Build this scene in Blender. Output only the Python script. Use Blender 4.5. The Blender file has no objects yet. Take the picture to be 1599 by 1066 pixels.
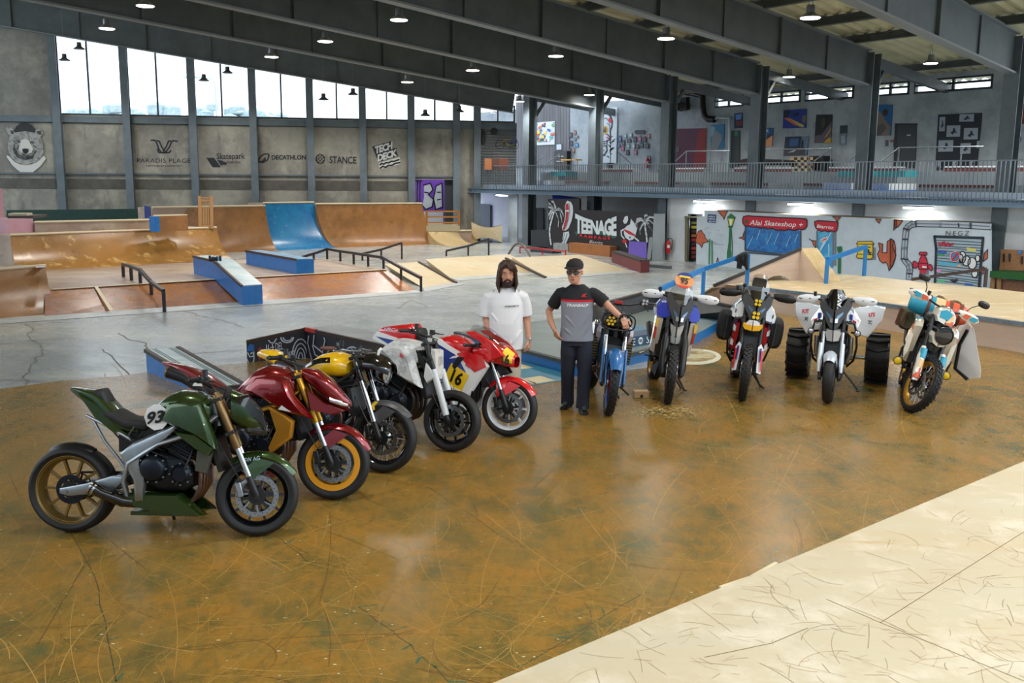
import bpy,bmesh,math,random
from math import sin,cos,pi,radians,atan,tan,sqrt,atan2
from mathutils import Vector,Matrix
R=random.Random(7)
SC=bpy.context.scene
COL=SC.collection
# ------------------------------------------------------------------ camera
FPX,HCAM,PITCH,ROLL=1500.0,2.79,atan(253/1500.0),0.008
CM=Matrix.Rotation(pi/2-PITCH,3,'X') @ Matrix.Rotation(ROLL,3,'Z')
CP=Vector((0,0,HCAM))
cd=bpy.data.cameras.new('camera'); cam=bpy.data.objects.new('camera',cd); COL.objects.link(cam)
cd.sensor_width=36; cd.lens=FPX*36/1599.0; cd.clip_end=500
cam.matrix_world=Matrix.Translation(CP) @ CM.to_4x4()
SC.camera=cam
# ------------------------------------------------------------------ light
w=bpy.data.worlds.new('daylight'); SC.world=w; w.use_nodes=True
bg=w.node_tree.nodes['Background']; bg.inputs[0].default_value=(0.80,0.90,1.0,1); bg.inputs[1].default_value=3.2
SC.view_settings.view_transform='Standard'; SC.view_settings.look='None'
SC.view_settings.gamma=1; SC.view_settings.use_curve_mapping=False
SC.view_settings.exposure=0.0
SC.cycles.max_bounces=6; SC.cycles.diffuse_bounces=3; SC.cycles.transparent_max_bounces=10
SC.cycles.use_denoising=True
SC.cycles.sample_clamp_indirect=6
# ------------------------------------------------------------------ pixel <-> place
def ray(px,py):
 return (CM @ Vector(((px-799.5)/FPX,-(py-533.0)/FPX,-1))).normalized()
def G(px,py,z=0.0):
 d=ray(px,py); return CP +d*((z-HCAM)/d.z)
def plane_hit(px,py,P,n):
 d=ray(px,py); return CP +d*((P-CP).dot(n)/d.dot(n))
class Wall:
 def __init__(s,P,D):
  s.P=Vector((P[0],P[1],0)); s.D=Vector((D[0],D[1],0)).normalized()
  n=Vector((-s.D.y,s.D.x,0)); s.N=n if (Vector((0,0,0))-s.P).dot(n) > 0 else -n
  s.U=Vector((0,0,1)).cross(s.N)
 def at(s,px,py,off=0.0):
  return plane_hit(px,py,s.P +s.N*off,s.N)
 def off(s,d):return Wall(s.P +s.N*d,s.D)
def up_at(g,px,py):
 d=ray(px,py); n=Vector((g.x,g.y,0)).normalized()
 t=(g-CP).dot(n)/d.dot(n); return (CP +d*t).z
def proj(p):
 q=CM.transposed() @ (Vector(p)-CP); return (799.5 +FPX*q.x/-q.z,533 -FPX*q.y/-q.z)
def facing(px,py,depth=None,z=0):
 g=G(px,py,z); d=Vector((g.x,g.y,0)).normalized()
 return Wall(g,(-d.y,d.x))
 # ------------------------------------------------------------------ colour and materials
def lin(c):
 if isinstance(c,str):
  c=c.lstrip('#'); c=[int(c[i:i+2],16) for i in (0,2,4)]
 return tuple(((v/255)/12.92 if v/255 <= .04045 else ((v/255+.055)/1.055)**2.4) for v in c[:3])+(1,)
MATS={}
def mat(name,col,rough=.5,metal=0,coat=0,emit=0,noise=0,nscale=8,bump=0,trans=0,alpha=1,col2=None,spec=None,stretch=None,flake=0):
 if name in MATS:return MATS[name]
 m=bpy.data.materials.new(name); MATS[name]=m; m.use_nodes=True
 nt=m.node_tree; b=nt.nodes['Principled BSDF']
 b.inputs['Base Color'].default_value=lin(col); b.inputs['Roughness'].default_value=rough
 b.inputs['Metallic'].default_value=metal; b.inputs['Coat Weight'].default_value=coat
 b.inputs['Coat Roughness'].default_value=.05
 if spec is not None:b.inputs['Specular IOR Level'].default_value=spec
 if trans:b.inputs['Transmission Weight'].default_value=trans
 if alpha < 1:b.inputs['Alpha'].default_value=alpha
 if emit:
  b.inputs['Emission Color'].default_value=lin(col); b.inputs['Emission Strength'].default_value=emit
 if noise or bump or col2 or flake:
  tc=nt.nodes.new('ShaderNodeTexCoord'); mp=nt.nodes.new('ShaderNodeMapping'); nt.links.new(tc.outputs['Object'],mp.inputs[0])
  if stretch:mp.inputs['Scale'].default_value=stretch
  n=nt.nodes.new('ShaderNodeTexNoise'); n.inputs['Scale'].default_value=nscale; n.inputs['Detail'].default_value=6
  n.inputs['Roughness'].default_value=.65
  nt.links.new(mp.outputs[0],n.inputs[0])
  if noise or col2:
   r=nt.nodes.new('ShaderNodeValToRGB'); c1=lin(col)
   c2=lin(col2) if col2 else tuple(min(1,x*(1-noise)) for x in c1[:3])+(1,)
   r.color_ramp.elements[0].position=.35; r.color_ramp.elements[1].position=.65
   r.color_ramp.elements[0].color=c2; r.color_ramp.elements[1].color=c1
   nt.links.new(n.outputs[0],r.inputs[0]); nt.links.new(r.outputs[0],b.inputs['Base Color'])
  if bump:
   bp=nt.nodes.new('ShaderNodeBump'); bp.inputs['Strength'].default_value=bump; bp.inputs['Distance'].default_value=.01
   nt.links.new(n.outputs[0],bp.inputs['Height']); nt.links.new(bp.outputs[0],b.inputs['Normal'])
  if flake:
   v=nt.nodes.new('ShaderNodeTexVoronoi'); v.inputs['Scale'].default_value=260
   nt.links.new(tc.outputs['Object'],v.inputs[0])
   bp=nt.nodes.new('ShaderNodeBump'); bp.inputs['Strength'].default_value=flake; bp.inputs['Distance'].default_value=.002
   nt.links.new(v.outputs['Color'],bp.inputs['Height']); nt.links.new(bp.outputs[0],b.inputs['Normal'])
 return m
def layered(name,base,layers,rough=.4,bump=0,coat=0,rvar=0,metal=0):
 """base colour, then layers (colour, noise scale, threshold lo, hi, stretch) mixed over it"""
 m=bpy.data.materials.new(name); MATS[name]=m; m.use_nodes=True
 nt=m.node_tree; b=nt.nodes['Principled BSDF']; L=nt.links.new
 tc=nt.nodes.new('ShaderNodeTexCoord'); prev=None; last=None
 for i,(c,sc,lo,hi,st) in enumerate(layers):
  mp=nt.nodes.new('ShaderNodeMapping'); mp.inputs['Scale'].default_value=st if st else (1,1,1)
  mp.inputs['Location'].default_value=(i*3.1,i*7.7,0)
  if st:mp.inputs['Rotation'].default_value=(0,0,.35*i)
  L(tc.outputs['Object'],mp.inputs[0])
  n=nt.nodes.new('ShaderNodeTexNoise'); n.inputs['Scale'].default_value=sc; n.inputs['Detail'].default_value=8; n.inputs['Roughness'].default_value=.7
  L(mp.outputs[0],n.inputs[0])
  r=nt.nodes.new('ShaderNodeMapRange'); r.inputs[1].default_value=lo; r.inputs[2].default_value=hi
  L(n.outputs[0],r.inputs[0])
  mx=nt.nodes.new('ShaderNodeMix'); mx.data_type='RGBA'
  L(r.outputs[0],mx.inputs[0])
  if prev is None:mx.inputs[6].default_value=lin(base)
  else:L(prev,mx.inputs[6])
  mx.inputs[7].default_value=lin(c); prev=mx.outputs[2]; last=n
 L(prev,b.inputs['Base Color']); b.inputs['Roughness'].default_value=rough; b.inputs['Coat Weight'].default_value=coat
 b.inputs['Metallic'].default_value=metal
 if rvar:
  r=nt.nodes.new('ShaderNodeMapRange'); r.inputs[3].default_value=rough-rvar; r.inputs[4].default_value=rough+rvar
  r.inputs[1].default_value=.3; r.inputs[2].default_value=.7
  L(last.outputs[0],r.inputs[0]); L(r.outputs[0],b.inputs['Roughness'])
 if bump:
  bp=nt.nodes.new('ShaderNodeBump'); bp.inputs['Strength'].default_value=bump; bp.inputs['Distance'].default_value=.01
  L(last.outputs[0],bp.inputs['Height']); L(bp.outputs[0],b.inputs['Normal'])
 return m
_fc={}
def paint(c,rough=.35,metal=0,coat=0):
 k=(c,rough,metal,coat)
 if k not in _fc:_fc[k]=mat('paint_%s_%d_%d_%d' % (str(c),rough*100,metal*10,coat*10),c,rough,metal,coat)
 return _fc[k]
 # ------------------------------------------------------------------ mesh builder
class MB:
 def __init__(s,M=None):s.v=[]; s.f=[]; s.m=[]; s.M=M
 def V(s,pts):
  k=len(s.v)
  for p in pts:
   p=Vector(p); s.v.append(s.M @ p if s.M is not None else p)
  return k
 def face(s,idx,mi=0):s.f.append(tuple(idx)); s.m.append(mi)
 def box(s,c,d,mi=0,rot=None):
  hx,hy,hz=d[0]/2,d[1]/2,d[2]/2; c=Vector(c)
  P=[Vector((x,y,z)) for x in (-hx,hx) for y in (-hy,hy) for z in (-hz,hz)]
  if rot is not None:P=[rot @ p for p in P]
  k=s.V([c+p for p in P])
  for q in ((0,1,3,2),(4,6,7,5),(0,4,5,1),(2,3,7,6),(0,2,6,4),(1,5,7,3)):s.face([k+i for i in q],mi)
  return s
 def bar(s,a,b,w,h,mi=0,up=(0,0,1)):
  a=Vector(a); b=Vector(b); t=(b-a); L=t.length
  if L < 1e-6:return s
  t.normalize(); u=Vector(up)
  if abs(t.dot(u)) > .98:u=Vector((1,0,0))
  sd=t.cross(u).normalized(); u=sd.cross(t)
  P=[]
  for e in (a,b):
   for i,j in ((-1,-1),(1,-1),(1,1),(-1,1)):P.append(e +sd*(i*w/2)+u*(j*h/2))
  k=s.V(P)
  for q in ((3,2,1,0),(4,5,6,7),(0,1,5,4),(1,2,6,5),(2,3,7,6),(3,0,4,7)):s.face([k+i for i in q],mi)
  return s
 def tube(s,pts,r,n=8,mi=0,caps=True,close=False):
  pts=[Vector(p) for p in pts]; N=len(pts)
  if not hasattr(r,'__len__'):r=[r]*N
  tang=[]
  for i in range(N):
   a=pts[i-1] if (i > 0 or close) else pts[0]; b=pts[(i+1) % N] if (i < N-1 or close) else pts[-1]
   t=(b-a); tang.append(t.normalized() if t.length > 1e-9 else Vector((0,0,1)))
  up=Vector((0,0,1)) if abs(tang[0].z) < .9 else Vector((1,0,0))
  x=tang[0].cross(up).normalized(); rings=[]
  for i in range(N):
   x=(x -tang[i]*x.dot(tang[i]))
   x=x.normalized() if x.length > 1e-6 else tang[i].orthogonal().normalized()
   y=tang[i].cross(x)
   ri=r[i]; ra,rb=(ri if hasattr(ri,'__len__') else (ri,ri))
   rings.append(s.V([pts[i]+x*(ra*cos(2*pi*j/n))+y*(rb*sin(2*pi*j/n)) for j in range(n)]))
  for i in range(N if close else N-1):
   a,b=rings[i],rings[(i+1) % N]
   for j in range(n):s.face((a+j,a+(j+1) % n,b+(j+1) % n,b+j),mi)
  if caps and not close:
   s.face([rings[0]+j for j in range(n-1,-1,-1)],mi); s.face([rings[-1]+j for j in range(n)],mi)
  return s
 def lathe(s,prof,c=(0,0,0),axis=(0,1,0),n=32,mi=0,a0=0,a1=2*pi,closed=True):
  c=Vector(c); ax=Vector(axis).normalized(); x=ax.orthogonal().normalized(); y=ax.cross(x)
  full=abs(a1-a0-2*pi) < 1e-6; m=n if full else n+1; rings=[]
  for (r,h) in prof:
   rings.append(s.V([c +ax*h +(x*cos(a0+(a1-a0)*j/n)+y*sin(a0+(a1-a0)*j/n))*r for j in range(m)]))
  K=len(prof); rng=range(K) if closed else range(K-1)
  for i in rng:
   a,b=rings[i],rings[(i+1) % K]
   for j in range(n if full else n):
    j2=(j+1) % m if full else j+1
    s.face((a+j,b+j,b+j2,a+j2),mi)
  return s
 def loft(s,secs,n=16,mi=0,caps=True):
  rings=[]
  for q in secs:
   x,yc,zc,hw,ht,hb=q[:6]; p=q[6] if len(q) > 6 else 2.4; lean=q[7] if len(q) > 7 else 0
   P=[]
   for j in range(n):
    a=2*pi*j/n; ca,sa=cos(a),sin(a)
    yy=hw*math.copysign(abs(ca)**(2/p),ca); zz=(ht if sa > 0 else hb)*math.copysign(abs(sa)**(2/p),sa)
    P.append((x +lean*zz,yc+yy,zc+zz))
   rings.append(s.V(P))
  for i in range(len(rings)-1):
   a,b=rings[i],rings[i+1]
   for j in range(n):s.face((a+j,a+(j+1) % n,b+(j+1) % n,b+j),mi)
  if caps:
   s.face([rings[0]+j for j in range(n-1,-1,-1)],mi); s.face([rings[-1]+j for j in range(n)],mi)
  return s
 def prism(s,poly,off,mi=0):
  n=len(poly); off2=[Vector(p)+Vector(off) for p in poly]
  a=s.V(poly); b=s.V(off2)
  s.face([a+i for i in range(n)],mi); s.face([b+i for i in range(n-1,-1,-1)],mi)
  for i in range(n):s.face((a+i,b+i,b+(i+1) % n,a+(i+1) % n),mi)
  return s
 def skinpoly(s,A,B,mi=0):
  n=len(A); a=s.V(A); b=s.V(B)
  s.face([a+i for i in range(n)],mi); s.face([b+i for i in range(n-1,-1,-1)],mi)
  for i in range(n):s.face((a+i,b+i,b+(i+1) % n,a+(i+1) % n),mi)
  return s
 def grid(s,rows,mi=0,close_u=False):
  ids=[s.V(r) for r in rows]; n=len(rows[0])
  for i in range(len(rows)-1):
   for j in range(n if close_u else n-1):
    s.face((ids[i]+j,ids[i]+(j+1) % n,ids[i+1]+(j+1) % n,ids[i+1]+j),mi)
  return s
 def ball(s,c,r,n=12,mi=0):
  r=r if hasattr(r,'__len__') else (r,r,r); c=Vector(c); rows=[]
  for i in range(n//2+1):
   t=pi*i/(n//2)
   rows.append([c +Vector((r[0]*sin(t)*cos(2*pi*j/n),r[1]*sin(t)*sin(2*pi*j/n),r[2]*cos(t))) for j in range(n)])
  return s.grid(rows,mi,True)
 def mesh(s,name,mats,smooth=40):
  me=bpy.data.meshes.new(name); me.from_pydata([tuple(p) for p in s.v],[],s.f)
  if not isinstance(mats,(list,tuple)):mats=[mats]
  for m in mats:me.materials.append(m)
  if len(mats) > 1:me.polygons.foreach_set('material_index',s.m)
  bm=bmesh.new(); bm.from_mesh(me); bmesh.ops.remove_doubles(bm,verts=bm.verts,dist=1e-5)
  bmesh.ops.recalc_face_normals(bm,faces=bm.faces); bm.to_mesh(me); bm.free()
  if smooth:
   me.shade_smooth(); me.set_sharp_from_angle(angle=radians(smooth))
  me.update(); return me
 def build(s,name,mats,parent=None,smooth=40,**kw):
  o=bpy.data.objects.new(name,s.mesh(name,mats,smooth)); COL.objects.link(o)
  if parent is not None:o.parent=parent
  for k,v in kw.items():o[k]=v
  return o
def E(name,label,cat,loc=(0,0,0),rz=0,group=None,rot=None):
 o=bpy.data.objects.new(name,None); COL.objects.link(o); o.empty_display_size=.1
 o.location=loc; o.rotation_euler=rot if rot else (0,0,rz)
 o['label']=label; o['category']=cat
 if group:o['group']=group
 return o
def T(o,label,cat,group=None):
 o['label']=label; o['category']=cat
 if group:o['group']=group
 return o
def S(o):o['kind']='structure'; return o
def copy_tree(o,parent=None,loc=None,rot=None,label=None):
 c=o.copy(); COL.objects.link(c); c.parent=parent
 if loc is not None:c.location=loc
 if rot is not None:c.rotation_euler=rot
 if label:c['label']=label
 for ch in list(o.children):copy_tree(ch,c)
 return c
def bevel(o,w=.005,seg=2):
 m=o.modifiers.new('b','BEVEL'); m.width=w; m.segments=seg; m.limit_method='ANGLE'; return o
 # ------------------------------------------------------------------ lettering
def text_verts(txt,ext=.0,bold=0,shear=0,spacing=1.0,res=3):
 cu=bpy.data.curves.new('t','FONT'); cu.body=txt; cu.size=1; cu.extrude=ext; cu.offset=bold; cu.shear=shear
 cu.space_character=spacing; cu.resolution_u=res
 o=bpy.data.objects.new('t',cu); COL.objects.link(o)
 dg=bpy.context.evaluated_depsgraph_get(); me=bpy.data.meshes.new_from_object(o.evaluated_get(dg))
 vs=[v.co.copy() for v in me.vertices]; fs=[tuple(p.vertices) for p in me.polygons]
 bpy.data.objects.remove(o); bpy.data.curves.remove(cu); bpy.data.meshes.remove(me)
 return vs,fs
def letter(mb,txt,fn,mi=0,bold=0,shear=0,spacing=1.0,ext=.02,res=3):
 """fn maps (u in 0..1 across the word, v in 0..1 cap height, w depth) to a point"""
 vs,fs=text_verts(txt,ext,bold,shear,spacing,res)
 if not vs:return mb
 x0=min(v.x for v in vs); x1=max(v.x for v in vs); y0=0.0; y1=.70
 if txt.islower():y1=.70
 k=mb.V([fn((v.x-x0)/(x1-x0),(v.y-y0)/(y1-y0),v.z/max(ext,1e-6)) for v in vs])
 for f in fs:mb.face([k+i for i in f],mi)
 return mb
def quad_fn(a,b,c,d,n,depth=.004):
 """bilinear map: a bottom-left, b bottom-right, c top-right, d top-left"""
 a,b,c,d,n=map(Vector,(a,b,c,d,n))
 return lambda u,v,w:(a*(1-u)*(1-v)+b*u*(1-v)+c*u*v +d*(1-u)*v)+n*(depth*(.5+.5*w))
 # ================================================================== the hall
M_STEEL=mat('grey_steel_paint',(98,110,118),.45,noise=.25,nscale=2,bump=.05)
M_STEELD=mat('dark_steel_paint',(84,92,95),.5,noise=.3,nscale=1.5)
M_CONC=layered('board_marked_concrete',(148,146,136),[((116,114,108),.5,.42,.62,None),((164,160,146),.9,.5,.7,None),((92,90,86),2.0,.56,.74,(1,1,.25)),((72,70,66),9,.68,.8,None)],.8,.25)
M_CONC2=layered('pale_gallery_concrete',(164,172,178),[((134,142,148),.7,.42,.62,None),((112,118,124),3,.6,.75,(1,1,.4))],.85,.2)
M_GALV=mat('galvanised_steel',(120,128,134),.4,.6,noise=.3,nscale=6)
M_WHITE=mat('white_wall_paint',(205,210,214),.7,noise=.12,nscale=2)
M_BLACK=mat('matt_black',(22,22,24),.5)
GL=bpy.data.materials.new('window_glass'); GL.use_nodes=True
_n=GL.node_tree; _b=_n.nodes['Principled BSDF']; _o=_n.nodes['Material Output']
_t=_n.nodes.new('ShaderNodeBsdfTransparent'); _g=_n.nodes.new('ShaderNodeBsdfGlossy'); _x=_n.nodes.new('ShaderNodeMixShader')
_g.inputs['Roughness'].default_value=.03; _x.inputs[0].default_value=.08
_n.links.new(_t.outputs[0],_x.inputs[1]); _n.links.new(_g.outputs[0],_x.inputs[2]); _n.links.new(_x.outputs[0],_o.inputs['Surface'])
# ---- planes found on the photograph
gA,gB=G(1086,412),G(1540,457)
MW=Wall(gA,gB-gA)
D1=MW.U.copy()
CW=MW.off(-.55)
BW=MW.off(-6.5)
fA,fB=G(0,379),G(712,377)
FW=Wall(fA,fB-fA)
COLX=[(819,'a'),(921,'b'),(1033,'c'),(1171,'d'),(1340,'e'),(1562,'f')]
_p=CW.at(1157,149.5);
def beam_dir():
 d=ray(2270,425); return d
BD=beam_dir();
if BD.z > 0:pass
BH=Vector((BD.x,BD.y,0)).normalized()
SL=BD.z/sqrt(BD.x**2+BD.y**2)
NR=Vector((0,0,1))-BH*SL
ENDZ=CW.at(1157,149.5).z
DEPTH=1.0
E0=CW.at(1157,149.5)
def roof_z(p,below=0.0):
 r=Vector((p.x,p.y,0))-Vector((E0.x,E0.y,0))
 # decompose r = a*BH + b*D1
 det=BH.x*D1.y -BH.y*D1.x
 a=(r.x*D1.y -r.y*D1.x)/det
 return E0.z +SL*a
def roof_plane_hit(px,py,dz=0.0):
 n=BD.normalized().cross(D1).normalized(); return plane_hit(px,py,E0 +Vector((0,0,dz)),n)
RTOP=DEPTH +.22
def decomp(p):
 r=Vector((p.x-E0.x,p.y-E0.y,0)); det=BH.x*D1.y -BH.y*D1.x
 return (r.x*D1.y -r.y*D1.x)/det,(BH.x*r.y -BH.y*r.x)/det
def RP(a,b,z=0.0):return E0 +BH*a +D1*b +Vector((0,0,SL*a+z))
CB=[]
for x,c in COLX:
 p=CW.at(x,300); CB.append(decomp(p)[1])
CB.append(CB[-1]+(CB[-1]-CB[-2]))
Z3=Vector((0,0,1))
# ---- floor
M_FLOOR=layered('worn_polished_concrete',(166,170,168),[((142,150,152),.35,.42,.62,(1,.35,1)),((182,184,172),.5,.5,.68,(.4,1,1)),((128,136,138),1.3,.6,.8,(.5,1,1))],.26,0,rvar=.1)
mb=MB(); mb.grid([[(x,y,0) for x in (-45,-10,10,45)] for y in (-14,10,30,60)]); fl=S(mb.build('floor',M_FLOOR))
M_PLY=layered('brown_phenolic_ply',(146,108,44),[((130,104,48),.9,.4,.62,None),((96,86,44),2.3,.48,.64,(1,.5,1)),((158,110,42),3.2,.5,.7,(.5,1,1)),((78,88,54),1.4,.56,.68,None),((166,128,62),16,.54,.78,(.5,1,1)),((100,86,42),24,.5,.72,(1,.5,1)),((186,150,86),70,.64,.74,None)],.25,0,rvar=.07)
BZ=.012
bp=[(-420,662),(-60,617),(90,596),(180,589),(240,581),(385,567),(440,562),(520,560),(560,560),(735,604),(762,598),(838,600),(872,594),(940,585),(1060,568),(1010,506),(1000,497),(1125,511),(1212,490),(1400,517),(1599,549),(1900,592)]
bpts=[G(x,y) for x,y in bp]+[Vector((24,2,0)),Vector((24,-10,0)),Vector((-20,-10,0)),Vector((-20,3,0))]
mb=MB(); k=mb.V([p+Z3*BZ for p in bpts]); mb.face(range(k,k+len(bpts))); k2=mb.V(bpts)
for i in range(len(bpts)):mb.face((i,(i+1) % len(bpts),k2+(i+1) % len(bpts),k2+i))
bf=S(mb.build('floor',M_PLY,smooth=0)); M_PLY.node_tree.nodes['Principled BSDF'].inputs['Specular IOR Level'].default_value=.32
# joints, scratches and chips of the brown boards
def ribbon(mb,pts,wd,z,mi=0):
 for i in range(len(pts)-1):
  a,b=Vector(pts[i]),Vector(pts[i+1]); d=(b-a)
  if d.length < 1e-5:continue
  s=Vector((-d.y,d.x,0)).normalized()*wd/2
  k=mb.V([(a.x-s.x,a.y-s.y,z),(a.x+s.x,a.y+s.y,z),(b.x+s.x,b.y+s.y,z),(b.x-s.x,b.y-s.y,z)]); mb.face((k,k+3,k+2,k+1),mi)
def gl(*px):return [G(x,y) for x,y in px]
mb=MB(); z=BZ+.0006
for l in ([(60,740),(150,900),(180,1066)],[(0,905),(180,870),(470,828)],[(430,838),(490,885)],[(520,790),(660,755),(735,742)],[(668,762),(770,830),(800,850)],
 [(560,950),(640,1010),(700,1066)],[(1000,686),(1130,655),(1150,650)],[(1280,625),(1420,648),(1599,692)],[(1290,745),(1420,690)],[(820,1040),(1000,930)],[(0,735),(110,712)]):
 P=gl(*l); Q=[P[0]]
 for a,b in zip(P,P[1:]):
  for i in range(1,7):Q.append(a.lerp(b,i/6)+Vector((R.uniform(-.01,.01),R.uniform(-.01,.01),0)))
 ribbon(mb,Q,.006,z,0);
 for q in Q[::2]:
  if R.random() < .6:ribbon(mb,[q,q+Vector((R.uniform(-.12,.12),R.uniform(-.12,.12),0))],R.uniform(.008,.02),z,1)
mb.build('board_joint',[paint((58,62,40),.6),paint((52,88,60),.6)],bf,smooth=0)
mb=MB()
def curve_mark(c,n,k_=1):
 a=R.uniform(0,2*pi); k=R.uniform(-.9,.9)*R.choice([.3,1,2.4]); st=R.uniform(.03,.16); P=[Vector((c.x,c.y,0))]
 for i in range(n):a += k*.12; P.append(P[-1]+Vector((cos(a),sin(a),0))*st*k_)
 return P
for i in range(900):
 c=G(R.uniform(-60,1650),560+510*R.random()**1.1)
 for _ in range(1):ribbon(mb,curve_mark(c,R.randint(5,16)),R.choice([.0025,.004,.006]),BZ+.0009+R.random()*.0004,R.choice([0,0,0,1,3]))
for i in range(430):
 c=G(R.uniform(-20,1500),600+460*R.random()); s=R.uniform(.003,.009); e=R.uniform(1,2.5)
 k=mb.V([(c.x+s*e*cos(t)*R.uniform(.6,1),c.y+s*sin(t)*R.uniform(.6,1),BZ+.0014) for t in (0,1.2,2.4,3.6,5)]); mb.face(range(k,k+5),2)
mb.build('scratch',[paint((168,126,54),.5),paint((182,142,70),.5),paint((205,196,150),.6),paint((98,70,30),.5)],bf,smooth=0)['kind']='stuff'
# cracks in the concrete
mb=MB()
for l in ([(40,505),(50,515),(46,522),(60,540),(70,550),(56,560),(50,572),(40,590),(34,606)],[(185,520),(205,530),(228,535),(228,545)],[(285,485),(310,492),(350,500),(377,511)],[(160,545),(180,560),(205,588)],
 [(0,537),(60,531),(130,527)],[(620,482),(645,468),(668,480)],[(280,553),(380,547)],[(0,593),(70,596)]):
 P=gl(*l); Q=[P[0]]
 for a,b in zip(P,P[1:]):
  for i in range(1,5):Q.append(a.lerp(b,i/4)+Vector((R.uniform(-.05,.05),R.uniform(-.03,.03),0)))
 ribbon(mb,Q,.016,.004)
mb.build('crack',paint((92,90,84),.8),fl,smooth=0)
# pale wood platform bottom right
M_TAN=layered('raw_birch_ply',(192,180,152),[((192,174,140),.8,.42,.62,(.3,1,1)),((212,200,176),1.6,.5,.7,None),((186,158,112),5,.64,.76,(.15,1,1)),((150,122,84),40,.69,.76,(1,.12,1))],.6,.03)
M_TANE=mat('ply_edge',(196,164,112),.6,noise=.3,nscale=30)
pl=[G(805,1064),G(1599,727),Vector((9.5,7.6,0)),Vector((9.5,-3,0)),Vector((-2,-3,0)),Vector((-1.2,3.1,0))]
pl[2]=pl[1]+(pl[1]-pl[0]).normalized()*4; pl[5]=pl[0]-(pl[1]-pl[0]).normalized()*2
pl[3]=pl[2]+Vector((3,-8,0)); pl[4]=pl[5]+Vector((2,-6,0))
mb=MB(); mb.prism([p+Z3*.05 for p in pl],(0,0,-.05)); pt=mb.build('plywood_platform',M_TAN)
T(pt,'pale raw plywood platform laid over the brown floor at bottom right','platform')
mb=MB()
for l in ([(1375,972),(1599,830)],[(1375,972),(1599,1063)],[(1205,1004),(1262,980)],[(1100,1026),(1205,1004)],[(1290,935),(1375,972)]):ribbon(mb,[G(x,y,.05) for x,y in l],.006,.051)
mb.build('board_joint',paint((120,96,60),.7),pt,smooth=0)
mb=MB()
for i in range(420):
 c=G(R.uniform(860,1640),R.uniform(735,1060),.05)
 px,py=proj(c)
 if py < 1064-(px-805)*.4245+12:continue
 ribbon(mb,curve_mark(c,R.randint(3,9),.35),R.choice([.002,.003]),.0516,R.choice([0,0,1]))
mb.build('scuff',[paint((176,146,98),.7),paint((138,112,76),.7)],pt,smooth=0)['kind']='stuff'
def wood_strip(px):
 mb=MB(); P=[G(x,y) for x,y in px]
 for a,b in zip(P,P[1:]):mb.bar(a+Z3*.03,b+Z3*.03,.03,.02)
 return bevel(mb.build('wood_splinter',mat('torn_pale_wood',(214,200,160),.6)),.004)
T(wood_strip([(1124,924),(1172,908),(1212,885)]),'torn strip of pale wood lifted along the edge of the plywood platform','wood strip')
T(wood_strip([(1255,876),(1330,843)]),'thin flat splinter lying tight against the platform edge, right of the lifted one','wood strip')
# ---- walls behind and to the left of the camera
mb=MB(); mb.prism([(-40,-10,0),(40,-10,0),(40,-10,12),(-40,-10,12)],(0,-.3,0)); S(mb.build('wall_back',M_CONC2))
mb=MB(); mb.prism([(-31,-10,0),(-31,36,0),(-31,36,5.5),(-31,-10,5.5)],(-.3,0,0)); S(mb.build('wall_left',M_CONC2))
# ---- far wall
FWz=lambda px,py,o=0:FW.at(px,py,o)
sill=lambda px:FW.at(px,181+(px-100)*.0088)
def top0(px,o=0.0):return FW.at(px,41+(px)*.169,o)
SZ=5.28; ZBF=2.3
xl=FW.at(-330,300); xr=FW.at(860,300)
def fwp(px,z,o=0.0):p=FW.at(px,300,o); return Vector((p.x,p.y,z))
ops=[(94,200),(200,303),(303,397),(397,486),(486,567),(567,640),(643,712),(714,744),(746,803)]
mb=MB()
th=FW.N*-.3
mb.prism([fwp(-330,0),fwp(643,0),fwp(643,SZ),fwp(-330,SZ)],th)
mb.prism([fwp(643,2.75),fwp(713,2.75),fwp(713,SZ),fwp(643,SZ)],th)
mb.prism([fwp(713,0),fwp(742,0),fwp(742,ZBF),fwp(713,ZBF)],th); mb.prism([fwp(713,ZBF),fwp(806,ZBF),fwp(806,SZ),fwp(713,SZ)],th)
mb.prism([fwp(-330,SZ),fwp(92,SZ),fwp(92,9.6),fwp(-330,12)],th)
S(mb.build('wall_far',M_CONC))
mb=MB()
for z,h in ((4.95,.28),):mb.prism([fwp(-330,z,.004),fwp(643,z,.004),fwp(643,z+h,.004),fwp(-330,z+h,.004)],FW.N*.01)
for z,h in ((2.25,.42),):mb.prism([fwp(-330,z,.004),fwp(643,z,.004),fwp(643,z+h,.004),fwp(-330,z+h,.004)],FW.N*.01)
S(mb.build('trim_1',mat('stained_concrete_band',(92,90,84),.8,noise=.35,nscale=2)))
mb=MB()
mb.prism([fwp(-330,2.86,.02),fwp(713,2.86,.02),fwp(713,2.92,.02),fwp(-330,2.92,.02)],FW.N*.08)
mb.prism([fwp(-330,SZ-.30,.02),fwp(803,SZ-.30,.02),fwp(803,SZ-.06,.02),fwp(-330,SZ-.06,.02)],FW.N*.1)
S(mb.build('trim_2',M_STEEL))
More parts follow.
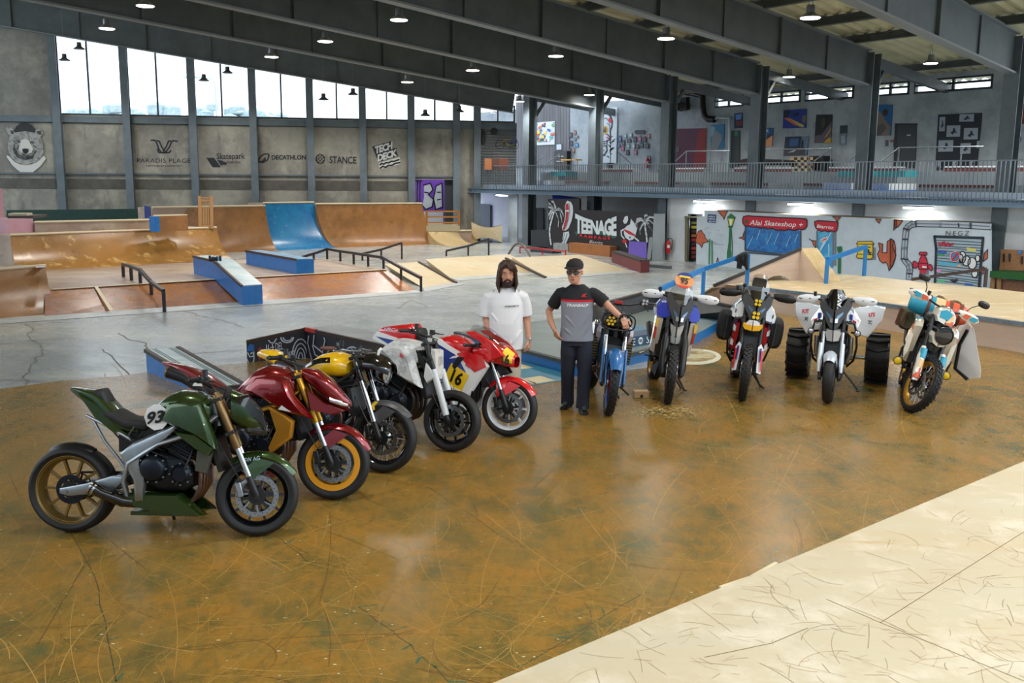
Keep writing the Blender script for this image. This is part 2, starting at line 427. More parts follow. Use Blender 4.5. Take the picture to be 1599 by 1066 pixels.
for i,px in enumerate((97,204,306,399,487,568,643,713,745)):
 mb=MB(); p=fwp(px,0,.25); top=top0(px,.25).z+.2
 sd=FW.U; n=FW.N
 mb.box(p+Z3*top/2+n*.09,(.30,.03,top),rot=Matrix((sd,n,Z3)).transposed()); mb.box(p+Z3*top/2-n*.16,(.30,.03,top),rot=Matrix((sd,n,Z3)).transposed())
 mb.box(p+Z3*top/2-n*.03,(.02,.24,top),rot=Matrix((sd,n,Z3)).transposed())
 T(mb.build('steel_column',M_STEEL),'slim grey steel wall post on the far wall, %s' % (
  ['between the bear picture and the first tall window','left of the winged logo wall panel','between the winged logo panel and the skatepark logo panel','between the skatepark logo panel and the round rocket logo panel',
  'between the slanted mountain logo and the round lattice logo','left of the tilted black and white sticker logo','right of the tilted sticker logo, above the graffiti opening','at the balcony corner, right of the graffiti opening','standing against the dark ribbed end wall above the balcony'][i]),'wall post')
for i,(a,b) in enumerate(ops):
 fr=MB(); m=(a+b)/2
 rt=Matrix((FW.U,FW.N,Z3)).transposed()
 za,zb,zm=[top0(x).z+.35 for x in (a,b,m)]
 def post(px,z1,w):
  p=fwp(px,SZ,-.1); fr.bar(p,Vector((p.x,p.y,z1)),w,.08,up=FW.N)
 post(a+1,za,.08); post(b-1,zb,.08)
 if i != 7:post(m+2,zm,.07)
 fr.bar(fwp(a,SZ+.03,-.1),fwp(b,SZ+.03,-.1),.08,.09)
 fo=S(fr.build('window_%d' % (i+1),paint((52,68,76),.4)))
 g=MB(); g.prism([fwp(a,SZ,-.12),fwp(b,SZ,-.12),Vector(fwp(b,zb,-.12)),Vector(fwp(a,za,-.12))],FW.N*.01)
 g.build('pane',GL,fo)
 # trees beyond and a street lamp outside
M_LEAF=mat('distant_foliage',(178,198,202),.9,noise=.3,nscale=5)  # leaf colour paled to stand in for haze and overexposed daylight
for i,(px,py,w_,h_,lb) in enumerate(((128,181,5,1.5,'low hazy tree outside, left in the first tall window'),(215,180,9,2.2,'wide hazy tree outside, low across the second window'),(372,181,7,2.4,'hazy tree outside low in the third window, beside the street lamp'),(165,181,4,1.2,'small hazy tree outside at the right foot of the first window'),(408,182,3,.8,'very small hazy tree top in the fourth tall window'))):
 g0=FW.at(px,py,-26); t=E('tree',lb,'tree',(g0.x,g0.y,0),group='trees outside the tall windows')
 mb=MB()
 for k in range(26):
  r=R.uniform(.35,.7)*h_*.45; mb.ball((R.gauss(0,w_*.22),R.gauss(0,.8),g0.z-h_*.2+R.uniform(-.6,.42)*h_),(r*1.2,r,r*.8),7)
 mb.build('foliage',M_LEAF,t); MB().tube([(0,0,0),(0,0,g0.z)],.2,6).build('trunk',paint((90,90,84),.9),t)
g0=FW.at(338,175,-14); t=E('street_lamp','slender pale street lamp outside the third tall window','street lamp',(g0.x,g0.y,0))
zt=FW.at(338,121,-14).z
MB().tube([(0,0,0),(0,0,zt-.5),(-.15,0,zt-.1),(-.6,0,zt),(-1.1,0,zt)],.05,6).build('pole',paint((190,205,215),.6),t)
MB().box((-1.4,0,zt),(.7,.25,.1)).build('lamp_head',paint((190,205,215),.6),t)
# opening with the graffiti wall outside
ow=FW.off(-2.6)
gp=lambda px,py,o=0:ow.at(px,py,o)
mb=MB(); mb.prism([gp(640,250),gp(730,250),gp(730,400),gp(640,400)],ow.N*-.2); gw=mb.build('painted_outdoor_wall',paint((150,88,220),.6)); T(gw,'outdoor wall with white block graffiti on bright violet, seen through the opening','wall')
def polyW(W,pts,o=.02,t=.01):return [W.at(x,y,o) for x,y in pts],W.N*t
def wallpoly(mb,W,pts,o=.01,t=.004,mi=0):P,v=polyW(W,pts,o,t); mb.prism(P,v,mi)
def strokes(mb,W,pts,wd,o=.016,t=.004,mi=0):
 P=[W.at(x,y,o) for x,y in pts]
 for a,b in zip(P,P[1:]):
  d=(b-a);
  if d.length < 1e-6:continue
  s=d.normalized().cross(W.N)*wd/2; e=d.normalized()*wd*.3
  mb.prism([a-s-e,a+s-e,b+s+e,b-s+e],W.N*t,mi)
mb=MB()
for l in ([(662,290),(672,287),(675,296),(668,303),(676,311),(674,322),(665,326),(660,320),(662,308)],[(680,291),(690,287),(690,322),(681,326),(678,310)],[(640,330),(692,330),(692,352),(640,352)]):wallpoly(mb,ow,l,.01,.01)
mb.build('white_letter',paint((235,235,240),.6),gw)
mb=MB()
for l in ([(661,289),(672,286),(676,296),(669,304),(677,311),(675,323),(665,327),(659,320)],[(681,290),(690,286),(691,324),(680,327),(677,310),(681,290)],[(683,300),(688,300)],[(683,312),(688,311)],[(663,300),(669,301)]):strokes(mb,ow,l,.05,.03)
mb.build('outline',paint((25,35,35),.6),gw)
g=MB();
for px in (644,648,652,656):g.bar(FW.at(px,282,-.3),FW.at(px-.5,314,-.3),.06,.06)
for py in (282,314):g.bar(FW.at(643,py,-.3),FW.at(659,py+.3,-.3),.25,.06)
T(g.build('barred_gate',paint((50,54,60),.5)),'dark barred gate leaf at the left of the graffiti opening','gate')
g=MB(); g.prism([fwp(694,0,-.35),fwp(707,0,-.35),fwp(707,2.75,-.35),fwp(694,2.75,-.35)],FW.N*.05)
T(g.build('door_leaf',paint((48,54,58),.5)),'dark grey door leaf at the right of the graffiti opening','door')
# ribbed end wall above the balcony
mb=MB();
zz=2.6
while zz < SZ-.1:
 mb.bar(fwp(747,zz,.03),fwp(806,zz,.03),.03,.055,up=Z3); zz += .12
mb.build('ribbed_cladding',paint((74,86,96),.5)); T(bpy.data.objects['ribbed_cladding'],'blue grey horizontal ribbed cladding on the end wall above the balcony','cladding')
# ---- beams, roof, columns
M_FL=mat('daylit_flange_steel',(112,118,120),.4)  # paler than the web: daylight caught by the flange is painted in
def ibeam(mb,p0,p1,h,w=.26,t=.03):
 m2=MB(); m2.bar(p0+Z3*t/2,p1+Z3*t/2,w,t*1.6); m2.bar(p0+Z3*(h-t/2),p1+Z3*(h-t/2),w,t*1.6)
 sd=(p1-p0).normalized().cross(Z3).normalized()
 mb.bar(p0+Z3*h/2,p1+Z3*h/2,.03,h)
 L=(p1-p0).length; n=int(L/2.45)
 for i in range(1,n):mb.bar(p0.lerp(p1,i/n)+Z3*t,p0.lerp(p1,i/n)+Z3*(h-t),w*.8 if i % 2 else .12,.02,up=sd.cross(Z3))
 return m2
p0,p1=top0(-90,.5),top0(803,.5)
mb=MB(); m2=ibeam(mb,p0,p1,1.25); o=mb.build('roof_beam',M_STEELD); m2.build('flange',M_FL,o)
T(o,'long dark sloping roof beam closing the top of the tall windows','beam','sloping roof beams')
bl=['second sloping roof beam from the window wall, ending at the second balcony column','third roof beam from the window wall, ending left of the pink doorway','fourth roof beam from the window wall, ending at the column beside the mountain bike posters',
 'broad roof beam ending at the column between the picture posters and the dark door','nearest roof beam, ending at the column at the right edge of the photo','roof beam overhead beyond the right edge']
for i in range(1,6):
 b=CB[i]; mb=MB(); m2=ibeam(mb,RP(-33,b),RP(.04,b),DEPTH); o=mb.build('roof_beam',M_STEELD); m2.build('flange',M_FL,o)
 T(o,bl[i-1],'beam','sloping roof beams')
cl=['steel column farthest away, at the right end of the tall windows','steel column between the plank wall and the sugar skull picture','steel column left of the pink doorway','steel column right of the grey duct and white pipe','steel column left of the dark grey door','thick steel column at the right edge beside the skateboard decks','x']
for i,b in enumerate(CB[:-1]):
 t=E('balcony_column',cl[i],'column',(RP(.3,b).x,RP(.3,b).y,0),group='steel columns along the balcony')
 rt=Matrix((BH,D1,Z3)).transposed(); top=RP(.3,b).z +DEPTH-.06
 mb=MB(); mb.box((0,0,top/2),(.46,.03,top),rot=rt)
 o=MB(); o.box(-BH*.235+Z3*top/2,(.03,.40,top),rot=rt); o.box(BH*.235+Z3*top/2,(.03,.40,top),rot=rt)
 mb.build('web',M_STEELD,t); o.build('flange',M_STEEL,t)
 o=MB(); o.bar(BH*.25+Z3*(top-1.1),BH*1.0+Z3*(top-.25),.1,.1); o.build('knee_brace',M_STEELD,t)
 # roof deck: corrugated sheet on purlins
M_DECK=mat('corrugated_roof_sheet',(206,198,160),.55,.2,noise=.2,nscale=1)
def deck(rowA,rowB,n,name):
 mb=MB(); A=[]; B=[]
 for i in range(n+1):
  t0=i/n; h=.07 if i % 4 in (0,1) else -.0
  A.append(rowA(t0)+Z3*h); B.append(rowB(t0)+Z3*h)
 mb.grid([A,B]); return S(mb.build(name,M_DECK,smooth=0))
b0,b1=CB[1],CB[-1]+5
deck(lambda t:RP(-34,b0+(b1-b0)*t,RTOP),lambda t:RP(7.9,b0+(b1-b0)*t,RTOP),int((b1-b0)/.09)//4*4,'ceiling')
q0,q1=top0(-130,-.2)+Z3*1.4,top0(850,-.2)+Z3*1.3
deck(lambda t:RP(-34,b0,RTOP).lerp(q0,t),lambda t:RP(7.9,b0,RTOP).lerp(q1,t),160,'ceiling')
pg='purlins between the roof beams'
k=0
for j in range(0,14):
 a=1.4-2.45*j
 if j == 0:a=3.9
 for i in range(1,len(CB)-1):
  A,B=RP(a,CB[i],DEPTH-.02),RP(a,CB[i+1],DEPTH-.02)
  if all(proj(q)[1] <-60 or proj(q)[0] <-100 for q in (A,B)):continue
  mb=MB(); mb.bar(A+Z3*.02,B+Z3*.02,.14,.03); mb.bar(A+Z3*.11,B+Z3*.11,.03,.18); mb.bar(A+Z3*.2,B+Z3*.2,.14,.03)
  T(mb.build('purlin',M_STEELD),'dark steel purlin carrying the corrugated roof sheets between two roof beams','purlin',pg)
for i in range(2,len(CB)-1):
 mb=MB(); mb.bar(RP(-.3,CB[i],.25),RP(-2.6,CB[i]+1.9,DEPTH),.09,.09)
 mb2=MB(); mb2.bar(RP(-8,CB[i],.06),RP(-8.6,CB[i]-1.2,DEPTH),.06,.06)
 T(mb2.build('beam_stay',M_STEEL),'thin diagonal stay from a roof beam flange up to a purlin','stay','thin stays on the roof beams')
for i in range(0,len(CB)-1):
 mb=MB(); mb.bar(RP(.6,CB[i],.72),RP(6.4,CB[i],.72),.14,.3)
 T(mb.build('gallery_rafter',M_STEELD),'short dark rafter from a balcony column back to the concrete wall','rafter','rafters over the balcony')
 # ---- gallery back wall with strip windows
def bw(px,py,o=0):return BW.at(px,py,o)
bl0=BW.at(742,250); bl1=BW.at(1760,250)
ZS,ZT=BW.at(1370,151).z,BW.at(1370,130).z
def bwp(px,z,o=0):p=BW.at(px,250,o); return Vector((p.x,p.y,z))
wtop=RP(7,0,RTOP).z+.1
mb=MB(); v=BW.N*-.25
mb.prism([bwp(742,0),bwp(1760,0),bwp(1760,ZS),bwp(742,ZS)],v)
wins=[(1112,1157),(1186,1245),(1251,1327),(1354,1412),(1419,1540),(1585,1700)]
e=[742]+[x for a in wins for x in a]+[1760]
for a,b in zip(e[::2],e[1::2]):mb.prism([bwp(a,ZS),bwp(b,ZS),bwp(b,ZT),bwp(a,ZT)],v)
mb.prism([bwp(742,ZT),bwp(1760,ZT),bwp(1760,wtop),bwp(742,wtop)],v)
S(mb.build('wall_gallery',M_CONC2))
for i,(a,b) in enumerate(wins):
 fr=MB(); m=(a+b)/2
 for z in (ZS+.04,ZT-.03,(ZS+ZT)/2+.04):fr.bar(bwp(a,z,-.05),bwp(b,z,-.05),.09,.07)
 for x in (a+1,m,b-1):fr.bar(bwp(x,ZS,-.05),bwp(x,ZT,-.05),.08,.09,up=BW.N)
 fo=S(fr.build('window_%d' % (i+10),paint((48,58,64),.4)))
 MB().prism([bwp(a,ZS,-.1),bwp(b,ZS,-.1),bwp(b,ZT,-.1),bwp(a,ZT,-.1)],BW.N*.01).build('pane',GL,fo)
 # ---- balcony slab, fascia, railing
ZB,ZD,ZK,ZR=2.20,2.38,2.54,3.36
def mwp(px,z,o=0):p=MW.at(px,320,o); return Vector((p.x,p.y,z))
mb=MB(); mb.prism([mwp(712,ZD-.02,-.1),mwp(1800,ZD-.02,-.1),mwp(1800,ZD-.02,-6.5),mwp(742,ZD-.02,-6.5)],(0,0,-.16))
S(mb.build('floor',M_CONC2))
mb=MB(); mb.bar(mwp(712,(ZB+ZD)/2,-.05),mwp(1800,(ZB+ZD)/2,-.05),.03,ZD-ZB)
mb.bar(mwp(712,ZB,-.02),mwp(1800,ZB,-.02),.18,.02); mb.bar(mwp(712,ZD,-.02),mwp(1800,ZD,-.02),.18,.02)
S(mb.build('trim_3',mat('blue_grey_fascia',(110,132,150),.4,.3)))
M_RAIL=mat('zinc_grey_rail',(126,134,140),.4,.5)
M_TOE=mat('pale_toe_board',(168,186,204),.4,.3)
xs=[CB[0]-2.3]+CB+[CB[-1]+2]
def mwb(b,z,o=0):
 p=E0 +D1*b; q=Vector((p.x,p.y,0)); q=q -MW.N*((q-MW.P).dot(MW.N))+MW.N*o; return Vector((q.x,q.y,z))
names=['in front of the ribbed end wall','in front of the plank wall','in front of the skull picture','in front of the pink doorway','in front of the checkered box','in front of the dark grey door','at the right edge of the photo','beyond']
for i in range(len(xs)-2):
 a,b=xs[i],xs[i+1]
 t=E('balcony_railing','grey steel balcony railing section of upright bars, ' +names[i],'railing',mwb(a,ZD),group='balcony railing sections')
 o0=mwb(a,ZD)
 r=MB(); r.bar(mwb(a,ZR)-o0,mwb(b,ZR)-o0,.05,.03); r.build('top_rail',M_RAIL,t)
 r=MB(); n=int((b-a)/.115)
 for j in range(n):r.bar(mwb(a+(b-a)*j/n,ZD-.06)-o0,mwb(a+(b-a)*j/n,ZR)-o0,.016,.028,up=MW.N)
 r.build('baluster_panel',M_RAIL,t)
 r=MB(); r.bar(mwb(a,(ZK+ZD)/2+.02,-.06)-o0,mwb(b,(ZK+ZD)/2+.02,-.06)-o0,.012,ZK-ZD); r.build('toe_board',M_TOE,t)
 # lower wall under the balcony
LW=MW.off(-3.6)
def lwp(px,z,o=0):p=LW.at(px,320,o); return Vector((p.x,p.y,z))
mb=MB(); mb.prism([lwp(735,0),lwp(1800,0),lwp(1800,ZD),lwp(735,ZD)],LW.N*-.2); S(mb.build('wall_right',M_WHITE))
mb=MB(); mb.prism([mwp(1042,0,-.45),mwp(1074,0,-.45),mwp(1074,ZB,-.45),mwp(1042,ZB,-.45)],MW.N*-.2)
mb.prism([mwp(1042,0,-.45),mwp(1042,0,-3.6),mwp(1042,ZB,-3.6),mwp(1042,ZB,-.45)],MW.U*.15)
mb.prism([mwp(1088,0,-.65),mwp(1800,0,-.65),mwp(1800,ZB,-.65),mwp(1088,ZB,-.65)],MW.N*-.2)
mb.prism([mwp(1070,1.66,-.45),mwp(1092,1.66,-.45),mwp(1092,ZB,-.45),mwp(1070,ZB,-.45)],MW.N*-.2)
S(mb.build('wall_right',M_WHITE))
# ================================================================== lamps
M_LAMPB=mat('lamp_housing',(120,124,128),.4,.5)
M_LED=mat('lamp_glow',(255,250,240),.5,emit=9)
M_LAMPSIL=mat('lamp_housing_dark',(64,70,76),.5,.3)  # darker tone paints in the backlit silhouette of lamps before the windows
def dark_or(m):return m
def pendant(name='pendant_lamp'):
 t=E(name,'','lamp'); t.scale=(.85,.85,.85)
 MB().lathe([(.0,.0),(.09,.0),(.10,-.05),(.10,-.16),(.14,-.2),(.25,-.27),(.25,-.285),(.0,-.285)],axis=(0,0,1),n=20,closed=False).build('housing',M_LAMPB,t)
 MB().lathe([(.0,-.286),(.23,-.286),(.22,-.30),(.0,-.30)],axis=(0,0,1),n=20,closed=False).build('diffuser',M_LED,t)
 m=MB(); m.tube([(-.05,0,0),(-.03,0,.12),(0,0,.2),(.03,0,.12),(.05,0,0)],.008,5); m.build('hook',M_LAMPB,t)
 return t
_proto=None; LGT=None
LN='lit high bay pendant lamps'
lamps=[((227,12),'right of the top left corner'),((167,47),'low and left, just above the second tall window'),((508,67),'on the second beam face, left of the middle'),((424,91),'above the fourth tall window'),
 ((623,34),'hanging near the top, left of the middle'),((636,130),'on the dark beam above the sixth window'),((738,112),'just under the third beam, left of the balcony'),((868,90),'between the second and third balcony columns, high up'),
 ((1040,63),'high in the roof, left of the pink doorway'),((920,150),'at the second balcony column'),((1060,137),'above the dark speaker cabinet'),((1232,122),'above the strip window, beside the fourth column'),
 ((1265,31),'large and near, hanging from the sheet roof at upper right'),((1453,101),'over the right strip window, near the right column'),((811,160),'far away at the right end of the tall windows'),((1592,128),'at the right edge beyond the thick column')]
off=[(b_,a_) for a_ in (-4,-10,-16,-22) for b_ in (CB[5]+2,CB[5]+8,CB[5]+14)]
def place_lamp(p,ztop,label,group=None,power=0,lit=True,cam_vis=True):
 global _proto
 if _proto is None:_proto=pendant(); t=_proto; t.location=p; t['label']=label
 else:t=copy_tree(_proto,None,p,None,label)
 if group:t['group']=group
 r=MB(); r.tube([(0,0,.19),(0,0,(ztop-p.z)/.85)],.006,5); o=r.build('suspension_cable',M_LAMPB,t)
 if not lit:
  for c in t.children:
   if c.name.startswith('diffuser'):
    c.data=c.data.copy(); c.data.materials.clear(); c.data.materials.append(M_LAMPSIL)
   if c.name.startswith('housing'):
    c.data=c.data.copy(); c.data.materials.clear(); c.data.materials.append(M_LAMPSIL)
 if power:
  ld=bpy.data.lights.new('lamp_light','SPOT'); ld.energy=power; ld.spot_size=radians(150); ld.spot_blend=.6; ld.shadow_soft_size=.24
  ld.color=(1,.96,.90); lo=bpy.data.objects.new('lamp_light',ld); COL.objects.link(lo); lo.parent=t; lo.location=(0,0,-.33)
PW=330
for (px,py),lb in lamps:
 p=roof_plane_hit(px,py,-.12) if py < 135 and px < 1400 else roof_plane_hit(px,py,-.05)
 if px in (1232,1453,1592,1060,920,811):
  p=CW.off(.6).at(px,py) if px in (920,811) else CW.off(-1.6).at(px,py)
 p=p +Z3*.28
 place_lamp(p,p.z+.55,'lit lamp, ' +lb,LN,PW)
for b_,a_ in off:
 place_lamp(RP(a_,b_,-.1),RP(a_,b_,1).z,'lit pendant lamp overhead near the camera','pendant lamps overhead',170)
ww=FW.off(3.2)
for (px,py,pt_),lb in zip([(100,88,57),(123,70,58),(318,120,95),(355,108,100),(505,150,124),(551,142,132),(664,175,152),(717,169,160)],
 ['lowest at the left edge of the first window','upper one in the first window','lower one in the third window','upper one right in the third window','lower one in the fifth window','upper one in the fifth window','lower one in the seventh window','small one in the eighth window']):
 W2=FW.off(3.2 if pt_ != 58 else 4); p=W2.at(px,py-4)
 place_lamp(p,p.z+1.6,'unlit silhouetted pendant lamp against the windows, ' +lb,'pendant lamps against the tall windows',0,lit=False)
 # tube lights under the balcony
M_TUBE=mat('tube_glow',(240,248,255),.5,emit=14)
for (x0,x1,y),lb in zip([(775,792,302),(1084,1115,311),(1231,1269,317.5),(1411,1457,325)],['far one above the grey door','one above the red store doorway','one above the skateshop awning','one above the grey wall right of the painted pipe']):
 W2=MW.off(-.25); a=W2.at(x0,y); b=W2.at(x1,y+(x1-x0)*.035); a.z=b.z=2.1
 c=(a+b)/2; t=E('tube_light','glowing tube light under the balcony, ' +lb,'light',c,group='tube lights under the balcony')
 MB().bar(a-c,b-c,.05,.045).build('tube',M_TUBE,t); MB().bar(a-c+Z3*.045,b-c+Z3*.045,.09,.03).build('fitting',M_GALV,t)
 ld=bpy.data.lights.new('tube_glow','AREA'); ld.shape='RECTANGLE'; ld.size=(b-a).length; ld.size_y=.1; ld.energy=20; ld.color=(.92,.97,1)
 lo=bpy.data.objects.new('tube_glow',ld); COL.objects.link(lo); lo.parent=t; lo.location=(0,0,-.06); lo.rotation_euler=(radians(-20)*0,0,atan2(D1.y,D1.x))
 # ================================================================== skate ramps
M_RAMP=layered('brown_ramp_ply',(152,104,58),[((126,88,50),1.1,.42,.62,(1,.4,1)),((166,118,66),2.5,.5,.7,None),((108,82,54),1.6,.62,.74,None)],.32,.05,rvar=.08)
M_GOLD=layered('scuffed_golden_ply',(154,108,52),[((132,94,46),1.1,.42,.62,None),((204,170,106),3,.56,.66,(.6,1,1)),((112,98,60),1.5,.64,.72,None)],.3,.05,rvar=.08)
M_GDECK=layered('worn_grey_brown_ply',(150,128,112),[((178,160,138),.7,.45,.62,(.4,1,1)),((136,108,94),1.8,.5,.7,None),((196,180,152),3,.62,.72,(.3,1,1))],.35,.04,rvar=.1)
M_REDB=layered('red_brown_ply',(146,98,76),[((168,108,58),.8,.45,.6,None),((120,84,70),2,.55,.7,None)],.28,.04,rvar=.08)
M_STRIP=mat('steel_threshold',(190,194,192),.35,.0,noise=.2,nscale=4)
M_COPE=mat('pale_coping',(206,190,158),.5)
M_BLUE=mat('bright_blue_paint',(12,112,188),.4,noise=.25,nscale=6)
M_BLUER=layered('blue_ramp_surface',(36,126,176),[((24,104,160),1.2,.4,.62,None),((96,150,180),3,.56,.7,None),((190,190,160),10,.68,.72,None)],.25,.05)
M_TANR=layered('tan_ramp_ply',(196,182,150),[((190,166,124),.8,.42,.62,(.4,1,1)),((220,204,170),2.2,.54,.7,None),((168,146,112),5,.66,.76,None)],.5,.05)
M_PINKP=mat('pinkish_ply',(204,180,160),.6,noise=.18,nscale=3,stretch=(.3,.3,2),bump=.05)
M_RAILB=paint((52,48,50),.4,.4)
def quarter(name,label,c0,c1,b0,b1,zc,zb,mt,depth=1.2,sides=None,back=True,cope=M_COPE,n=10,cat='ramp'):
 """curved ramp: coping line c0-c1 at height zc, foot line b0-b1 at height zb"""
 t=E(name,label,cat,((b0.x+b1.x)/2,(b0.y+b1.y)/2,0)); o=Vector(t.location)
 rows=[]; m=24
 for i in range(n+1):
  s=i/n; u=s
  a=u*radians(68); hx=sin(a)/sin(radians(68)); hz=(1-cos(a))/(1-cos(radians(68)))
  rows.append([Vector((b0.lerp(b1,j/m).x*(1-hx)+c0.lerp(c1,j/m).x*hx,b0.lerp(b1,j/m).y*(1-hx)+c0.lerp(c1,j/m).y*hx,zb+(zc-zb)*hz))-o for j in range(m+1)])
 mb=MB(); mb.grid(rows); mb.build('riding_surface',mt,t)
 cc=(c1-c0).xy.normalized(); bk=Vector((-cc.y,cc.x,0))*depth; bk1=bk
 for e in (0,m):
  mb=MB(); P=[r[e] for r in rows]; q=P[-1]; f=Vector((q.x,q.y,-o.z)); k=mb.V(P+[f]); mb.face(range(k,k+len(P)+1)); mb.build('side_panel',sides or mt,t)
 cA,cB=rows[-1][0],rows[-1][-1]
 mb=MB(); mb.skinpoly([cA,cB,cB+bk1,cA+bk],[Vector((p.x,p.y,0)) for p in (cA,cB,cB+bk1,cA+bk)]); mb.build('deck',M_GDECK,t)
 MB().tube([cA+Z3*.02,cB+Z3*.02],.035,8).build('coping',cope,t)
 return t
def Gd(px,py,z=0):return G(px,py,z)
ZQ=.40
# mid left funbox
t=E('funbox','long low skate funbox with grey brown flat top and red brown front bank, mid left','funbox',(0,0,0))
top=[Gd(70,452.5,ZQ),Gd(334,436,ZQ),Gd(603,420.5,ZQ),Gd(490,402,ZQ),Gd(366,406,ZQ),Gd(60,421,ZQ)]
bot=[Gd(70,496,0),Gd(376,474,0),Gd(650,453.5,0)]
mb=MB(); k=mb.V(top); mb.face(range(k,k+6)); k2=mb.V([Vector((p.x,p.y,0)) for p in top])
for i in (2,3,4,5):mb.face((k+i,k+(i+1) % 6,k2+(i+1) % 6,k2+i))
mb.build('flat_top',M_GDECK,t)
mb=MB(); mb.grid([bot,[top[0],top[1],top[2]]]); k=mb.V([bot[2],top[2],Vector((top[2].x,top[2].y,0))]); mb.face((k,k+1,k+2)); mb.build('front_bank',M_REDB,t,smooth=0)
mb=MB(); s=Vector((0,-.45,.004))
st=[Gd(-60,510),Gd(376,479),Gd(663,456.5)]
k=mb.V([p+Z3*.006 for p in st]+[Gd(650,453)+Z3*.008,Gd(376,472)+Z3*.03,Gd(-60,503)+Z3*.03]); mb.face((k,k+1,k+4,k+5)); mb.face((k+1,k+2,k+3,k+4)); mb.build('steel_threshold',M_STRIP,t)
mb=MB()
for a,b in (((81,451.5),(334,436)),((334,436),(603,420.5))):mb.bar(Gd(*a,ZQ+.005),Gd(*b,ZQ+.005),.11,.014)
mb.bar(Gd(150,448,ZQ)+Z3*-.0+Vector((0,0,.01)),Gd(174,486,.05)+Z3*.02,.07,.012)
mb.build('edge_strip',paint((214,200,170),.5),t)
# quarters left
q=quarter('quarter_pipe','small brown quarter pipe cut by the left edge, nearest to the camera',Gd(-90,429,.87),Gd(71,416,.87),Gd(-90,511,0),Gd(93,493.5,0),.87,0,M_RAMP,.9)
MB().prism([(Gd(56,414.5,.87)-Vector(q.location))+Z3*.01,(Gd(71,414,.87)-Vector(q.location))+Z3*.01,(Gd(71,418,.87)-Vector(q.location))+Z3*.01,(Gd(56,419,.87)-Vector(q.location))+Z3*.01],(0,0,.01)).build('pale_patch',paint((200,200,205),.6),q)
quarter('quarter_pipe','long golden brown quarter pipe with scuffed patches, left, behind the short bent rail',Gd(16,368,1.25),Gd(338,356,1.25),Gd(28,424,ZQ),Gd(366,405,ZQ),1.25,ZQ,M_GOLD,5)
quarter('quarter_pipe','low brown bank on the upper deck in front of the dark green wall',Gd(54,348,1.5),Gd(243,344,1.5),Gd(54,357,1.25),Gd(243,352,1.25),1.5,1.25,M_RAMP,1)
b0_,b1_=Gd(218,398),Gd(436,391)
quarter('quarter_pipe','tall brown quarter pipe behind the wooden stair gate, left of the blue ramp',Gd(238,323.7,1.7),Gd(414,321,1.7),b0_,b1_,1.68,0,M_RAMP,1.2)
quarter('quarter_pipe','tall bright blue quarter pipe between two brown ones',Gd(411,317.5,1.78),Gd(490,316.5,1.78),Gd(436,391),Gd(526,386.5),1.78,0,M_BLUER,1.2,sides=paint((20,110,180),.4))
quarter('quarter_pipe','tall wide brown quarter pipe right of the blue one',Gd(493,319,1.72),Gd(659,318,1.72),Gd(527,386.5),Gd(697,380.5),1.72,0,M_RAMP,1.2)
quarter('quarter_pipe','small worn brown quarter pipe in the far corner, below the wooden rail fence',Gd(668,361,.55),Gd(736,360.5,.55),Gd(706,385),Gd(754,378),.55,0,layered('worn_pale_ramp',(188,164,118),[((150,100,60),1.3,.52,.6,None),((70,66,60),3,.66,.7,None)],.5),1.6)
# steel joints of the left floor: dark green wall, pink boxes
mb=MB(); W3=FW.off(2.2); P=[W3.at(10,328),W3.at(214,326),W3.at(214,347),W3.at(10,349)]; mb.prism(P,W3.N*-.1)
T(mb.build('dark_green_wall',mat('dark_green_paint',(14,58,50),.5,noise=.3,nscale=9)),'long low dark green board wall below the bear picture','board wall')
mb=MB(); P=[W3.at(215,331),W3.at(236,331),W3.at(236,346),W3.at(215,346)]; mb.prism(P,W3.N*-.1)
T(mb.build('dark_green_box',paint((16,66,58),.5)),'short dark green box end beside the dark blue panel','box')
def boxpx(name,label,cat,px,z0,ztop_px=None,z1=None,mats=None,depth=None,grp=None,top_name=None):
 """box from ground pixels of its two visible front corners and a depth vector"""
 a,b=Gd(px[0][0],px[0][1],z0),Gd(px[1][0],px[1][1],z0)
 if z1 is None:z1=up_at(a,px[0][0],ztop_px)
 d=(b-a).normalized(); n=Vector((-d.y,d.x,0)); n=n if n.y > 0 else -n
 if isinstance(depth,(tuple,list)):nv=Gd(depth[0],depth[1],z0)-b; nv.z=0
 else:nv=n*depth
 mb=MB(); mb.prism([a,b,b+nv,a+nv],(0,0,z1-z0)); o=mb.build(name,mats);
 if grp:o['group']=grp
 return T(o,label,cat),a,b,nv,z1
M_PINK=mat('pale_pink_paint',(196,150,162),.5,noise=.1,nscale=5)
boxpx('pink_tower','tall pale pink ramp tower cut by the left edge of the photo','ramp tower',[(-40,410),(12,404)],ZQ,None,up_at(Gd(12,404,ZQ),12,294),M_PINK,2.5)
boxpx('pink_box','lower pale pink box with dark top beside the pink tower','box',[(12,364),(53,362)],1.25,None,up_at(Gd(53,362,1.25),53,341),M_PINK,1.5)
boxpx('dark_board','dark edged board lying on the lower pink box','board',[(12,341),(52,341)],1.78,None,1.84,paint((70,60,56),.6),1.2)
boxpx('tan_board','small tan board lying at the back of the pink box top','board',[(13,336.5),(42,336.5)],1.84,None,1.89,M_TAN,.5)
o,a,b,nv,z1=boxpx('pillar_box','small raised box with bright blue side and brown front standing on the golden ramp deck','ramp box',[(250,361.5),(294,359.5)],1.25,None,up_at(Gd(250,361.5,1.25),250,337.5),M_RAMP,.25)
mb=MB(); mb.prism([a-(b-a).normalized()*.16,a+Vector((0,0,0)),a+nv,a+nv-(b-a).normalized()*.16],(0,0,z1-1.25)); mb.build('blue_side',M_BLUE,o)
mb=MB(); mb.prism([a-(b-a).normalized()*.2+Z3*(z1-1.25),b+Z3*(z1-1.25),b+nv+Z3*(z1-1.25),a+nv+Z3*(z1-1.25)],(0,0,.03)); mb.build('pale_top',M_COPE,o)
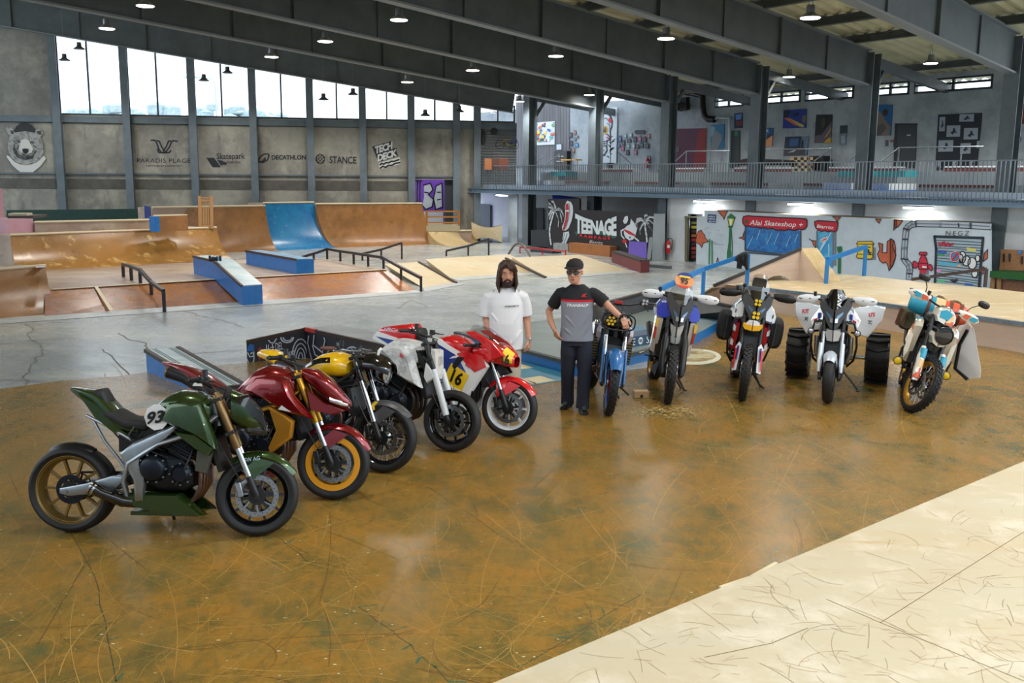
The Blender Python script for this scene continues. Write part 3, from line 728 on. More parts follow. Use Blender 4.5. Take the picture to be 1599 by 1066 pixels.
mb=MB(); a,b=Gd(227,356,1.25),Gd(236,352,1.25); mb.prism([a,b,b+Z3*(up_at(b,236,323)-1.25),a+Z3*(up_at(a,227,321)-1.25)],(0,.06,0))
T(mb.build('blue_board',paint((14,60,140),.4)),'narrow upright dark blue panel at the left end of the tall brown ramp','panel')
# wooden slatted gate
W4=facing(322,356.5,z=1.25); g=E('wooden_gate','upright pale wooden slatted gate standing on the golden ramp deck','gate',W4.at(322,356)); go=Vector(g.location)
mb=MB()
for x in (312.5,331):mb.bar(W4.at(x,357)-go,W4.at(x-1,306)-go,.09,.09,up=W4.N)
mb.build('post',paint((176,132,84),.6),g)
mb=MB()
for x in (314.6,317.3,320,322.7,325.4,328.2):mb.bar(W4.at(x,352)-go,W4.at(x,314)-go,.022,.03,up=W4.N)
mb.build('slat_panel',paint((190,148,98),.6),g)
mb=MB()
for y in (313,353):mb.bar(W4.at(312,y)-go,W4.at(331,y)-go,.06,.07,up=W4.N)
mb.bar(W4.at(313,308.5)-go,W4.at(330,308.5)-go,.04,.04); mb.build('cross_rail',paint((170,126,80),.6),g)
# blue ledges on the funbox
def ledge(name,label,sts,wv,h,mt,topm,edge):
 """sts: ground points along the near edge; wv: width vector; h height"""
 t=E(name,label,'ledge',sts[-1]); o=Vector(t.location); sts=[p-o for p in sts]
 mb=MB(); rows=[[p,p+Z3*h,p+wv+Z3*h,p+wv] for p in sts]; mb.grid(rows,close_u=True)
 for r in (rows[0],rows[-1]):k=mb.V(r); mb.face(range(k,k+4))
 mb.build('body',mt,t,smooth=0)
 mb=MB(); mb.grid([[p+Z3*(h+.004),p+wv+Z3*(h+.004)] for p in sts]); mb.grid([[p+Z3*(h+.02),p+wv+Z3*(h+.02)] for p in sts])
 rr=[[p+Z3*h,p+Z3*(h+.02),p+wv+Z3*(h+.02),p+wv+Z3*h] for p in sts]
 mb=MB(); mb.grid(rr,close_u=True)
 for r in (rr[0],rr[-1]):k=mb.V(r); mb.face(range(k,k+4))
 mb.build('top_sheet',topm,t,smooth=0)
 mb=MB()
 for a,b in zip(sts,sts[1:]):mb.bar(a+Z3*(h+.005),b+Z3*(h+.005),.05,.05)
 mb.build('edge_angle',edge,t)
 return t
M_ETOP=layered('worn_ledge_top',(150,176,188),[((190,205,205),2,.45,.6,(.2,1,1)),((96,120,130),5,.6,.72,(.2,1,1))],.35)
M_EDGE=mat('rusty_steel_angle',(62,48,42),.5,.5)
wv=Gd(410.5,474.7)-Gd(379,477.3)
ledge('ledge','bright blue skate ledge bending down the front bank, nearest of the two on the funbox',[Gd(302.8,427.4,ZQ),Gd(335.7,436.5,ZQ),Gd(379,477.3,0)],wv,.43,M_BLUE,M_ETOP,M_EDGE)
wv=Gd(490.7,427,ZQ)-Gd(463.5,428,ZQ)
ledge('ledge','straight bright blue skate ledge farther back on the funbox top',[Gd(384.6,412,ZQ),Gd(463.5,428,ZQ)],wv,.36,M_BLUE,mat('blue_grey_top',(110,150,180),.4,noise=.3,nscale=4),M_EDGE)
# items on the ledge
c0_=Gd(340,405,ZQ+.47)
for dx,w_,h_,cc,lb,nm in ((-12,.06,.13,(24,26,30),'black canned drink at the left of the row','drinks_can'),(-6,.1,.09,(30,32,40),'small dark bag lying in the middle','bag'),(-1,.07,.11,(30,90,160),'little blue cup','cup'),(4,.06,.13,(24,26,30),'black canned drink at the right of the row','drinks_can')):
 p=Gd(340+dx,407.5,ZQ+.452); mb=MB()
 if nm == 'bag':mb.loft([(-.08,0,.05,.03,.03,.05),(-.03,0,.06,.05,.05,.06),(.05,0,.05,.05,.05,.05),(.09,0,.04,.03,.03,.04)],8)
 else:mb.lathe([(0,0),(w_*.45,0),(w_*.5,.01),(w_*.5,h_-.02),(w_*.4,h_),(0,h_)],axis=(0,0,1),n=10,closed=False)
 o=mb.build(nm,paint(cc,.4)); o.location=p; T(o,lb +' on the near blue ledge',nm.replace('_',' '))
 # rails
def rail(name,label,pts,posts,r=.03,m=None,post_r=None,cat='rail'):
 """pts: list of top points; posts: list of (top point, foot point)"""
 o=Vector(posts[0][1]) if posts else Vector(pts[0]); t=E(name,label,cat,o)
 mb=MB()
 for a,b in zip(pts,pts[1:]):mb.bar(a-o,b-o,r*2,r*2)
 mb.build('top_bar',m or M_RAILB,t)
 for a,b in posts:MB().bar(a-o,b-o,(post_r or r)*1.7,(post_r or r)*1.7).build('post',m or M_RAILB,t)
 return t
def vp(px,py,zf,pyt,pxt=None):g=Gd(px,py,zf); return (Vector((g.x,g.y,up_at(g,pxt or px,pyt))),g)
def rail_px(name,label,plist,r=.03,m=None,ends=None):
 po=[vp(*p) for p in plist]; pts=[p[0] for p in po]
 if ends:pts=[e for e in (ends[0],) if e is not None]+pts+[e for e in (ends[1],) if e is not None]
 return rail(name,label,pts,po,r,m)
rail_px('grind_rail','short bent dark rail on the funbox in front of the golden ramp',[(193,432,ZQ,412.5),(205.5,437.5,ZQ,415.5),(219.5,443,ZQ,421),(237,464,.16,440),(257,487,0,454)],.035)
h3=vp(603,420,ZQ,400)[0]
rail_px('grind_rail','long dark handrail running over the funbox and down its right bank',[(490,405.5,ZQ,396),(511,404.5,ZQ,388.5),(531.5,408,ZQ,392),(552.5,412.5,ZQ,395),(575,416,ZQ,398.5),(599,419.5,ZQ,402),(626.5,437,.2,417.5),(657.5,455.5,0,433.5)],.035,ends=(Gd(470,402,.44),None))
rail_px('grind_rail','sloped dark rail standing on the concrete behind the long handrail',[(566,406.5,0,396),(595.5,405,0,389.5),(627.5,404.5,0,379)],.035)
rail_px('grind_rail','sloped dark rail standing on the tan wedge left of the long haired person',[(697,400,.1,391.5),(731,399,.15,384),(763,398.5,.2,373.5)],.035)
M_RED=paint((170,34,40),.4)
rail_px('flat_bar','low red flat bar rail in front of the black painted wall',[(812,395,0,386),(847,397,0,388.5),(883,406,.1,392.5)],.03,M_RED)
a0=Gd(793.5,397.5,.25); a1=Gd(828,401,.25); mid=(a0+a1)/2
mb=MB(); P=[a0.lerp(a1,i/10)+Z3*(sin(pi*i/10)*.42) for i in range(11)]; mb.tube(P,.035,6)
T(mb.build('arched_rail',paint((92,84,78),.4,.5)),'small grey arched rail on the tan wedge, behind the capped person','rail')
# tan wedges in the middle
def wedge(name,label,foot,ridge,z,mt,edgepx=None,back=None):
 t=E(name,label,'ramp',Gd(*foot[0])); o=Vector(t.location); F=[Gd(*p,0)-o for p in foot]; Rr=[Gd(*p,z)-o for p in ridge]
 B=[Gd(*p,0)-o for p in back] if back else [Vector((p.x,p.y+1.2,0)) for p in Rr]
 mb=MB(); mb.grid([F,Rr,B])
 for e in (0,-1):k=mb.V([F[e],Rr[e],B[e]]); mb.face((k,k+1,k+2))
 mb.build('riding_surface',mt,t,smooth=0); return t,o
t,o=wedge('wedge_ramp','low tan plywood wedge at the foot of the long handrail',[(661,449.5),(713,441.5)],[(600,412),(655,409)],.30,M_TANR)
mb=MB(); mb.bar(Gd(654,409,.31)-o,Gd(713,441.5,.02)-o,.06,.05); mb.build('edge_angle',M_EDGE,t)
k=MB(); k.prism([Gd(661,449.5)-o+Z3*.012,Gd(713,441.5)-o+Z3*.012,Gd(727,443.5)-o+Z3*.012,Gd(663,456)-o+Z3*.012],(0,0,-.01)); k.build('steel_threshold',M_STRIP,t)
t,o=wedge('wedge_ramp','wide low tan plywood ramp behind the long haired person',[(704,434.5),(780,428.5),(850,424)],[(664,404.5),(740,400),(795,397)],.32,M_TANR)
k=MB(); k.prism([Gd(704,434.5)-o+Z3*.012,Gd(850,424)-o+Z3*.012,Gd(856,427)-o+Z3*.012,Gd(716,438.5)-o+Z3*.012],(0,0,-.01)); k.build('steel_threshold',M_STRIP,t)
t,o=wedge('wedge_ramp','wide low tan plywood ramp behind the capped person',[(851,432.5),(985,422.5)],[(800,402),(905,397.5)],.34,M_TANR)
mb=MB(); mb.bar(Gd(790,403,.36)-o,Gd(852,433,.02)-o,.08,.05); mb.build('edge_angle',M_EDGE,t)
k=MB(); k.prism([Gd(851,432.5)-o+Z3*.012,Gd(985,422.5)-o+Z3*.012,Gd(998,425)-o+Z3*.012,Gd(853,436)-o+Z3*.012],(0,0,-.01)); k.build('steel_threshold',M_STRIP,t)
wv=Gd(1014,425)-Gd(1000,426)
ledge('ledge','dark red sided ledge with black top behind the capped person',[Gd(955,409),Gd(1000,426)],wv,.36,paint((104,40,44),.5),paint((50,52,50),.5),M_EDGE)
boxpx('steel_pipe_curb','grey low steel curb lying on the concrete right of the dark red ledge','curb',[(1014,417),(1043,420)],0,None,.09,M_GALV,.18)
# far small things
for i,(pxs,lb) in enumerate((([(857,384),(880,385.5)],'small orange brown curb box left of the lattice block'),([(888,394),(952,401)],'long low orange brown box in front of the black painted wall'))):
 boxpx('low_box',lb,'ramp box',pxs,0,None,.22+.16*i,mat('orange_brown_ply',(170,108,60),.5,noise=.2,nscale=3),.8)
boxpx('lattice_block','low grey and white lattice block in front of the black painted wall','block',[(864,391),(887,392.5)],0,None,.3,mat('grey_white_lattice',(170,176,178),.6,noise=.5,nscale=14),.3)
boxpx('dark_ledge','low black topped ledge behind the arched rail','ledge',[(828,393),(862,396)],0,None,.1,paint((50,56,70),.5),.5)
# wooden rail fence over the corner ramp
W5=FW.off(3.4); g=E('wooden_fence','small wooden rail fence above the far corner ramp, left of the grey steel sheets','fence',W5.at(690,352)); go=Vector(g.location)
mb=MB()
for x in (666,716.5):mb.bar(W5.at(x,352)-go,W5.at(x,329.5)-go,.09,.07,up=W5.N)
mb.build('post',paint((190,120,40),.5),g)
mb=MB()
for y in (330,338.5,347.5):mb.bar(W5.at(665,y)-go,W5.at(717,y)-go,.06,.07,up=W5.N)
mb.build('fence_rail',paint((196,126,44),.5),g)
mb=MB(); mb.prism([W5.at(666,350),W5.at(718,350),W5.at(718,361),W5.at(666,361)],W5.N*-.1); T(mb.build('tan_backing_board',M_TANR),'plain tan board under the small wooden rail fence','board')
# tan concave sheet right of corner ramp
W6=facing(762,379); mb=MB()
topc=[(736,347.5),(741,349.5),(748,353),(758,356),(768,356.5),(777,354.5),(784,352)]; botc=[(784,378.5),(776,375),(764,371.5),(752,371),(745,373.5),(738,374)]
mb.prism([W6.at(*p) for p in topc+botc],W6.N*-1.4)
T(mb.build('scooped_ramp',M_TANR),'pale plywood ramp side with scooped top and arched foot, in the far corner','ramp')
# ================================================================== obstacles of the middle ground
M_GRAF=mat('black_graffiti_board',(34,36,44),.45,noise=.3,nscale=5)
A=G(229.5,581); B=G(328,623); wv=G(280,543,.32)-G(230,547,.32)
t=E('ledge','blue sided grind ledge with worn silvery top sloping down, behind the green motorcycle','ledge',A); o=Vector(A)
h0,h1=.32,.13
def quadbox(t,name,P,hs,mt,o):
 mb=MB(); lo=[p-o for p in P]; up=[p-o+Z3*h for p,h in zip(P,hs)]; mb.skinpoly(lo,up); return mb.build(name,mt,t,smooth=0)
quadbox(t,'body',[A,B,B+wv,A+wv],[h0,h1,h1,h0],M_BLUE,o)
mb=MB(); mb.skinpoly([A-o+Z3*h0,B-o+Z3*h1,B+wv-o+Z3*h1,A+wv-o+Z3*h0],[p-o+Z3*(h+.012) for p,h in ((A,h0),(B,h1),(B+wv,h1),(A+wv,h0))]); mb.build('top_sheet',M_ETOP,t,smooth=0)
mb=MB();
for k in (0,1):mb.bar(A-o+wv*k+Z3*h0,B-o+wv*k+Z3*h1,.06,.05)
mb.bar(B-o+Z3*h1,B-o+wv+Z3*h1,.05,.04); mb.build('edge_angle',M_EDGE,t)
mb=MB()
for u in (.22,.30,.72,.8):mb.bar(A-o+wv*u+Z3*(h0+.014),B-o+wv*u+Z3*(h1+.014),.012,.006)
mb.build('wax_streak',paint((90,100,104),.4),t)
# graffiti ledge
a,c=G(386,567),G(478,559); hl,hp=.33,.46; e=G(625,597)
t=E('graffiti_ledge','black ledge covered in white chalk graffiti with grey worn top, behind the yellow motorcycle','ledge',c); o=Vector(c)
bk=G(529.6,508,hp)-G(478.4,513.8,hp)
mb=MB(); bb=Vector((.3,2.0,0)); mb.skinpoly([a-o,c-o,c-o+bb],[a-o+Z3*hl,c-o+Z3*hp,c-o+bb+Z3*.01]); mb.skinpoly([a-o,c-o+bb,a-o+bb],[a-o+Z3*hl,c-o+bb+Z3*.01,a-o+bb+Z3*.01]); mb.build('end_face',M_GRAF,t,smooth=0)
quadbox(t,'body',[c,e,e+bk,c+bk],[hp]*4,M_GRAF,o)
mb=MB(); mb.skinpoly([p-o+Z3*hp for p in (c,e,e+bk,c+bk)],[p-o+Z3*(hp+.015) for p in (c,e,e+bk,c+bk)]); mb.build('top_sheet',layered('grey_ledge_top',(112,118,118),[((140,146,146),2,.45,.62,(.2,1,1)),((70,72,72),3,.62,.72,None)],.35),t,smooth=0)
mb=MB(); mb.bar(a-o+Z3*hl,c-o+Z3*hp,.03,.05); mb.bar(c-o+Z3*hp,e-o+Z3*hp,.05,.06); mb.build('edge_angle',M_EDGE,t)
mb=MB(); mb.bar((c-o).lerp(e-o,.015)+Z3*(hp+.005),(c-o).lerp(e-o,.13)+Z3*(hp+.005),.06,.065); mb.build('red_edge_paint',paint((176,48,40),.4),t)
WL,WR=Wall(c,c-a),Wall(c,e-c)
mb=MB(); zx=lambda x,y:(380+x/6.15,500+y/6.15)
def chalk(W,pts,wd=.012,mi=0):
 P=[W.at(*zx(*p),.012)-o for p in pts]
 for p,q in zip(P,P[1:]):
  d=q-p
  if d.length > 1e-5:s=d.normalized().cross(W.N)*wd/2; e_=d.normalized()*wd*.25; mb.prism([p-s-e_,p+s-e_,q+s+e_,q-s+e_],W.N*.003,mi)
def arc(cx,cy,rx,ry,a0,a1,n=10):return [(cx+rx*cos(radians(a0+(a1-a0)*i/n)),cy-ry*sin(radians(a0+(a1-a0)*i/n))) for i in range(n+1)]
for i in range(4):chalk(WL,arc(550,370,20+i*22,60+i*44,0,180),.016)
chalk(WL,[(240,190),(262,215),(290,218),(318,175)],.014); chalk(WL,arc(420,165,60,48,180,360),.02); chalk(WL,arc(425,165,42,30,180,360),.016)
for x in (222,240):chalk(WL,[(x,235),(x-4,385)]);
chalk(WL,[(208,290),(250,270)]); chalk(WL,[(212,340),(256,325)]); chalk(WL,[(262,262),(292,256)]); chalk(WL,[(278,230),(292,330),(282,380)])
chalk(WR,[(680,145),(670,235),(760,310),(785,190),(775,170)],.02); chalk(WR,[(665,245),(690,330),(770,385),(775,415)],.02); chalk(WR,[(628,150),(618,215),(650,350),(655,372)],.014)
for r_ in (0,1,2):chalk(WR,arc(842,415,22+r_*18,50+r_*42,0,180),.02,1 if r_ == 2 else 0)
chalk(WR,arc(925,370,38,85,-10,190),.022); chalk(WR,arc(1045,330,70,75,60,270),.02); chalk(WR,[(1100,290),(1112,300),(1100,345),(1045,400)],.04); chalk(WR,arc(1020,300,40,36,0,180),.01)
chalk(WR,[(900,215),(905,280)]); chalk(WR,[(915,215),(920,280)]); chalk(WR,[(1168,320),(1160,420)],.014,1); chalk(WR,arc(1235,440,60,80,20,180),.02); chalk(WR,[(1120,310),(1125,420)],.02)
def wl_text(W,txt,x0,x1,yb,yt,rise=0):
 P=[W.at(*zx(*p),.012)-o for p in ((x0,yb),(x1,yb+rise),(x1,yt+rise),(x0,yt))]; letter(mb,txt,quad_fn(*P,W.N,.004),0,res=2)
wl_text(WL,'DEL',308,378,288,215,-10); wl_text(WL,'WOOD',322,436,372,300,-14); wl_text(WL,'ESE',440,492,365,300,-14)
mb.build('chalk_drawing',[paint((186,190,204),.7),paint((150,160,110),.7)],t,smooth=0)
mb=MB()
for pts,mi in (([(40,262),(60,225),(100,235),(105,290),(40,300)],0),([(135,290),(150,255),(175,265),(185,350),(150,395),(135,330)],1)):P=[WL.at(*zx(*p),.012)-o for p in pts]; mb.prism(P,WL.N*.003,mi)
chalk(WL,arc(70,350,34,70,200,340)+[(100,300),(95,345),(60,350),(42,310)],.014,2); chalk(WL,[(70,320),(85,310)],.02,2)
mb.build('painted_figure',[paint((20,84,150),.6),paint((120,36,40),.6),paint((170,190,200),.7)],t,smooth=0)
# blue pad
M_PADTOP=layered('pad_top_boards',(112,124,112),[((128,140,140),.8,.42,.6,(.2,1,1)),((88,122,140),.6,.52,.6,(1,.4,1)),((150,150,120),2,.66,.74,None)],.3,.03)
zp=.17; P=[G(712,535),G(905,589),G(1062,551),G(1130,512),G(1022,497),G(925,505),G(760,503)]
t=E('low_pad','low blue edged platform with worn grey green top behind the two people','platform',P[1]); o=Vector(P[1])
P[-1]=G(756,511.5,zp); P[-1].z=0
mb=MB(); mb.prism([p-o for p in P],(0,0,zp)); mb.build('body',paint((12,104,168),.4),t,smooth=0)
mb=MB(); mb.prism([p-o+Z3*zp for p in P],(0,0,.012)); mb.build('top_sheet',M_PADTOP,t,smooth=0)
mb=MB()
for i in (0,1):mb.bar(P[i]-o+Z3*(zp+.005),P[i+1]-o+Z3*(zp+.005),.09,.05)
mb.build('edge_angle',mat('chalked_edge',(60,66,66),.5,noise=.5,nscale=20),t)
mb=MB()
for l in ([(925,522),(1000,508),(1010,514),(925,532)],):mb.prism([G(x,y,zp+.014)-o for x,y in l],(0,0,.003))
mb.build('blue_stripe',paint((78,122,150),.4),t,smooth=0)
mb=MB()
for l in ([(1013,545),(1000,551),(990,548),(1010,544)],[(1045,528),(1062,522),(1075,528),(1050,536)],[(880,520),(930,529),(932,532),(880,523)]):mb.prism([G(x,y,zp+.014)-o for x,y in l],(0,0,.004))
mb.build('pale_stripe',paint((176,170,140),.5),t,smooth=0)['kind']='stuff'
# lettered board on the pad
a,b=G(950,549,zp),G(1066,530,zp); n=Wall(a,b-a)
t=E('lettered_board','low dark blue board with white round lattice mark and capital letters between two motorcycles','board',a); o=Vector(a)
hh=.165; mb=MB(); mb.skinpoly([a-o+Z3*.013,b-o+Z3*.013,b-o+Z3*(.013+hh),a-o+Z3*(.013+hh)],[p-n.N*.35+Z3*z_ for p,z_ in ((a-o,.013),(b-o,.013),(b-o,.013+hh),(a-o,.013+hh))]); mb.build('board',paint((24,62,92),.4),t,smooth=0)
mb=MB()
def bw_text(txt,x0,x1):
 p0=n.at(x0,545,.004)-o; p1=n.at(x1,545,.004)-o; z0,z1=.04,.15
 Q=[Vector((p0.x,p0.y,z0)),Vector((p1.x,p1.y,z0)),Vector((p1.x,p1.y,z1)),Vector((p0.x,p0.y,z1))]; letter(mb,txt,quad_fn(*Q,n.N,.003),res=2)
bw_text('STANCE',956,991.5); bw_text('STANCE',1009,1048)
cc=n.at(1000,540,.004)-o; cc.z=.095; mb.lathe([(0,0),(.058,0),(.058,.003),(0,.003)],cc,n.N,20,closed=False); mb.build('lettering',paint((214,220,222),.6),t,smooth=0)
mb=MB()
for k in (-1,0,1):
 for s_ in (-1,1):q=cc +n.U*k*.026 +n.N*.004; mb.bar(q-(n.U*.025+Z3*.025*s_),q+(n.U*.025+Z3*.025*s_),.007,.003,up=n.N)
mb.build('lattice_mark',paint((24,62,92),.4),t)
# painted floor patches
def floorpatch(name,lists,mt,z=.014):
 mb=MB()
 for l in lists:mb.prism([G(x,y,z) for x,y in l],(0,0,.002))
 return mb.build(name,mt,bf,smooth=0)
floorpatch('turquoise_paint',[[(735,607),(815,563),(876,581),(876,594.5),(838,600.5),(800,603)]],layered('turquoise_floor_paint',(60,138,160),[((40,120,156),1.5,.45,.6,None),((110,150,140),4,.62,.7,None)],.35))
floorpatch('beige_paint',[[(812,567.5),(833,573.8),(812,576.5)],[(818,590.6),(844,586.7),(867,593.8),(835,599.4)],[(796,586),(801,585),(838,598.5),(834,600)]],paint((222,206,160),.4),.0165)
floorpatch('white_circle',[[(1085+sx*41*cos(q),557+12.5*sin(q)) for q in [i*pi/18 for i in range(36)] for sx in (1,)]],layered('worn_circle',(186,176,136),[((140,112,60),3,.48,.56,None)],.4))
floorpatch('white_ring',[[(1085+41*cos(q),557+12.5*sin(q)) for q in [radians(-70+i*16) for i in range(16)]]+[(1083+35*cos(q),556+9*sin(q)) for q in [radians(-70+i*16) for i in range(15,-1,-1)]]],paint((200,196,172),.5),.0165)
mb=MB()
for i in range(700):
 a_,r_=R.uniform(0,6.3),R.random()**.6; px,py=1035+95*r_*cos(a_),643+17*r_*sin(a_); c=G(px,py); sz=R.uniform(.004,.018)*(1.2-r_)
 k=mb.V([(c.x+sz*2.2*cos(q)*R.uniform(.5,1),c.y+sz*sin(q)*R.uniform(.5,1),BZ+.0018) for q in (0,1.2,2.4,3.6,5)]); mb.face(range(k,k+5))
mb.build('worn_speck',paint((206,180,120),.6),bf,smooth=0)['kind']='stuff'
# black bank
bt,bb_=[(915,480.5),(1022,452.5),(1168,483)],[(915,507),(1022,497),(1168,518)]
T0=[G(*p,.5) for p in bt]; F0=[G(*p) for p in bb_]
t=E('black_bank','low black speckled skate bank running behind the front row of parked motorcycles','ramp',F0[1]); o=Vector(F0[1])
mb=MB(); mb.grid([[p-o for p in F0],[p-o for p in T0],[Vector((p.x,p.y+.02,0))-o for p in T0]]); mb.build('riding_surface',mat('black_speckled_ply',(44,48,54),.45,col2=(30,34,38),nscale=9),t,smooth=0)
mb=MB()
for p,q in zip(T0,T0[1:]):mb.bar(p-o,q-o,.08,.04)
mb.build('edge_angle',paint((58,46,40),.5),t)
mb=MB()
for i in range(260):
 u,v=R.random(),R.uniform(.1,.95); k_=R.choice((0,1)); p=F0[k_].lerp(F0[k_+1],u).lerp(T0[k_].lerp(T0[k_+1],u),v)-o; s_=R.uniform(.004,.011)
 q=mb.V([p+Vector((s_*cos(w_),-.01,s_*sin(w_)+.01)) for w_ in (0,2.1,4.2)]); mb.face((q,q+1,q+2))
mb.build('chip',paint((120,124,128),.6),t,smooth=0)['kind']='stuff'
# right funbox
ZF=.5
t=E('funbox','large pale wooden funbox with long front wall and broad tan top, right','funbox',G(1240,494)); o=Vector(t.location)
fT=[G(1152,446,ZF),G(1250,457,ZF),G(1400,477.5,ZF),G(1599,505,ZF),G(1800,531,ZF)]
bT=[G(1134,444.5,ZF),G(1230,432,ZF),G(1320,428.5,ZF),G(1350,430,ZF),G(1400,436,ZF),G(1540,449.5,ZF),G(1800,478,ZF)]
mb=MB(); P=[p-o for p in fT+bT[::-1]]; k=mb.V(P); mb.face(range(k,k+len(P)))
mb.build('flat_top',M_TANR,t,smooth=0)
mb=MB(); fd=[Vector((p.x,p.y,0)) for p in fT]; mb.grid([[p-o for p in fd],[p-o for p in fT]])
bd=[Vector((p.x,p.y,0)) for p in bT]; mb.grid([[p-o for p in bd],[p-o for p in bT]]); mb.build('side_wall',M_PINKP,t,smooth=0)
mb=MB()
for p,q in zip(fT,fT[1:]):mb.bar(p-o+Z3*-.01,q-o+Z3*-.01,.09,.07)
mb.build('steel_edge',mat('worn_blue_grey_steel',(122,138,150),.4,.4,noise=.4,nscale=14),t)
mb=MB(); mb.skinpoly([G(1088,468)-o,G(1134,444.5,ZF)-o,G(1156,447,ZF)-o,G(1118,470)-o],[Vector((p.x,p.y,-.0))-o for p in (G(1088,468),G(1134,444.5,ZF),G(1156,447,ZF),G(1118,470))]); mb.build('side_bank',mat('brown_side_bank',(120,84,52),.4,noise=.2),t,smooth=0)
for (x0,x1,y,zz_,lb) in ((1124,1168,475,.36,'lower'),(1139,1168,462,.5,'upper')):
 pass
boxpx('step_box','pale wooden step box at the left end of the big funbox','step',[(1124,479),(1164,484)],0,None,.34,M_PINKP,.9)
boxpx('step_board','small pale board step left of the wooden step box','step',[(1107,472),(1126,475)],0,None,.12,M_TANR,.6)
# hip ramp on the funbox
c_,d_,e_=G(1246,437.5,ZF),G(1288,441,ZF),G(1312,440,ZF); a_=G(1114,449,.36);
zt1=up_at(c_,1250,390); tp=Vector((c_.x,c_.y,zt1)); wv2=(e_-d_)
t=E('kicker_ramp','tall wooden kicker ramp with an arch cut in its side, on the big funbox','ramp',c_); o=Vector(c_)
# side wall with arch
W7=Wall(c_,c_-a_); T1=W7.at(1251,390); base=[]
arch=[(1195,440.5),(1200,435),(1208,431),(1217,430),(1226,432),(1232,437),(1234,439)]
P=[W7.at(1114,450),W7.at(1160,443.5)]+[W7.at(*p) for p in arch]+[W7.at(1246,438.5),W7.at(1251,390),W7.at(1114,447)]
mb=MB(); mb.prism([p-o for p in P],-W7.N*.03);
mb.build('side_wall',M_PINKP,t,smooth=0)
W8=Wall(c_,d_-c_); mb=MB(); P2=[W8.at(1246,438.5),W8.at(1288,441.5),W8.at(1251,390)]; mb.prism([p-o for p in P2],-W8.N*.03); mb.build('side_wall',M_PINKP,t,smooth=0)
tl,tr=W7.at(1114,447.5),W7.at(1251,389.5); bk2=-W7.N*.93
lo=lambda p:Vector((p.x,p.y,max(.02,p.z-.8))); mb=MB(); mb.skinpoly([p-o for p in (tl,tr,lo(tr+bk2),lo(tl+bk2))],[p-o+Z3*.03 for p in (tl,tr,lo(tr+bk2),lo(tl+bk2))]); mb.build('up_ramp',M_TANR,t,smooth=0)
mb=MB(); mb.bar(tl-o+Z3*.02,tr-o+Z3*.02,.05,.07); mb.build('edge_angle',paint((48,44,42),.5),t)
wdt=G(1276,389,tr.z)-G(1251,389.5,tr.z)
mb=MB(); mb.skinpoly([tr-o,tr-o+wdt,e_-o,d_-o],[p+Z3*.03 for p in (tr-o,tr-o+wdt,e_-o,d_-o)]); mb.build('down_ramp',layered('birch_sheet',(212,188,140),[((190,162,112),1.2,.45,.6,None)],.5),t,smooth=0)
# blue handrails
MB_=paint((30,116,182),.35)
g1=Gd(1097,466,.2); p1t=Vector((g1.x,g1.y,up_at(g1,1094,420))); g2=Gd(1166,446,ZF); p2t=Vector((g2.x,g2.y,up_at(g2,1165,396))); g0=Gd(1030,452,.5)
rail('handrail','bright blue handrail rising from the black bank to the big funbox, jacket hanging on it',[g0,p1t,p2t],[(p1t,g1),(p2t,g2)],.045,MB_)
g2=Gd(1349,430.5,ZF); p2t=Vector((g2.x,g2.y,up_at(g2,1348,385))); p0=Gd(1292,405,ZF+.55)
rail('handrail','bright blue handrail behind the kicker ramp, in front of the yellow painted mailbox',[p0,p2t],[(p2t,g2),(p0,Vector((p0.x,p0.y,ZF)))],.045,MB_)
g2=Gd(1538,448,ZF); p2t=Vector((g2.x,g2.y,up_at(g2,1537,419.5))); p0=Gd(1424,436,ZF+.03)
rail('grind_rail','long thin brown rail sloping up in front of the painted shutter',[p0,p2t],[(p2t,g2)],.035,paint((62,46,44),.5))
# jacket on the rail
g2=Gd(1166,446,ZF); W9=facing(1163,446,z=ZF); o=W9.at(1163,397)
mb=MB()
out=[(1150,399),(1158,394.5),(1163,393),(1167,393),(1169,398),(1169,420),(1165,421.5),(1162,415),(1159,414),(1158,419.5),(1150,418),(1151,408),(1147,406)]
P=[W9.at(*p) for p in out]; cen=sum(P,Vector())/len(P)
rows=[[(p-cen)*.82+cen+W9.N*.14-o for p in P],[p+W9.N*.10-o for p in P],[p-W9.N*.08-o for p in P],[(p-cen)*.8+cen-W9.N*.12-o for p in P]]
mb.grid(rows,close_u=True);
for r_ in (rows[0],rows[-1]):k=mb.V(r_); mb.face(range(k,k+len(r_)))
for i_,(x_,y0_,y1_) in enumerate(((1154,398,416),(1160,396,412),(1166,400,418))):mb.tube([W9.at(x_,y0_)+W9.N*.13-o,W9.at(x_-1,(y0_+y1_)/2)+W9.N*.15-o,W9.at(x_,y1_)+W9.N*.12-o],[.02,.035,.015],6)
j=mb.build('black_jacket',mat('black_cloth',(22,24,28),.85,bump=.2,nscale=14)); j.location=o; T(j,'black jacket draped over the blue handrail','jacket')
# workshop corner at right under the balcony
W10=MW.off(-.4)
t=E('work_table','wooden table with dark green felt top at the right edge under the balcony','table',W10.at(1570,452)); o=Vector(t.location)
mb=MB(); a,b=W10.at(1546,423,.6),W10.at(1640,428,.6); h_=a.z; b.z=h_; mb.prism([a-o,b-o,b-o-W10.N*.9,a-o-W10.N*.9],(0,0,-.16)); mb.build('table_top',paint((30,84,36),.8),t)
for x in (1550,1560,1636):p=W10.at(x,440,.5); MB().bar(Vector((p.x,p.y,h_-.15))-o,Vector((p.x,p.y,0))-o,.08,.08).build('leg',paint((150,112,72),.6),t)
mb=MB(); p,q=W10.at(1562,440,.45),W10.at(1640,440,.45); mb.prism([Vector((p.x,p.y,.1))-o,Vector((q.x,q.y,.1))-o,Vector((q.x,q.y,h_-.2))-o,Vector((p.x,p.y,h_-.2))-o],W10.N*-.02); mb.build('front_board',mat('osb',(124,84,58),.6,noise=.4,nscale=18),t)
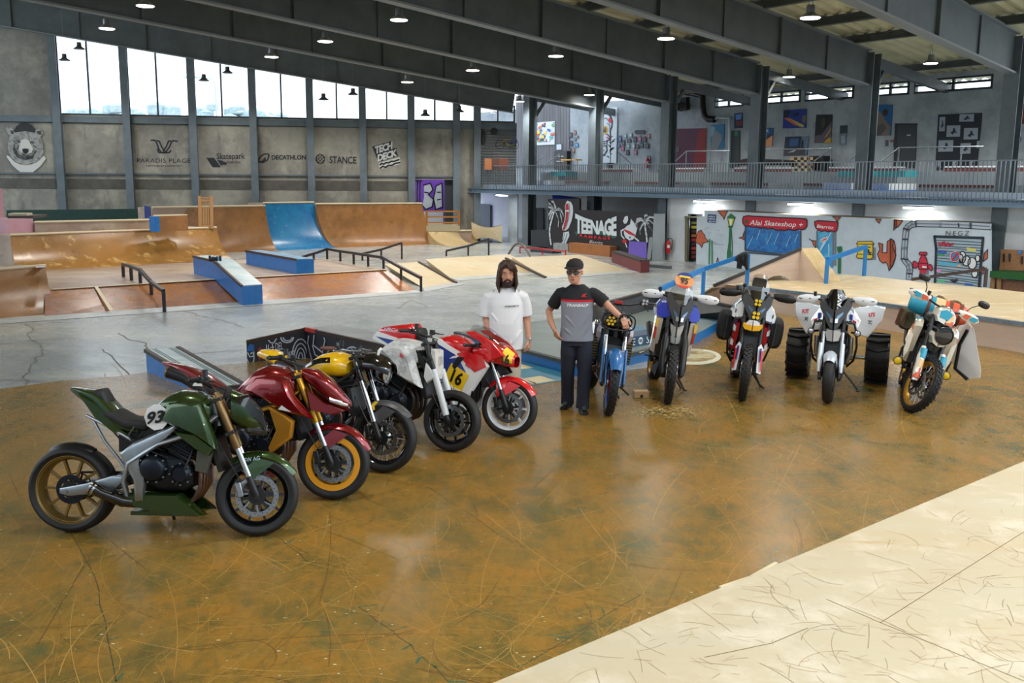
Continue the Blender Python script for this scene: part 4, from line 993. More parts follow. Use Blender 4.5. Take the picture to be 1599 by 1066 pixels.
mb=MB(); P=[MW.at(1564,389,-.5),MW.at(1640,392,-.5),MW.at(1640,424,-.5),MW.at(1561,421,-.5)]; mb.prism(P,MW.N*.03)
t=mb.build('tool_board',mat('osb_board',(168,122,84),.7,noise=.35,nscale=22),None,0); T(t,'brown particle board tool wall with hanging tools at the right edge','tool board')
mb=MB()
for x,y in ((1568,398),(1577,398),(1596,402)):wallpoly(mb,MW,[(x-1.5,y-2),(x+1.5,y-2),(x+1,y+10),(x-1,y+10)],-.46,.03)
mb.build('tool',paint((40,40,44),.5),t)
mb=MB(); wallpoly(mb,MW,[(1590,392),(1595,390),(1597,393),(1595,397),(1591,397)],-.46,.03); mb.build('sticker',paint((60,120,190),.5),t)
# ================================================================== motorcycles
M_TYRE=mat('tyre_rubber',(20,20,21),.62,noise=.3,nscale=20,bump=.1)
M_ENG=mat('engine_black',(34,38,44),.42,.6,noise=.3,nscale=12)
M_ENGD=mat('engine_dark_blue_black',(22,30,40),.35,.5)
M_BLKP=mat('black_plastic',(16,17,19),.42)
M_BLKG=mat('gloss_black',(12,12,14),.12,0,.8)
M_CHR=mat('polished_metal',(200,205,210),.15,1)
M_ALU=mat('brushed_aluminium',(160,165,170),.3,.9,noise=.15,nscale=30)
M_GOLDM=mat('gold_anodised',(170,128,58),.3,.85)
M_BRONZE=mat('bronze_fork',(124,98,62),.35,.7)
M_TI=mat('heat_tinted_pipe',(142,104,78),.3,.9,col2=(92,84,92),nscale=7)
M_DISC=mat('brake_disc_steel',(150,152,156),.28,.9)
M_SEAT=mat('black_seat_vinyl',(30,30,32),.6,bump=.1,nscale=60)
M_SCR=bpy.data.materials.new('clear_screen'); M_SCR.use_nodes=True
_n=M_SCR.node_tree; _o=_n.nodes['Material Output']; _t=_n.nodes.new('ShaderNodeBsdfTransparent'); _g=_n.nodes.new('ShaderNodeBsdfGlossy'); _x=_n.nodes.new('ShaderNodeMixShader'); _g.inputs['Roughness'].default_value=.05
_t.inputs[0].default_value=(.72,.75,.78,1); _x.inputs[0].default_value=.16
_n.links.new(_t.outputs[0],_x.inputs[1]); _n.links.new(_g.outputs[0],_x.inputs[2]); _n.links.new(_x.outputs[0],_o.inputs['Surface'])
def carpaint(n,c,coat=1,metal=.3,r=.25,flake=0):return mat(n,c,r,metal,coat,flake=flake)
class Bike:
 def __init__(s,label,front_px,heading,wb=1.40,sc=1.06,lean=-8,steer=0,rf=.30,rr=.315,rake=23,kind='motorcycle'):
  s.wb=wb; s.xf=wb/2; s.xr=-wb/2; s.rf=rf; s.rr=rr; h=radians(heading); s.sc=sc
  F=G(*front_px); o=F -Vector((cos(h),sin(h),0))*s.xf*sc
  s.t=E(kind,label,'motorcycle' if kind == 'motorcycle' else kind.replace('_',' '),(o.x,o.y,BZ+.002),rot=(radians(lean),0,h)); s.t.scale=(sc,)*3
  rk=radians(rake); s.ax=Vector((-sin(rk),0,cos(rk))); s.fa=Vector((s.xf,0,rf)); s.ra=Vector((s.xr,0,rr))
  s.off=Vector((-.035,0,-.015))
  P=s.fa +s.off; s.St=Matrix.Translation(P) @ Matrix.Rotation(radians(steer),4,s.ax) @ Matrix.Translation(-P)
 def B(s,steer=False):return MB(s.St if steer else None)
 def up(s,d,y=0,o=0):return s.fa +s.ax*d +Vector((0,y,0))+Vector((o,0,0))
 def wheel(s,front,w=.12,rim=None,style='spoke',nsp=10,knob=False,hubm=None,disc=True,tyre=None,rimw=None,y=0,R=None,name=None,discm=None,rimr=None):
  c=(s.fa if front else s.ra)+Vector((0,y,0)); R_=R or (s.rf if front else s.rr); hw=w/2
  rr_=rimr or R_-(.075 if R_ < .33 else .062)
  rim=rim or M_BLKG; rw=rimw or hw*.78
  mb=s.B(front)
  mb.lathe([(rr_,-rw),(rr_+.006,-rw),(rr_+.006,-rw+.008),(rr_-.012,-rw+.012),(rr_-.022,-rw*.4),(rr_-.022,rw*.4),(rr_-.012,rw-.012),(rr_+.006,rw-.008),(rr_+.006,rw),(rr_,rw),(rr_-.03,rw*.45),(rr_-.034,0),(rr_-.03,-rw*.45)],c,n=48)
  hub=hubm or rim
  if style == 'spoke':
   for i in range(nsp):
    a=2*pi*i/nsp +(.12 if i % 2 else -.12)*(nsp >= 8); b=2*pi*i/nsp
    p=c+Vector((cos(a)*.035,(.012 if i % 2 else -.012),sin(a)*.035)); q=c+Vector((cos(b)*(rr_-.025),0,sin(b)*(rr_-.025)))
    mb.bar(p,q,.018,.028,up=(0,1,0))
   mb.lathe([(.0,-.035),(.05,-.035),(.055,-.02),(.055,.02),(.05,.035),(0,.035)],c,n=20,closed=False)
  elif style == 'plate':
   mb.lathe([(rr_-.02,-.03),(rr_-.085,-.012),(rr_-.085,.012),(rr_-.02,.03)],c,n=48)
   for i in range(5):b=2*pi*i/5; mb.bar(c+Vector((cos(b)*.04,0,sin(b)*.04)),c+Vector((cos(b)*(rr_-.08),0,sin(b)*(rr_-.08))),.02,.05,up=(0,1,0))
   mb.lathe([(.0,-.035),(.05,-.035),(.05,.035),(0,.035)],c,n=20,closed=False)
  wo=mb.build(name or ('front_wheel' if front else 'rear_wheel'),rim,s.t)
  if style == 'plate':
   pass
  if style == 'wire':
   sp=s.B(front)
   for i in range(32):
    a=2*pi*i/32; b=a +(.42 if i % 4 < 2 else -.42); sy=.028 if i % 2 else -.028
    sp.tube([c+Vector((cos(b)*.045,sy,sin(b)*.045)),c+Vector((cos(a)*(rr_-.03),sy*.2,sin(a)*(rr_-.03)))],.0022,4,caps=False)
   sp.lathe([(.0,-.045),(.055,-.04),(.03,-.02),(.03,.02),(.055,.04),(0,.045)],c,n=20,closed=False)
   sp.build('spoke_set',hubm or M_CHR,wo)
  ty=s.B(front); pr=[]
  for i in range(13):
   a=-pi*.5-.35 +(pi+.7)*i/12; pr.append((rr_+.004 +(R_-rr_-.004)*(.42+.58*cos(a) if abs(a) > pi/2 else (.42+.58*cos(a))),hw*sin(a) if abs(a) < pi/2 else hw*math.copysign(1-(abs(a)-pi/2)*.35,a)))
  pr[0]=(rr_-.002,-rw*.92); pr[-1]=(rr_-.002,rw*.92)
  ty.lathe(pr,c,n=64)
  if knob:
   nk=34
   for i in range(nk):
    for (yy,dr,da) in ((-.72,-.018,0),(-.26,-.002,.5),(.26,-.002,0),(.72,-.018,.5)):
     a=2*pi*(i+da)/nk; ra_=R_+dr+.004; p=c+Vector((cos(a)*ra_,yy*hw,sin(a)*ra_))
     rot=Matrix(((-sin(a),0,cos(a)),(0,1,0),(cos(a),0,sin(a)))); ty.box(p,(.034,hw*.34,.02),rot=rot)
  if style == 'chev' or knob == 'chev':pass
  ty.build('tyre',tyre or M_TYRE,wo)
  if disc:
   for sy in ((-1,1) if front else (-1,)):
    d=s.B(front); ro=.155 if front else .11; yy=sy*(.062 if front else .05)
    d.lathe([(ro,yy-.0025),(ro,yy+.0025),(ro-.036,yy+.0025),(ro-.036,yy-.0025)],c,n=40)
    for i in range(7):
     a=2*pi*i/7; d.bar(c+Vector((cos(a)*.04,yy*.9,sin(a)*.04)),c+Vector((cos(a+.3)*(ro-.034),yy,sin(a+.3)*(ro-.034))),.012,.005,up=(0,1,0))
    h=s.B(front)
    for i in range(30):
     a=2*pi*i/30; q=ro-.01 if i % 2 else ro-.024; h.lathe([(0,yy+sy*.0032),(.0045,yy+sy*.0032)],c+Vector((cos(a)*q,0,sin(a)*q)),n=6,closed=False)
    do=d.build('brake_disc',discm or (M_DISC if front else M_ENGD),wo); hb_=s.B(front); hb_.lathe([(.0,yy-.004),(.062,yy-.004),(.066,yy),(.062,yy+.004),(0,yy+.004)],c,n=20,closed=False)
    for i in range(6):a=2*pi*i/6+.2; hb_.bar(c+Vector((cos(a)*.05,yy,sin(a)*.05)),c+Vector((cos(a)*(ro-.036),yy,sin(a)*(ro-.036))),.022,.009,up=(0,1,0))
    hb_.build('disc_carrier',M_BLKP,do); h.build('disc_drilling',M_BLACK,wo,smooth=0)
  return wo
 def fork(s,upper=None,lower=None,low=.2,mid=.52,top=.80,foot=None,ru=.027,rl=.021,w=.10,rad=True,caliper=None,guard=None):
  for sy in (-1,1):
   y=sy*w; mb=s.B(True); a=s.up(mid-.02,y); b=s.up(top,y); mb.tube([a,a+s.ax*.01,b-s.ax*.01,b],[ru*.85,ru,ru,ru*.8],14)
   mb.tube([s.up(top,y),s.up(top+.02,y)],ru*.5,8)
   o=mb.build('fork_tube',upper or M_BRONZE,s.t)
   mb=s.B(True); mb.tube([s.up(.06,y),s.up(mid,y)],rl,12); mb.build('fork_slider',lower or M_CHR,o)
   mb=s.B(True); mb.tube([s.up(-.03,y),s.up(.0,y),s.up(.05,y),s.up(low,y)],[.012,.026,.026,.024],10); mb.tube([s.fa+Vector((0,y-.02,0)),s.fa+Vector((0,y+.02,0))],.024,12)
   mb.tube([s.fa+Vector((0,y+sy*.021,0)),s.fa+Vector((0,y+sy*.026,0))],.012,10)
   mb.build('fork_foot',foot or M_BLKP,o)
   if caliper is not None or True:
    mb=s.B(True); p=s.fa+Vector((-.125,sy*.085,.05)); mb.box(p,(.045,.04,.11),rot=Matrix.Rotation(radians(-14),3,'Y')); mb.bar(p+Vector((0,0,.03)),s.up(.14,y),.02,.03); bevel(mb.build('brake_caliper',caliper or M_BLKP,o),.008)
  mb=s.B(True)
  for d in (mid+.10,top-.04):
   mb.bar(s.up(d,-w-.03,-.01),s.up(d,w+.03,-.01),.07,.03,up=s.ax)
  mb.tube([s.up(mid+.1,0,-.035),s.up(top-.04,0,-.035)],.03,12)
  bevel(mb.build('triple_clamp',M_BLKP,s.t),.006)
 def bars(s,h=.90,w=.38,rise=.06,back=.12,col=None,gripm=None,mirror=False,guards=None,levers=True,clipon=False,res=True):
  c=s.up(h,0,-.02); mb=s.B(True); P=[]
  pts=[(-w,-back,rise),(-w*.68,-back*.55,rise*1.05),(-w*.3,0,rise*.15),(-.05,0,0),(.05,0,0),(w*.3,0,rise*.15),(w*.68,-back*.55,rise*1.05),(w,-back,rise)]
  P=[c+Vector((x,y,z)) for y,x,z in pts]; mb.tube(P,.012,10); o=mb.build('handlebar',col or M_BLKP,s.t)
  for sy in (-1,1):
   e,i_=(P[0],P[1]) if sy < 0 else (P[-1],P[-2]); d=(e-i_).normalized(); g=s.B(True)
   g.tube([e-d*.125,e-d*.12,e-d*.01,e],[.014,.018,.018,.02],12); g.tube([e,e+d*.025],[.016,.012],10); g.build('grip',gripm or M_BLKP,o)
   g=s.B(True); q=e-d*.155; g.box(q,(.05,.045,.05)); bevel(g.build('switch_cluster',M_BLKP,o),.008)
   if levers:
    g=s.B(True); g.tube([q+Vector((.02,0,-.005)),q+Vector((.055,sy*.03,-.01)),q+Vector((.05,sy*.15,-.015)),q+Vector((.045,sy*.165,-.01))],[.009,.007,.006,.007],6); g.build('lever',M_ALU if gripm else M_BLKP,o)
   if res and sy < 0:g=s.B(True); g.tube([q+Vector((.03,.02,.02)),q+Vector((.03,.02,.075))],.02,12); g.build('fluid_reservoir',M_BLKP,o)
   if mirror:
    g=s.B(True); m=q+Vector((.03,sy*.1,.17)); g.tube([q+Vector((0,0,.02)),q+Vector((.01,sy*.03,.1)),m],.006,6)
    g.loft([(m.x-.012,m.y+sy*.03,m.z+.02,.065,.034,.034,2.5),(m.x+.012,m.y+sy*.03,m.z+.02,.075,.042,.042,2.5),(m.x+.035,m.y+sy*.03,m.z+.02,.03,.02,.02,2.5)],16); g.build('mirror',M_BLKP,o)
   if guards:
    gm=guards; g=s.B(True); cx=e-d*.06+Vector((.065,0,-.015)); rows=[]
    for (u,dx,hh,dz) in ((-.17,-.03,.028,.012),(-.10,.0,.05,.004),(0,.01,.055,0),(.07,-.005,.045,-.005),(.105,-.03,.02,-.008)):
     q_=cx +Vector((dx,sy*u,dz)); rows.append([q_+Vector((0,0,hh)),q_+Vector((.018,0,hh*.5)),q_+Vector((.02,0,-hh*.4)),q_+Vector((0,0,-hh)),q_+Vector((-.012,0,-hh*.8)),q_+Vector((-.004,0,0)),q_+Vector((-.012,0,hh*.8))])
    g.grid(rows,close_u=True);
    for r_ in (rows[0],rows[-1]):k=g.V(r_); g.face(range(k,k+7))
    go=g.build('hand_guard',gm,o)
    if getattr(s,'guard_art',None):
     for ci,(u0,u1) in enumerate(((-.11,-.03),(-.02,.07))):
      a_=s.B(True); qs=[cx+Vector((.03,sy*u,z)) for u,z in ((u0,.025),(u1,.03),(u1-.03,-.03),(u0-.02,-.02))]; a_.prism(qs,(.004,0,0)); a_.build('painted_stripe',s.guard_art[ci],go)
  g=s.B(True); g.tube([c+Vector((.02,-.06,.0)),c+Vector((.09,-.05,-.12)),c+Vector((.03,-.07,-.35)),s.fa+Vector((-.12,-.09,.12))],.005,6); g.tube([P[1],c+Vector((.1,.05,-.02)),c+Vector((.04,.03,-.2))],.006,6); g.build('brake_hose',M_BLKP,s.t)
  return o
 def engine(s,cx=0.02,cz=.47,m1=None,m2=None,sc=1.0,twin=False,low=True):
  m1=m1 or M_ENG; m2=m2 or M_ENGD
  mb=MB(); mb.loft([(cx-.27*sc,0,cz-.01,.08,.10,.10,4),(cx-.22*sc,0,cz,.13,.15,.13,4),(cx-.02,0,cz-.01,.15,.15,.16,4),(cx+.14*sc,0,cz-.03,.15,.13,.13,4),(cx+.2*sc,0,cz-.05,.1,.08,.08,4)],16)
  o=mb.build('engine_block',m1,s.t)
  mb=MB(); ang=radians(28)
  ax=Vector((sin(ang),0,cos(ang))); p=Vector((cx+.09,0,cz+.10)); rot=Matrix.Rotation(ang,3,'Y')
  for i in range(7):mb.box(p+ax*(.03+i*.022),(.17,.29 if i % 2 else .31,.012),rot=rot)
  mb.box(p+ax*.08,(.15,.27,.16),rot=rot); mb.box(p+ax*.215,(.2,.30,.09),rot=rot); mb.box(p+ax*.275,(.15,.25,.04),rot=rot); bevel(mb.build('cylinder_head',m1,o),.006)
  mb=MB(); mb.lathe([(0,-.215),(.07,-.213),(.085,-.2),(.098,-.17),(.11,-.14),(0,-.14)],(cx-.07,0,cz+.02),n=28,closed=False)
  mb.build('clutch_cover',m2,o); mb=MB(); mb.lathe([(0,-.186),(.05,-.185),(.06,-.17),(.075,-.15),(0,-.14)],(cx+.13,0,cz-.02),n=24,closed=False); mb.build('crank_cover',m2,o)
  mb=MB(); mb.lathe([(0,.19),(.085,.186),(.1,.16),(.11,.13),(0,.13)],(cx+.1,0,cz),n=24,closed=False)
  mb.build('generator_cover',m2,o)
  mb=MB()
  for i in range(10):a=2*pi*i/10; mb.lathe([(0,-.19),(.007,-.19),(.007,-.17),(0,-.17)],(cx-.07+cos(a)*.102,0,cz+.02+sin(a)*.102),n=6,closed=False)
  for i in range(8):a=2*pi*i/8; mb.lathe([(0,-.17),(.007,-.17),(.007,-.15),(0,-.15)],(cx+.13+cos(a)*.078,0,cz-.02+sin(a)*.078),n=6,closed=False)
  mb.build('cover_bolt',M_ALU,o)
  mb=MB(); mb.tube([(cx-.2,-.14,cz+.12),(cx-.05,-.17,cz+.17),(cx+.05,-.16,cz+.24),(cx+.2,-.12,cz+.26)],.012,8); mb.tube([(cx-.24,-.12,cz+.02),(cx-.1,-.17,cz+.15),(cx+.05,-.18,cz+.1)],.007,6); mb.tube([(cx+.22,-.1,cz+.2),(cx+.18,-.17,cz+.05),(cx+.1,-.17,cz-.1)],.009,6)
  mb.box((cx-.18,-.1,cz+.17),(.09,.1,.1)); mb.box((cx-.08,-.11,cz+.22),(.08,.07,.07)); mb.box((cx+.0,-.12,cz+.24),(.06,.06,.1)); bevel(mb.build('throttle_body',M_BLKP,o),.006)
  return o
 def headers(s,m=None,n=4,x0=.26,z0=.55,z1=.24,x1=-.2,r=.019,y=.11):
  mb=MB()
  for i in range(n):
   yy=-y+2*y*i/max(1,n-1); mb.tube([(x0-.06,yy,z0+.03),(x0+.0,yy,z0+.02),(x0+.05,yy,z0-.06),(x0+.045,yy*.9,z0-.18),(x0-.01,yy*.7,z1+.04),(x0-.08,yy*.5,z1),(x1,yy*.3,z1-.01)],r,10)
  return mb.build('exhaust_header',m or M_TI,s.t)
 def muffler(s,pts,rs,m=None,tip=None):
  o=MB().tube(pts,rs,16).build('muffler',m or M_BLKP,s.t)
  e=Vector(pts[-1]); d=(e-Vector(pts[-2])).normalized(); r_=rs[-1] if not hasattr(rs[-1],'__len__') else rs[-1][0]
  MB().lathe([(r_*.95,-.03),(r_*.98,.012),(r_*.8,.012),(r_*.72,-.03)],e,d,18).build('exhaust_tip',tip or M_BLKG,o); return o
 def chassis(s,frame=None,swing=None,sub=None,tub=False,thick=.055,swz=.4,link=True):
  fm=frame or M_BLKP; mb=MB()
  for sy in (-1,1):
   st=s.up(.62,0,-.05); mb.tube([(st.x+.0,sy*.045,st.z+.02),(.27,sy*.13,.78),(.02,sy*.165,.70),(-.2,sy*.155,.56),(-.25,sy*.14,.42),(-.23,sy*.13,.30)],[(.03,.022),(.036,.022),(.034,.02),(.04,.02),(.036,.02),(.026,.02)] if not tub else .017,12)
  mb.tube([(st.x,0,st.z-.06),(st.x-.04,0,st.z+.13)],.035,12); mb.build('frame',fm,s.t)
  mb=MB()
  for sy in (-1,1):mb.tube([(-.16,sy*.13,.70),(-.36,sy*.10,.80),(-.56,sy*.06,.88)],.012,8); mb.tube([(-.24,sy*.14,.52),(-.40,sy*.11,.70),(-.50,sy*.07,.84)],.012,8)
  mb.build('subframe',sub or fm,s.t)
  mb=MB()
  for sy in (-1,1):
   mb.loft([(s.xr-.05,sy*.10,s.rr,.014,.02,.02,4),(s.xr+.02,sy*.105,s.rr,.02,.036,.036,4),(s.xr+.16,sy*.105,s.rr+.02,.022,.045,.04,4),(s.xr+.34,sy*.095,s.rr+.06,.026,.062,.05,4),(-.26,sy*.10,swz,.022,.04,.04,4)],12)
  mb.bar((s.xr+.36,-.1,s.rr+.06),(s.xr+.36,.1,s.rr+.06),.08,.08); o=mb.build('swingarm',swing or M_ALU,s.t)
  MB().tube([(s.xr,-.135,s.rr),(s.xr,.135,s.rr)],.016,10).build('axle',M_ALU,o)
  mb=MB(); c=Vector((s.xr,.07,s.rr)); mb.lathe([(.095,-.003),(.103,-.003),(.103,.003),(.095,.003)],c,n=36); mb.lathe([(.03,-.003),(.06,-.003),(.06,.003),(.03,.003)],c,n=20)
  for i in range(5):a=2*pi*i/5; mb.bar(c+Vector((cos(a)*.05,0,sin(a)*.05)),c+Vector((cos(a)*.097,0,sin(a)*.097)),.014,.005,up=(0,1,0))
  mb.tube([(s.xr,.07,s.rr+.105),(-.24,.09,swz+.035)],.009,6); mb.tube([(s.xr,.07,s.rr-.105),(-.24,.09,swz-.035)],.009,6); mb.build('chain',M_BLKP,s.t)
  mb=MB(); P=[Vector((-.20-.06*i/24+.012*0,0,.42+.26*i/24)) for i in range(25)]; mb.tube([(-.19,0,.4),(-.27,0,.7)],.018,8)
  mb.tube([Vector((-.19-.08*i/60+.035*cos(i*.75),.035*sin(i*.75),.45+.2*i/60)) for i in range(61)],.006,5); mb.build('shock_absorber',M_BLKP,s.t)
  for sy in (-1,1):
   mb=MB(); mb.tube([(-.24,sy*.15,.33),(-.30,sy*.17,.36),(-.30,sy*.23,.36)],.010,8); mb.tube([(-.22,sy*.14,.44),(-.30,sy*.15,.37)],.01,6); mb.build('footpeg',M_BLKP,s.t)
  mb=MB(); L=(s.t.rotation_euler[0]); mb.tube([(-.06,.12,.24),(-.05,.24,.10),(-.05,.30,.02)],[.013,.011,.012],8); mb.box((-.05,.31,.01),(.06,.04,.012)); mb.build('side_stand',M_BLKP,s.t)
  mb=MB(); rr_=random.Random(5)
  for i in range(16):
   x=rr_.uniform(-.2,.34); y_=rr_.uniform(.05,.12); sy=rr_.choice((-1,1)); z_=rr_.uniform(.52,.84); mb.tube([(x,sy*y_,z_),(x+rr_.uniform(-.1,.1),sy*(y_+.05),z_-rr_.uniform(.03,.12)),(x+rr_.uniform(-.14,.14),sy*y_,z_-.16)],rr_.uniform(.005,.012),6)
  mb.box((.06,0,.74),(.36,.2,.16)); mb.box((-.2,0,.7),(.22,.16,.16)); o=mb.build('airbox_and_hoses',M_BLKP,s.t)
  mb=MB(); mb.box((s.up(.36,0,-.13).x,0,.62),(.035,.26,.26),rot=Matrix.Rotation(radians(-16),3,'Y')); o=mb.build('radiator',M_BLKP,s.t)
 def mudguard(s,front,m,a0,a1,w=.13,gap=.02,R=None,thick=.004,tap=.6,steer=None,edge=0,name='front_mudguard'):
  c=s.fa if front else s.ra; R_=(R or (s.rf if front else s.rr))+gap; mb=s.B(front if steer is None else steer); rows=[]; n=16
  for i in range(n+1):
   u=i/n; a=radians(a0+(a1-a0)*u); ww=w/2*(1-(1-tap)*abs(2*u-1)**2.2); ro=[]
   for j in range(9):
    v=-1+2*j/8; ro.append(c+Vector((cos(a)*(R_-abs(v)**2.4*.045),ww*v,sin(a)*(R_-abs(v)**2.4*.045))))
   for j in range(8,-1,-1):
    v=-1+2*j/8; q=R_-thick-abs(v)**2.4*.045; ro.append(c+Vector((cos(a)*q,ww*v*.96,sin(a)*q)))
   rows.append(ro)
  mb.grid(rows,close_u=True)
  for r_ in (rows[0],rows[-1]):k=mb.V(r_); mb.face(range(k,k+18))
  o=mb.build(name,m,s.t)
  if front:
   mb=s.B(True)
   for sy in (-1,1):mb.prism([s.up(.14,sy*.078,.03),s.up(.20,sy*.078,-.04),s.fa+Vector((.0,sy*w*.42,R_-.05)),s.fa+Vector((.12,sy*w*.42,R_-.09))],(0,sy*.006,0))
   mb.build('mudguard_stay',m,o)
  return o
 def pillow(s,name,m,poly,y0,y1,inset=.8,both=True,steer=False,parent=None,tilt=0,pinch=None,mid=.6,sides=(-1,1)):
  """bulging body panel: outline (x, z) at half width y0, swelling out to y1"""
  cx=sum(p[0] for p in poly)/len(poly); cz=sum(p[1] for p in poly)/len(poly); out=[]
  for sy in (sides if both else sides[:1]):
   mb=s.B(steer); rows=[]
   for f,k in ((0,1.0),(.25,1.0),(.75,1-(1-inset)*.35),(1,inset)):
    y=y0+(y1-y0)*f; rows.append([Vector((cx+(p[0]-cx)*k,sy*(y +tilt*(p[0]-cx)+(pinch or 0)*(p[1]-cz)),cz+(p[1]-cz)*k)) for p in poly])
   mb.grid(rows,close_u=True)
   for r_ in (rows[0],rows[-1]):k=mb.V(r_); mb.face(range(k,k+len(poly)))
   out.append(mb.build(name,m,parent or s.t,smooth=32))
  return out
 def decal(s,name,m,poly,y,parent,side=-1,th=.004,steer=False,yf=None):
  mb=s.B(steer); mb.prism([(p[0],side*(y if yf is None else yf(p[0],p[1])),p[1]) for p in poly],(0,side*th,0)); return mb.build(name,m,parent,smooth=0)
 def text(s,txt,m,a,b,h,y,parent,side=-1,steer=False,shear=0,name='lettering',bold=0,yf=None):
  """a, b: (x, z) baseline start and end as read from that side"""
  a,b=Vector((a[0],0,a[1])),Vector((b[0],0,b[1])); d=(b-a).normalized(); u=Vector((-d.z,0,d.x)) if side < 0 else Vector((d.z,0,-d.x))
  if u.z < 0:u=-u
  mb=s.B(steer); n=Vector((0,side,0))
  def fn(p,q,w_):
   r=a.lerp(b,p)+u*h*q; yy=y if yf is None else yf(r.x,r.z); return Vector((r.x,side*(yy+.004+.002*w_),r.z))
  letter(mb,txt,fn,0,bold,shear,res=3); return mb.build(name,m,parent,smooth=0)
 def loft(s,name,m,secs,n=20,steer=False,parent=None,caps=True,smooth=40):return s.B(steer).loft(secs,n,caps=caps).build(name,m,parent or s.t,smooth)
def lamp_round(b,c,r,body,lens,steer=True,d=(1,0,0),name='headlight',parent=None,depth=.12):
 mb=b.B(steer); c=Vector(c); mb.lathe([(0,-depth),(r*.5,-depth*.95),(r*.85,-depth*.55),(r,-.02),(r*1.03,0),(r*1.03,.012),(r*.93,.014),(r*.92,0),(0,0)],c,d,28,closed=False); o=mb.build(name,body,parent or b.t)
 mb=b.B(steer); mb.lathe([(0,.02),(r*.5,.017),(r*.9,.006),(r*.9,.0),(0,0)],c,d,28,closed=False); mb.build('lens',lens,o); return o
M_LENS=mat('headlight_lens',(200,205,210),.08,.7,.5)
M_LENSB=mat('pale_blue_lens',(84,112,140),.1,.3,.8)
M_AMB=mat('amber_lens',(236,196,30),.2,0,.6)
M_WPT=mat('white_bodywork',(232,232,228),.3,0,.6)
M_DARKL=mat('smoked_glass',(40,44,50),.08,.3,.8)
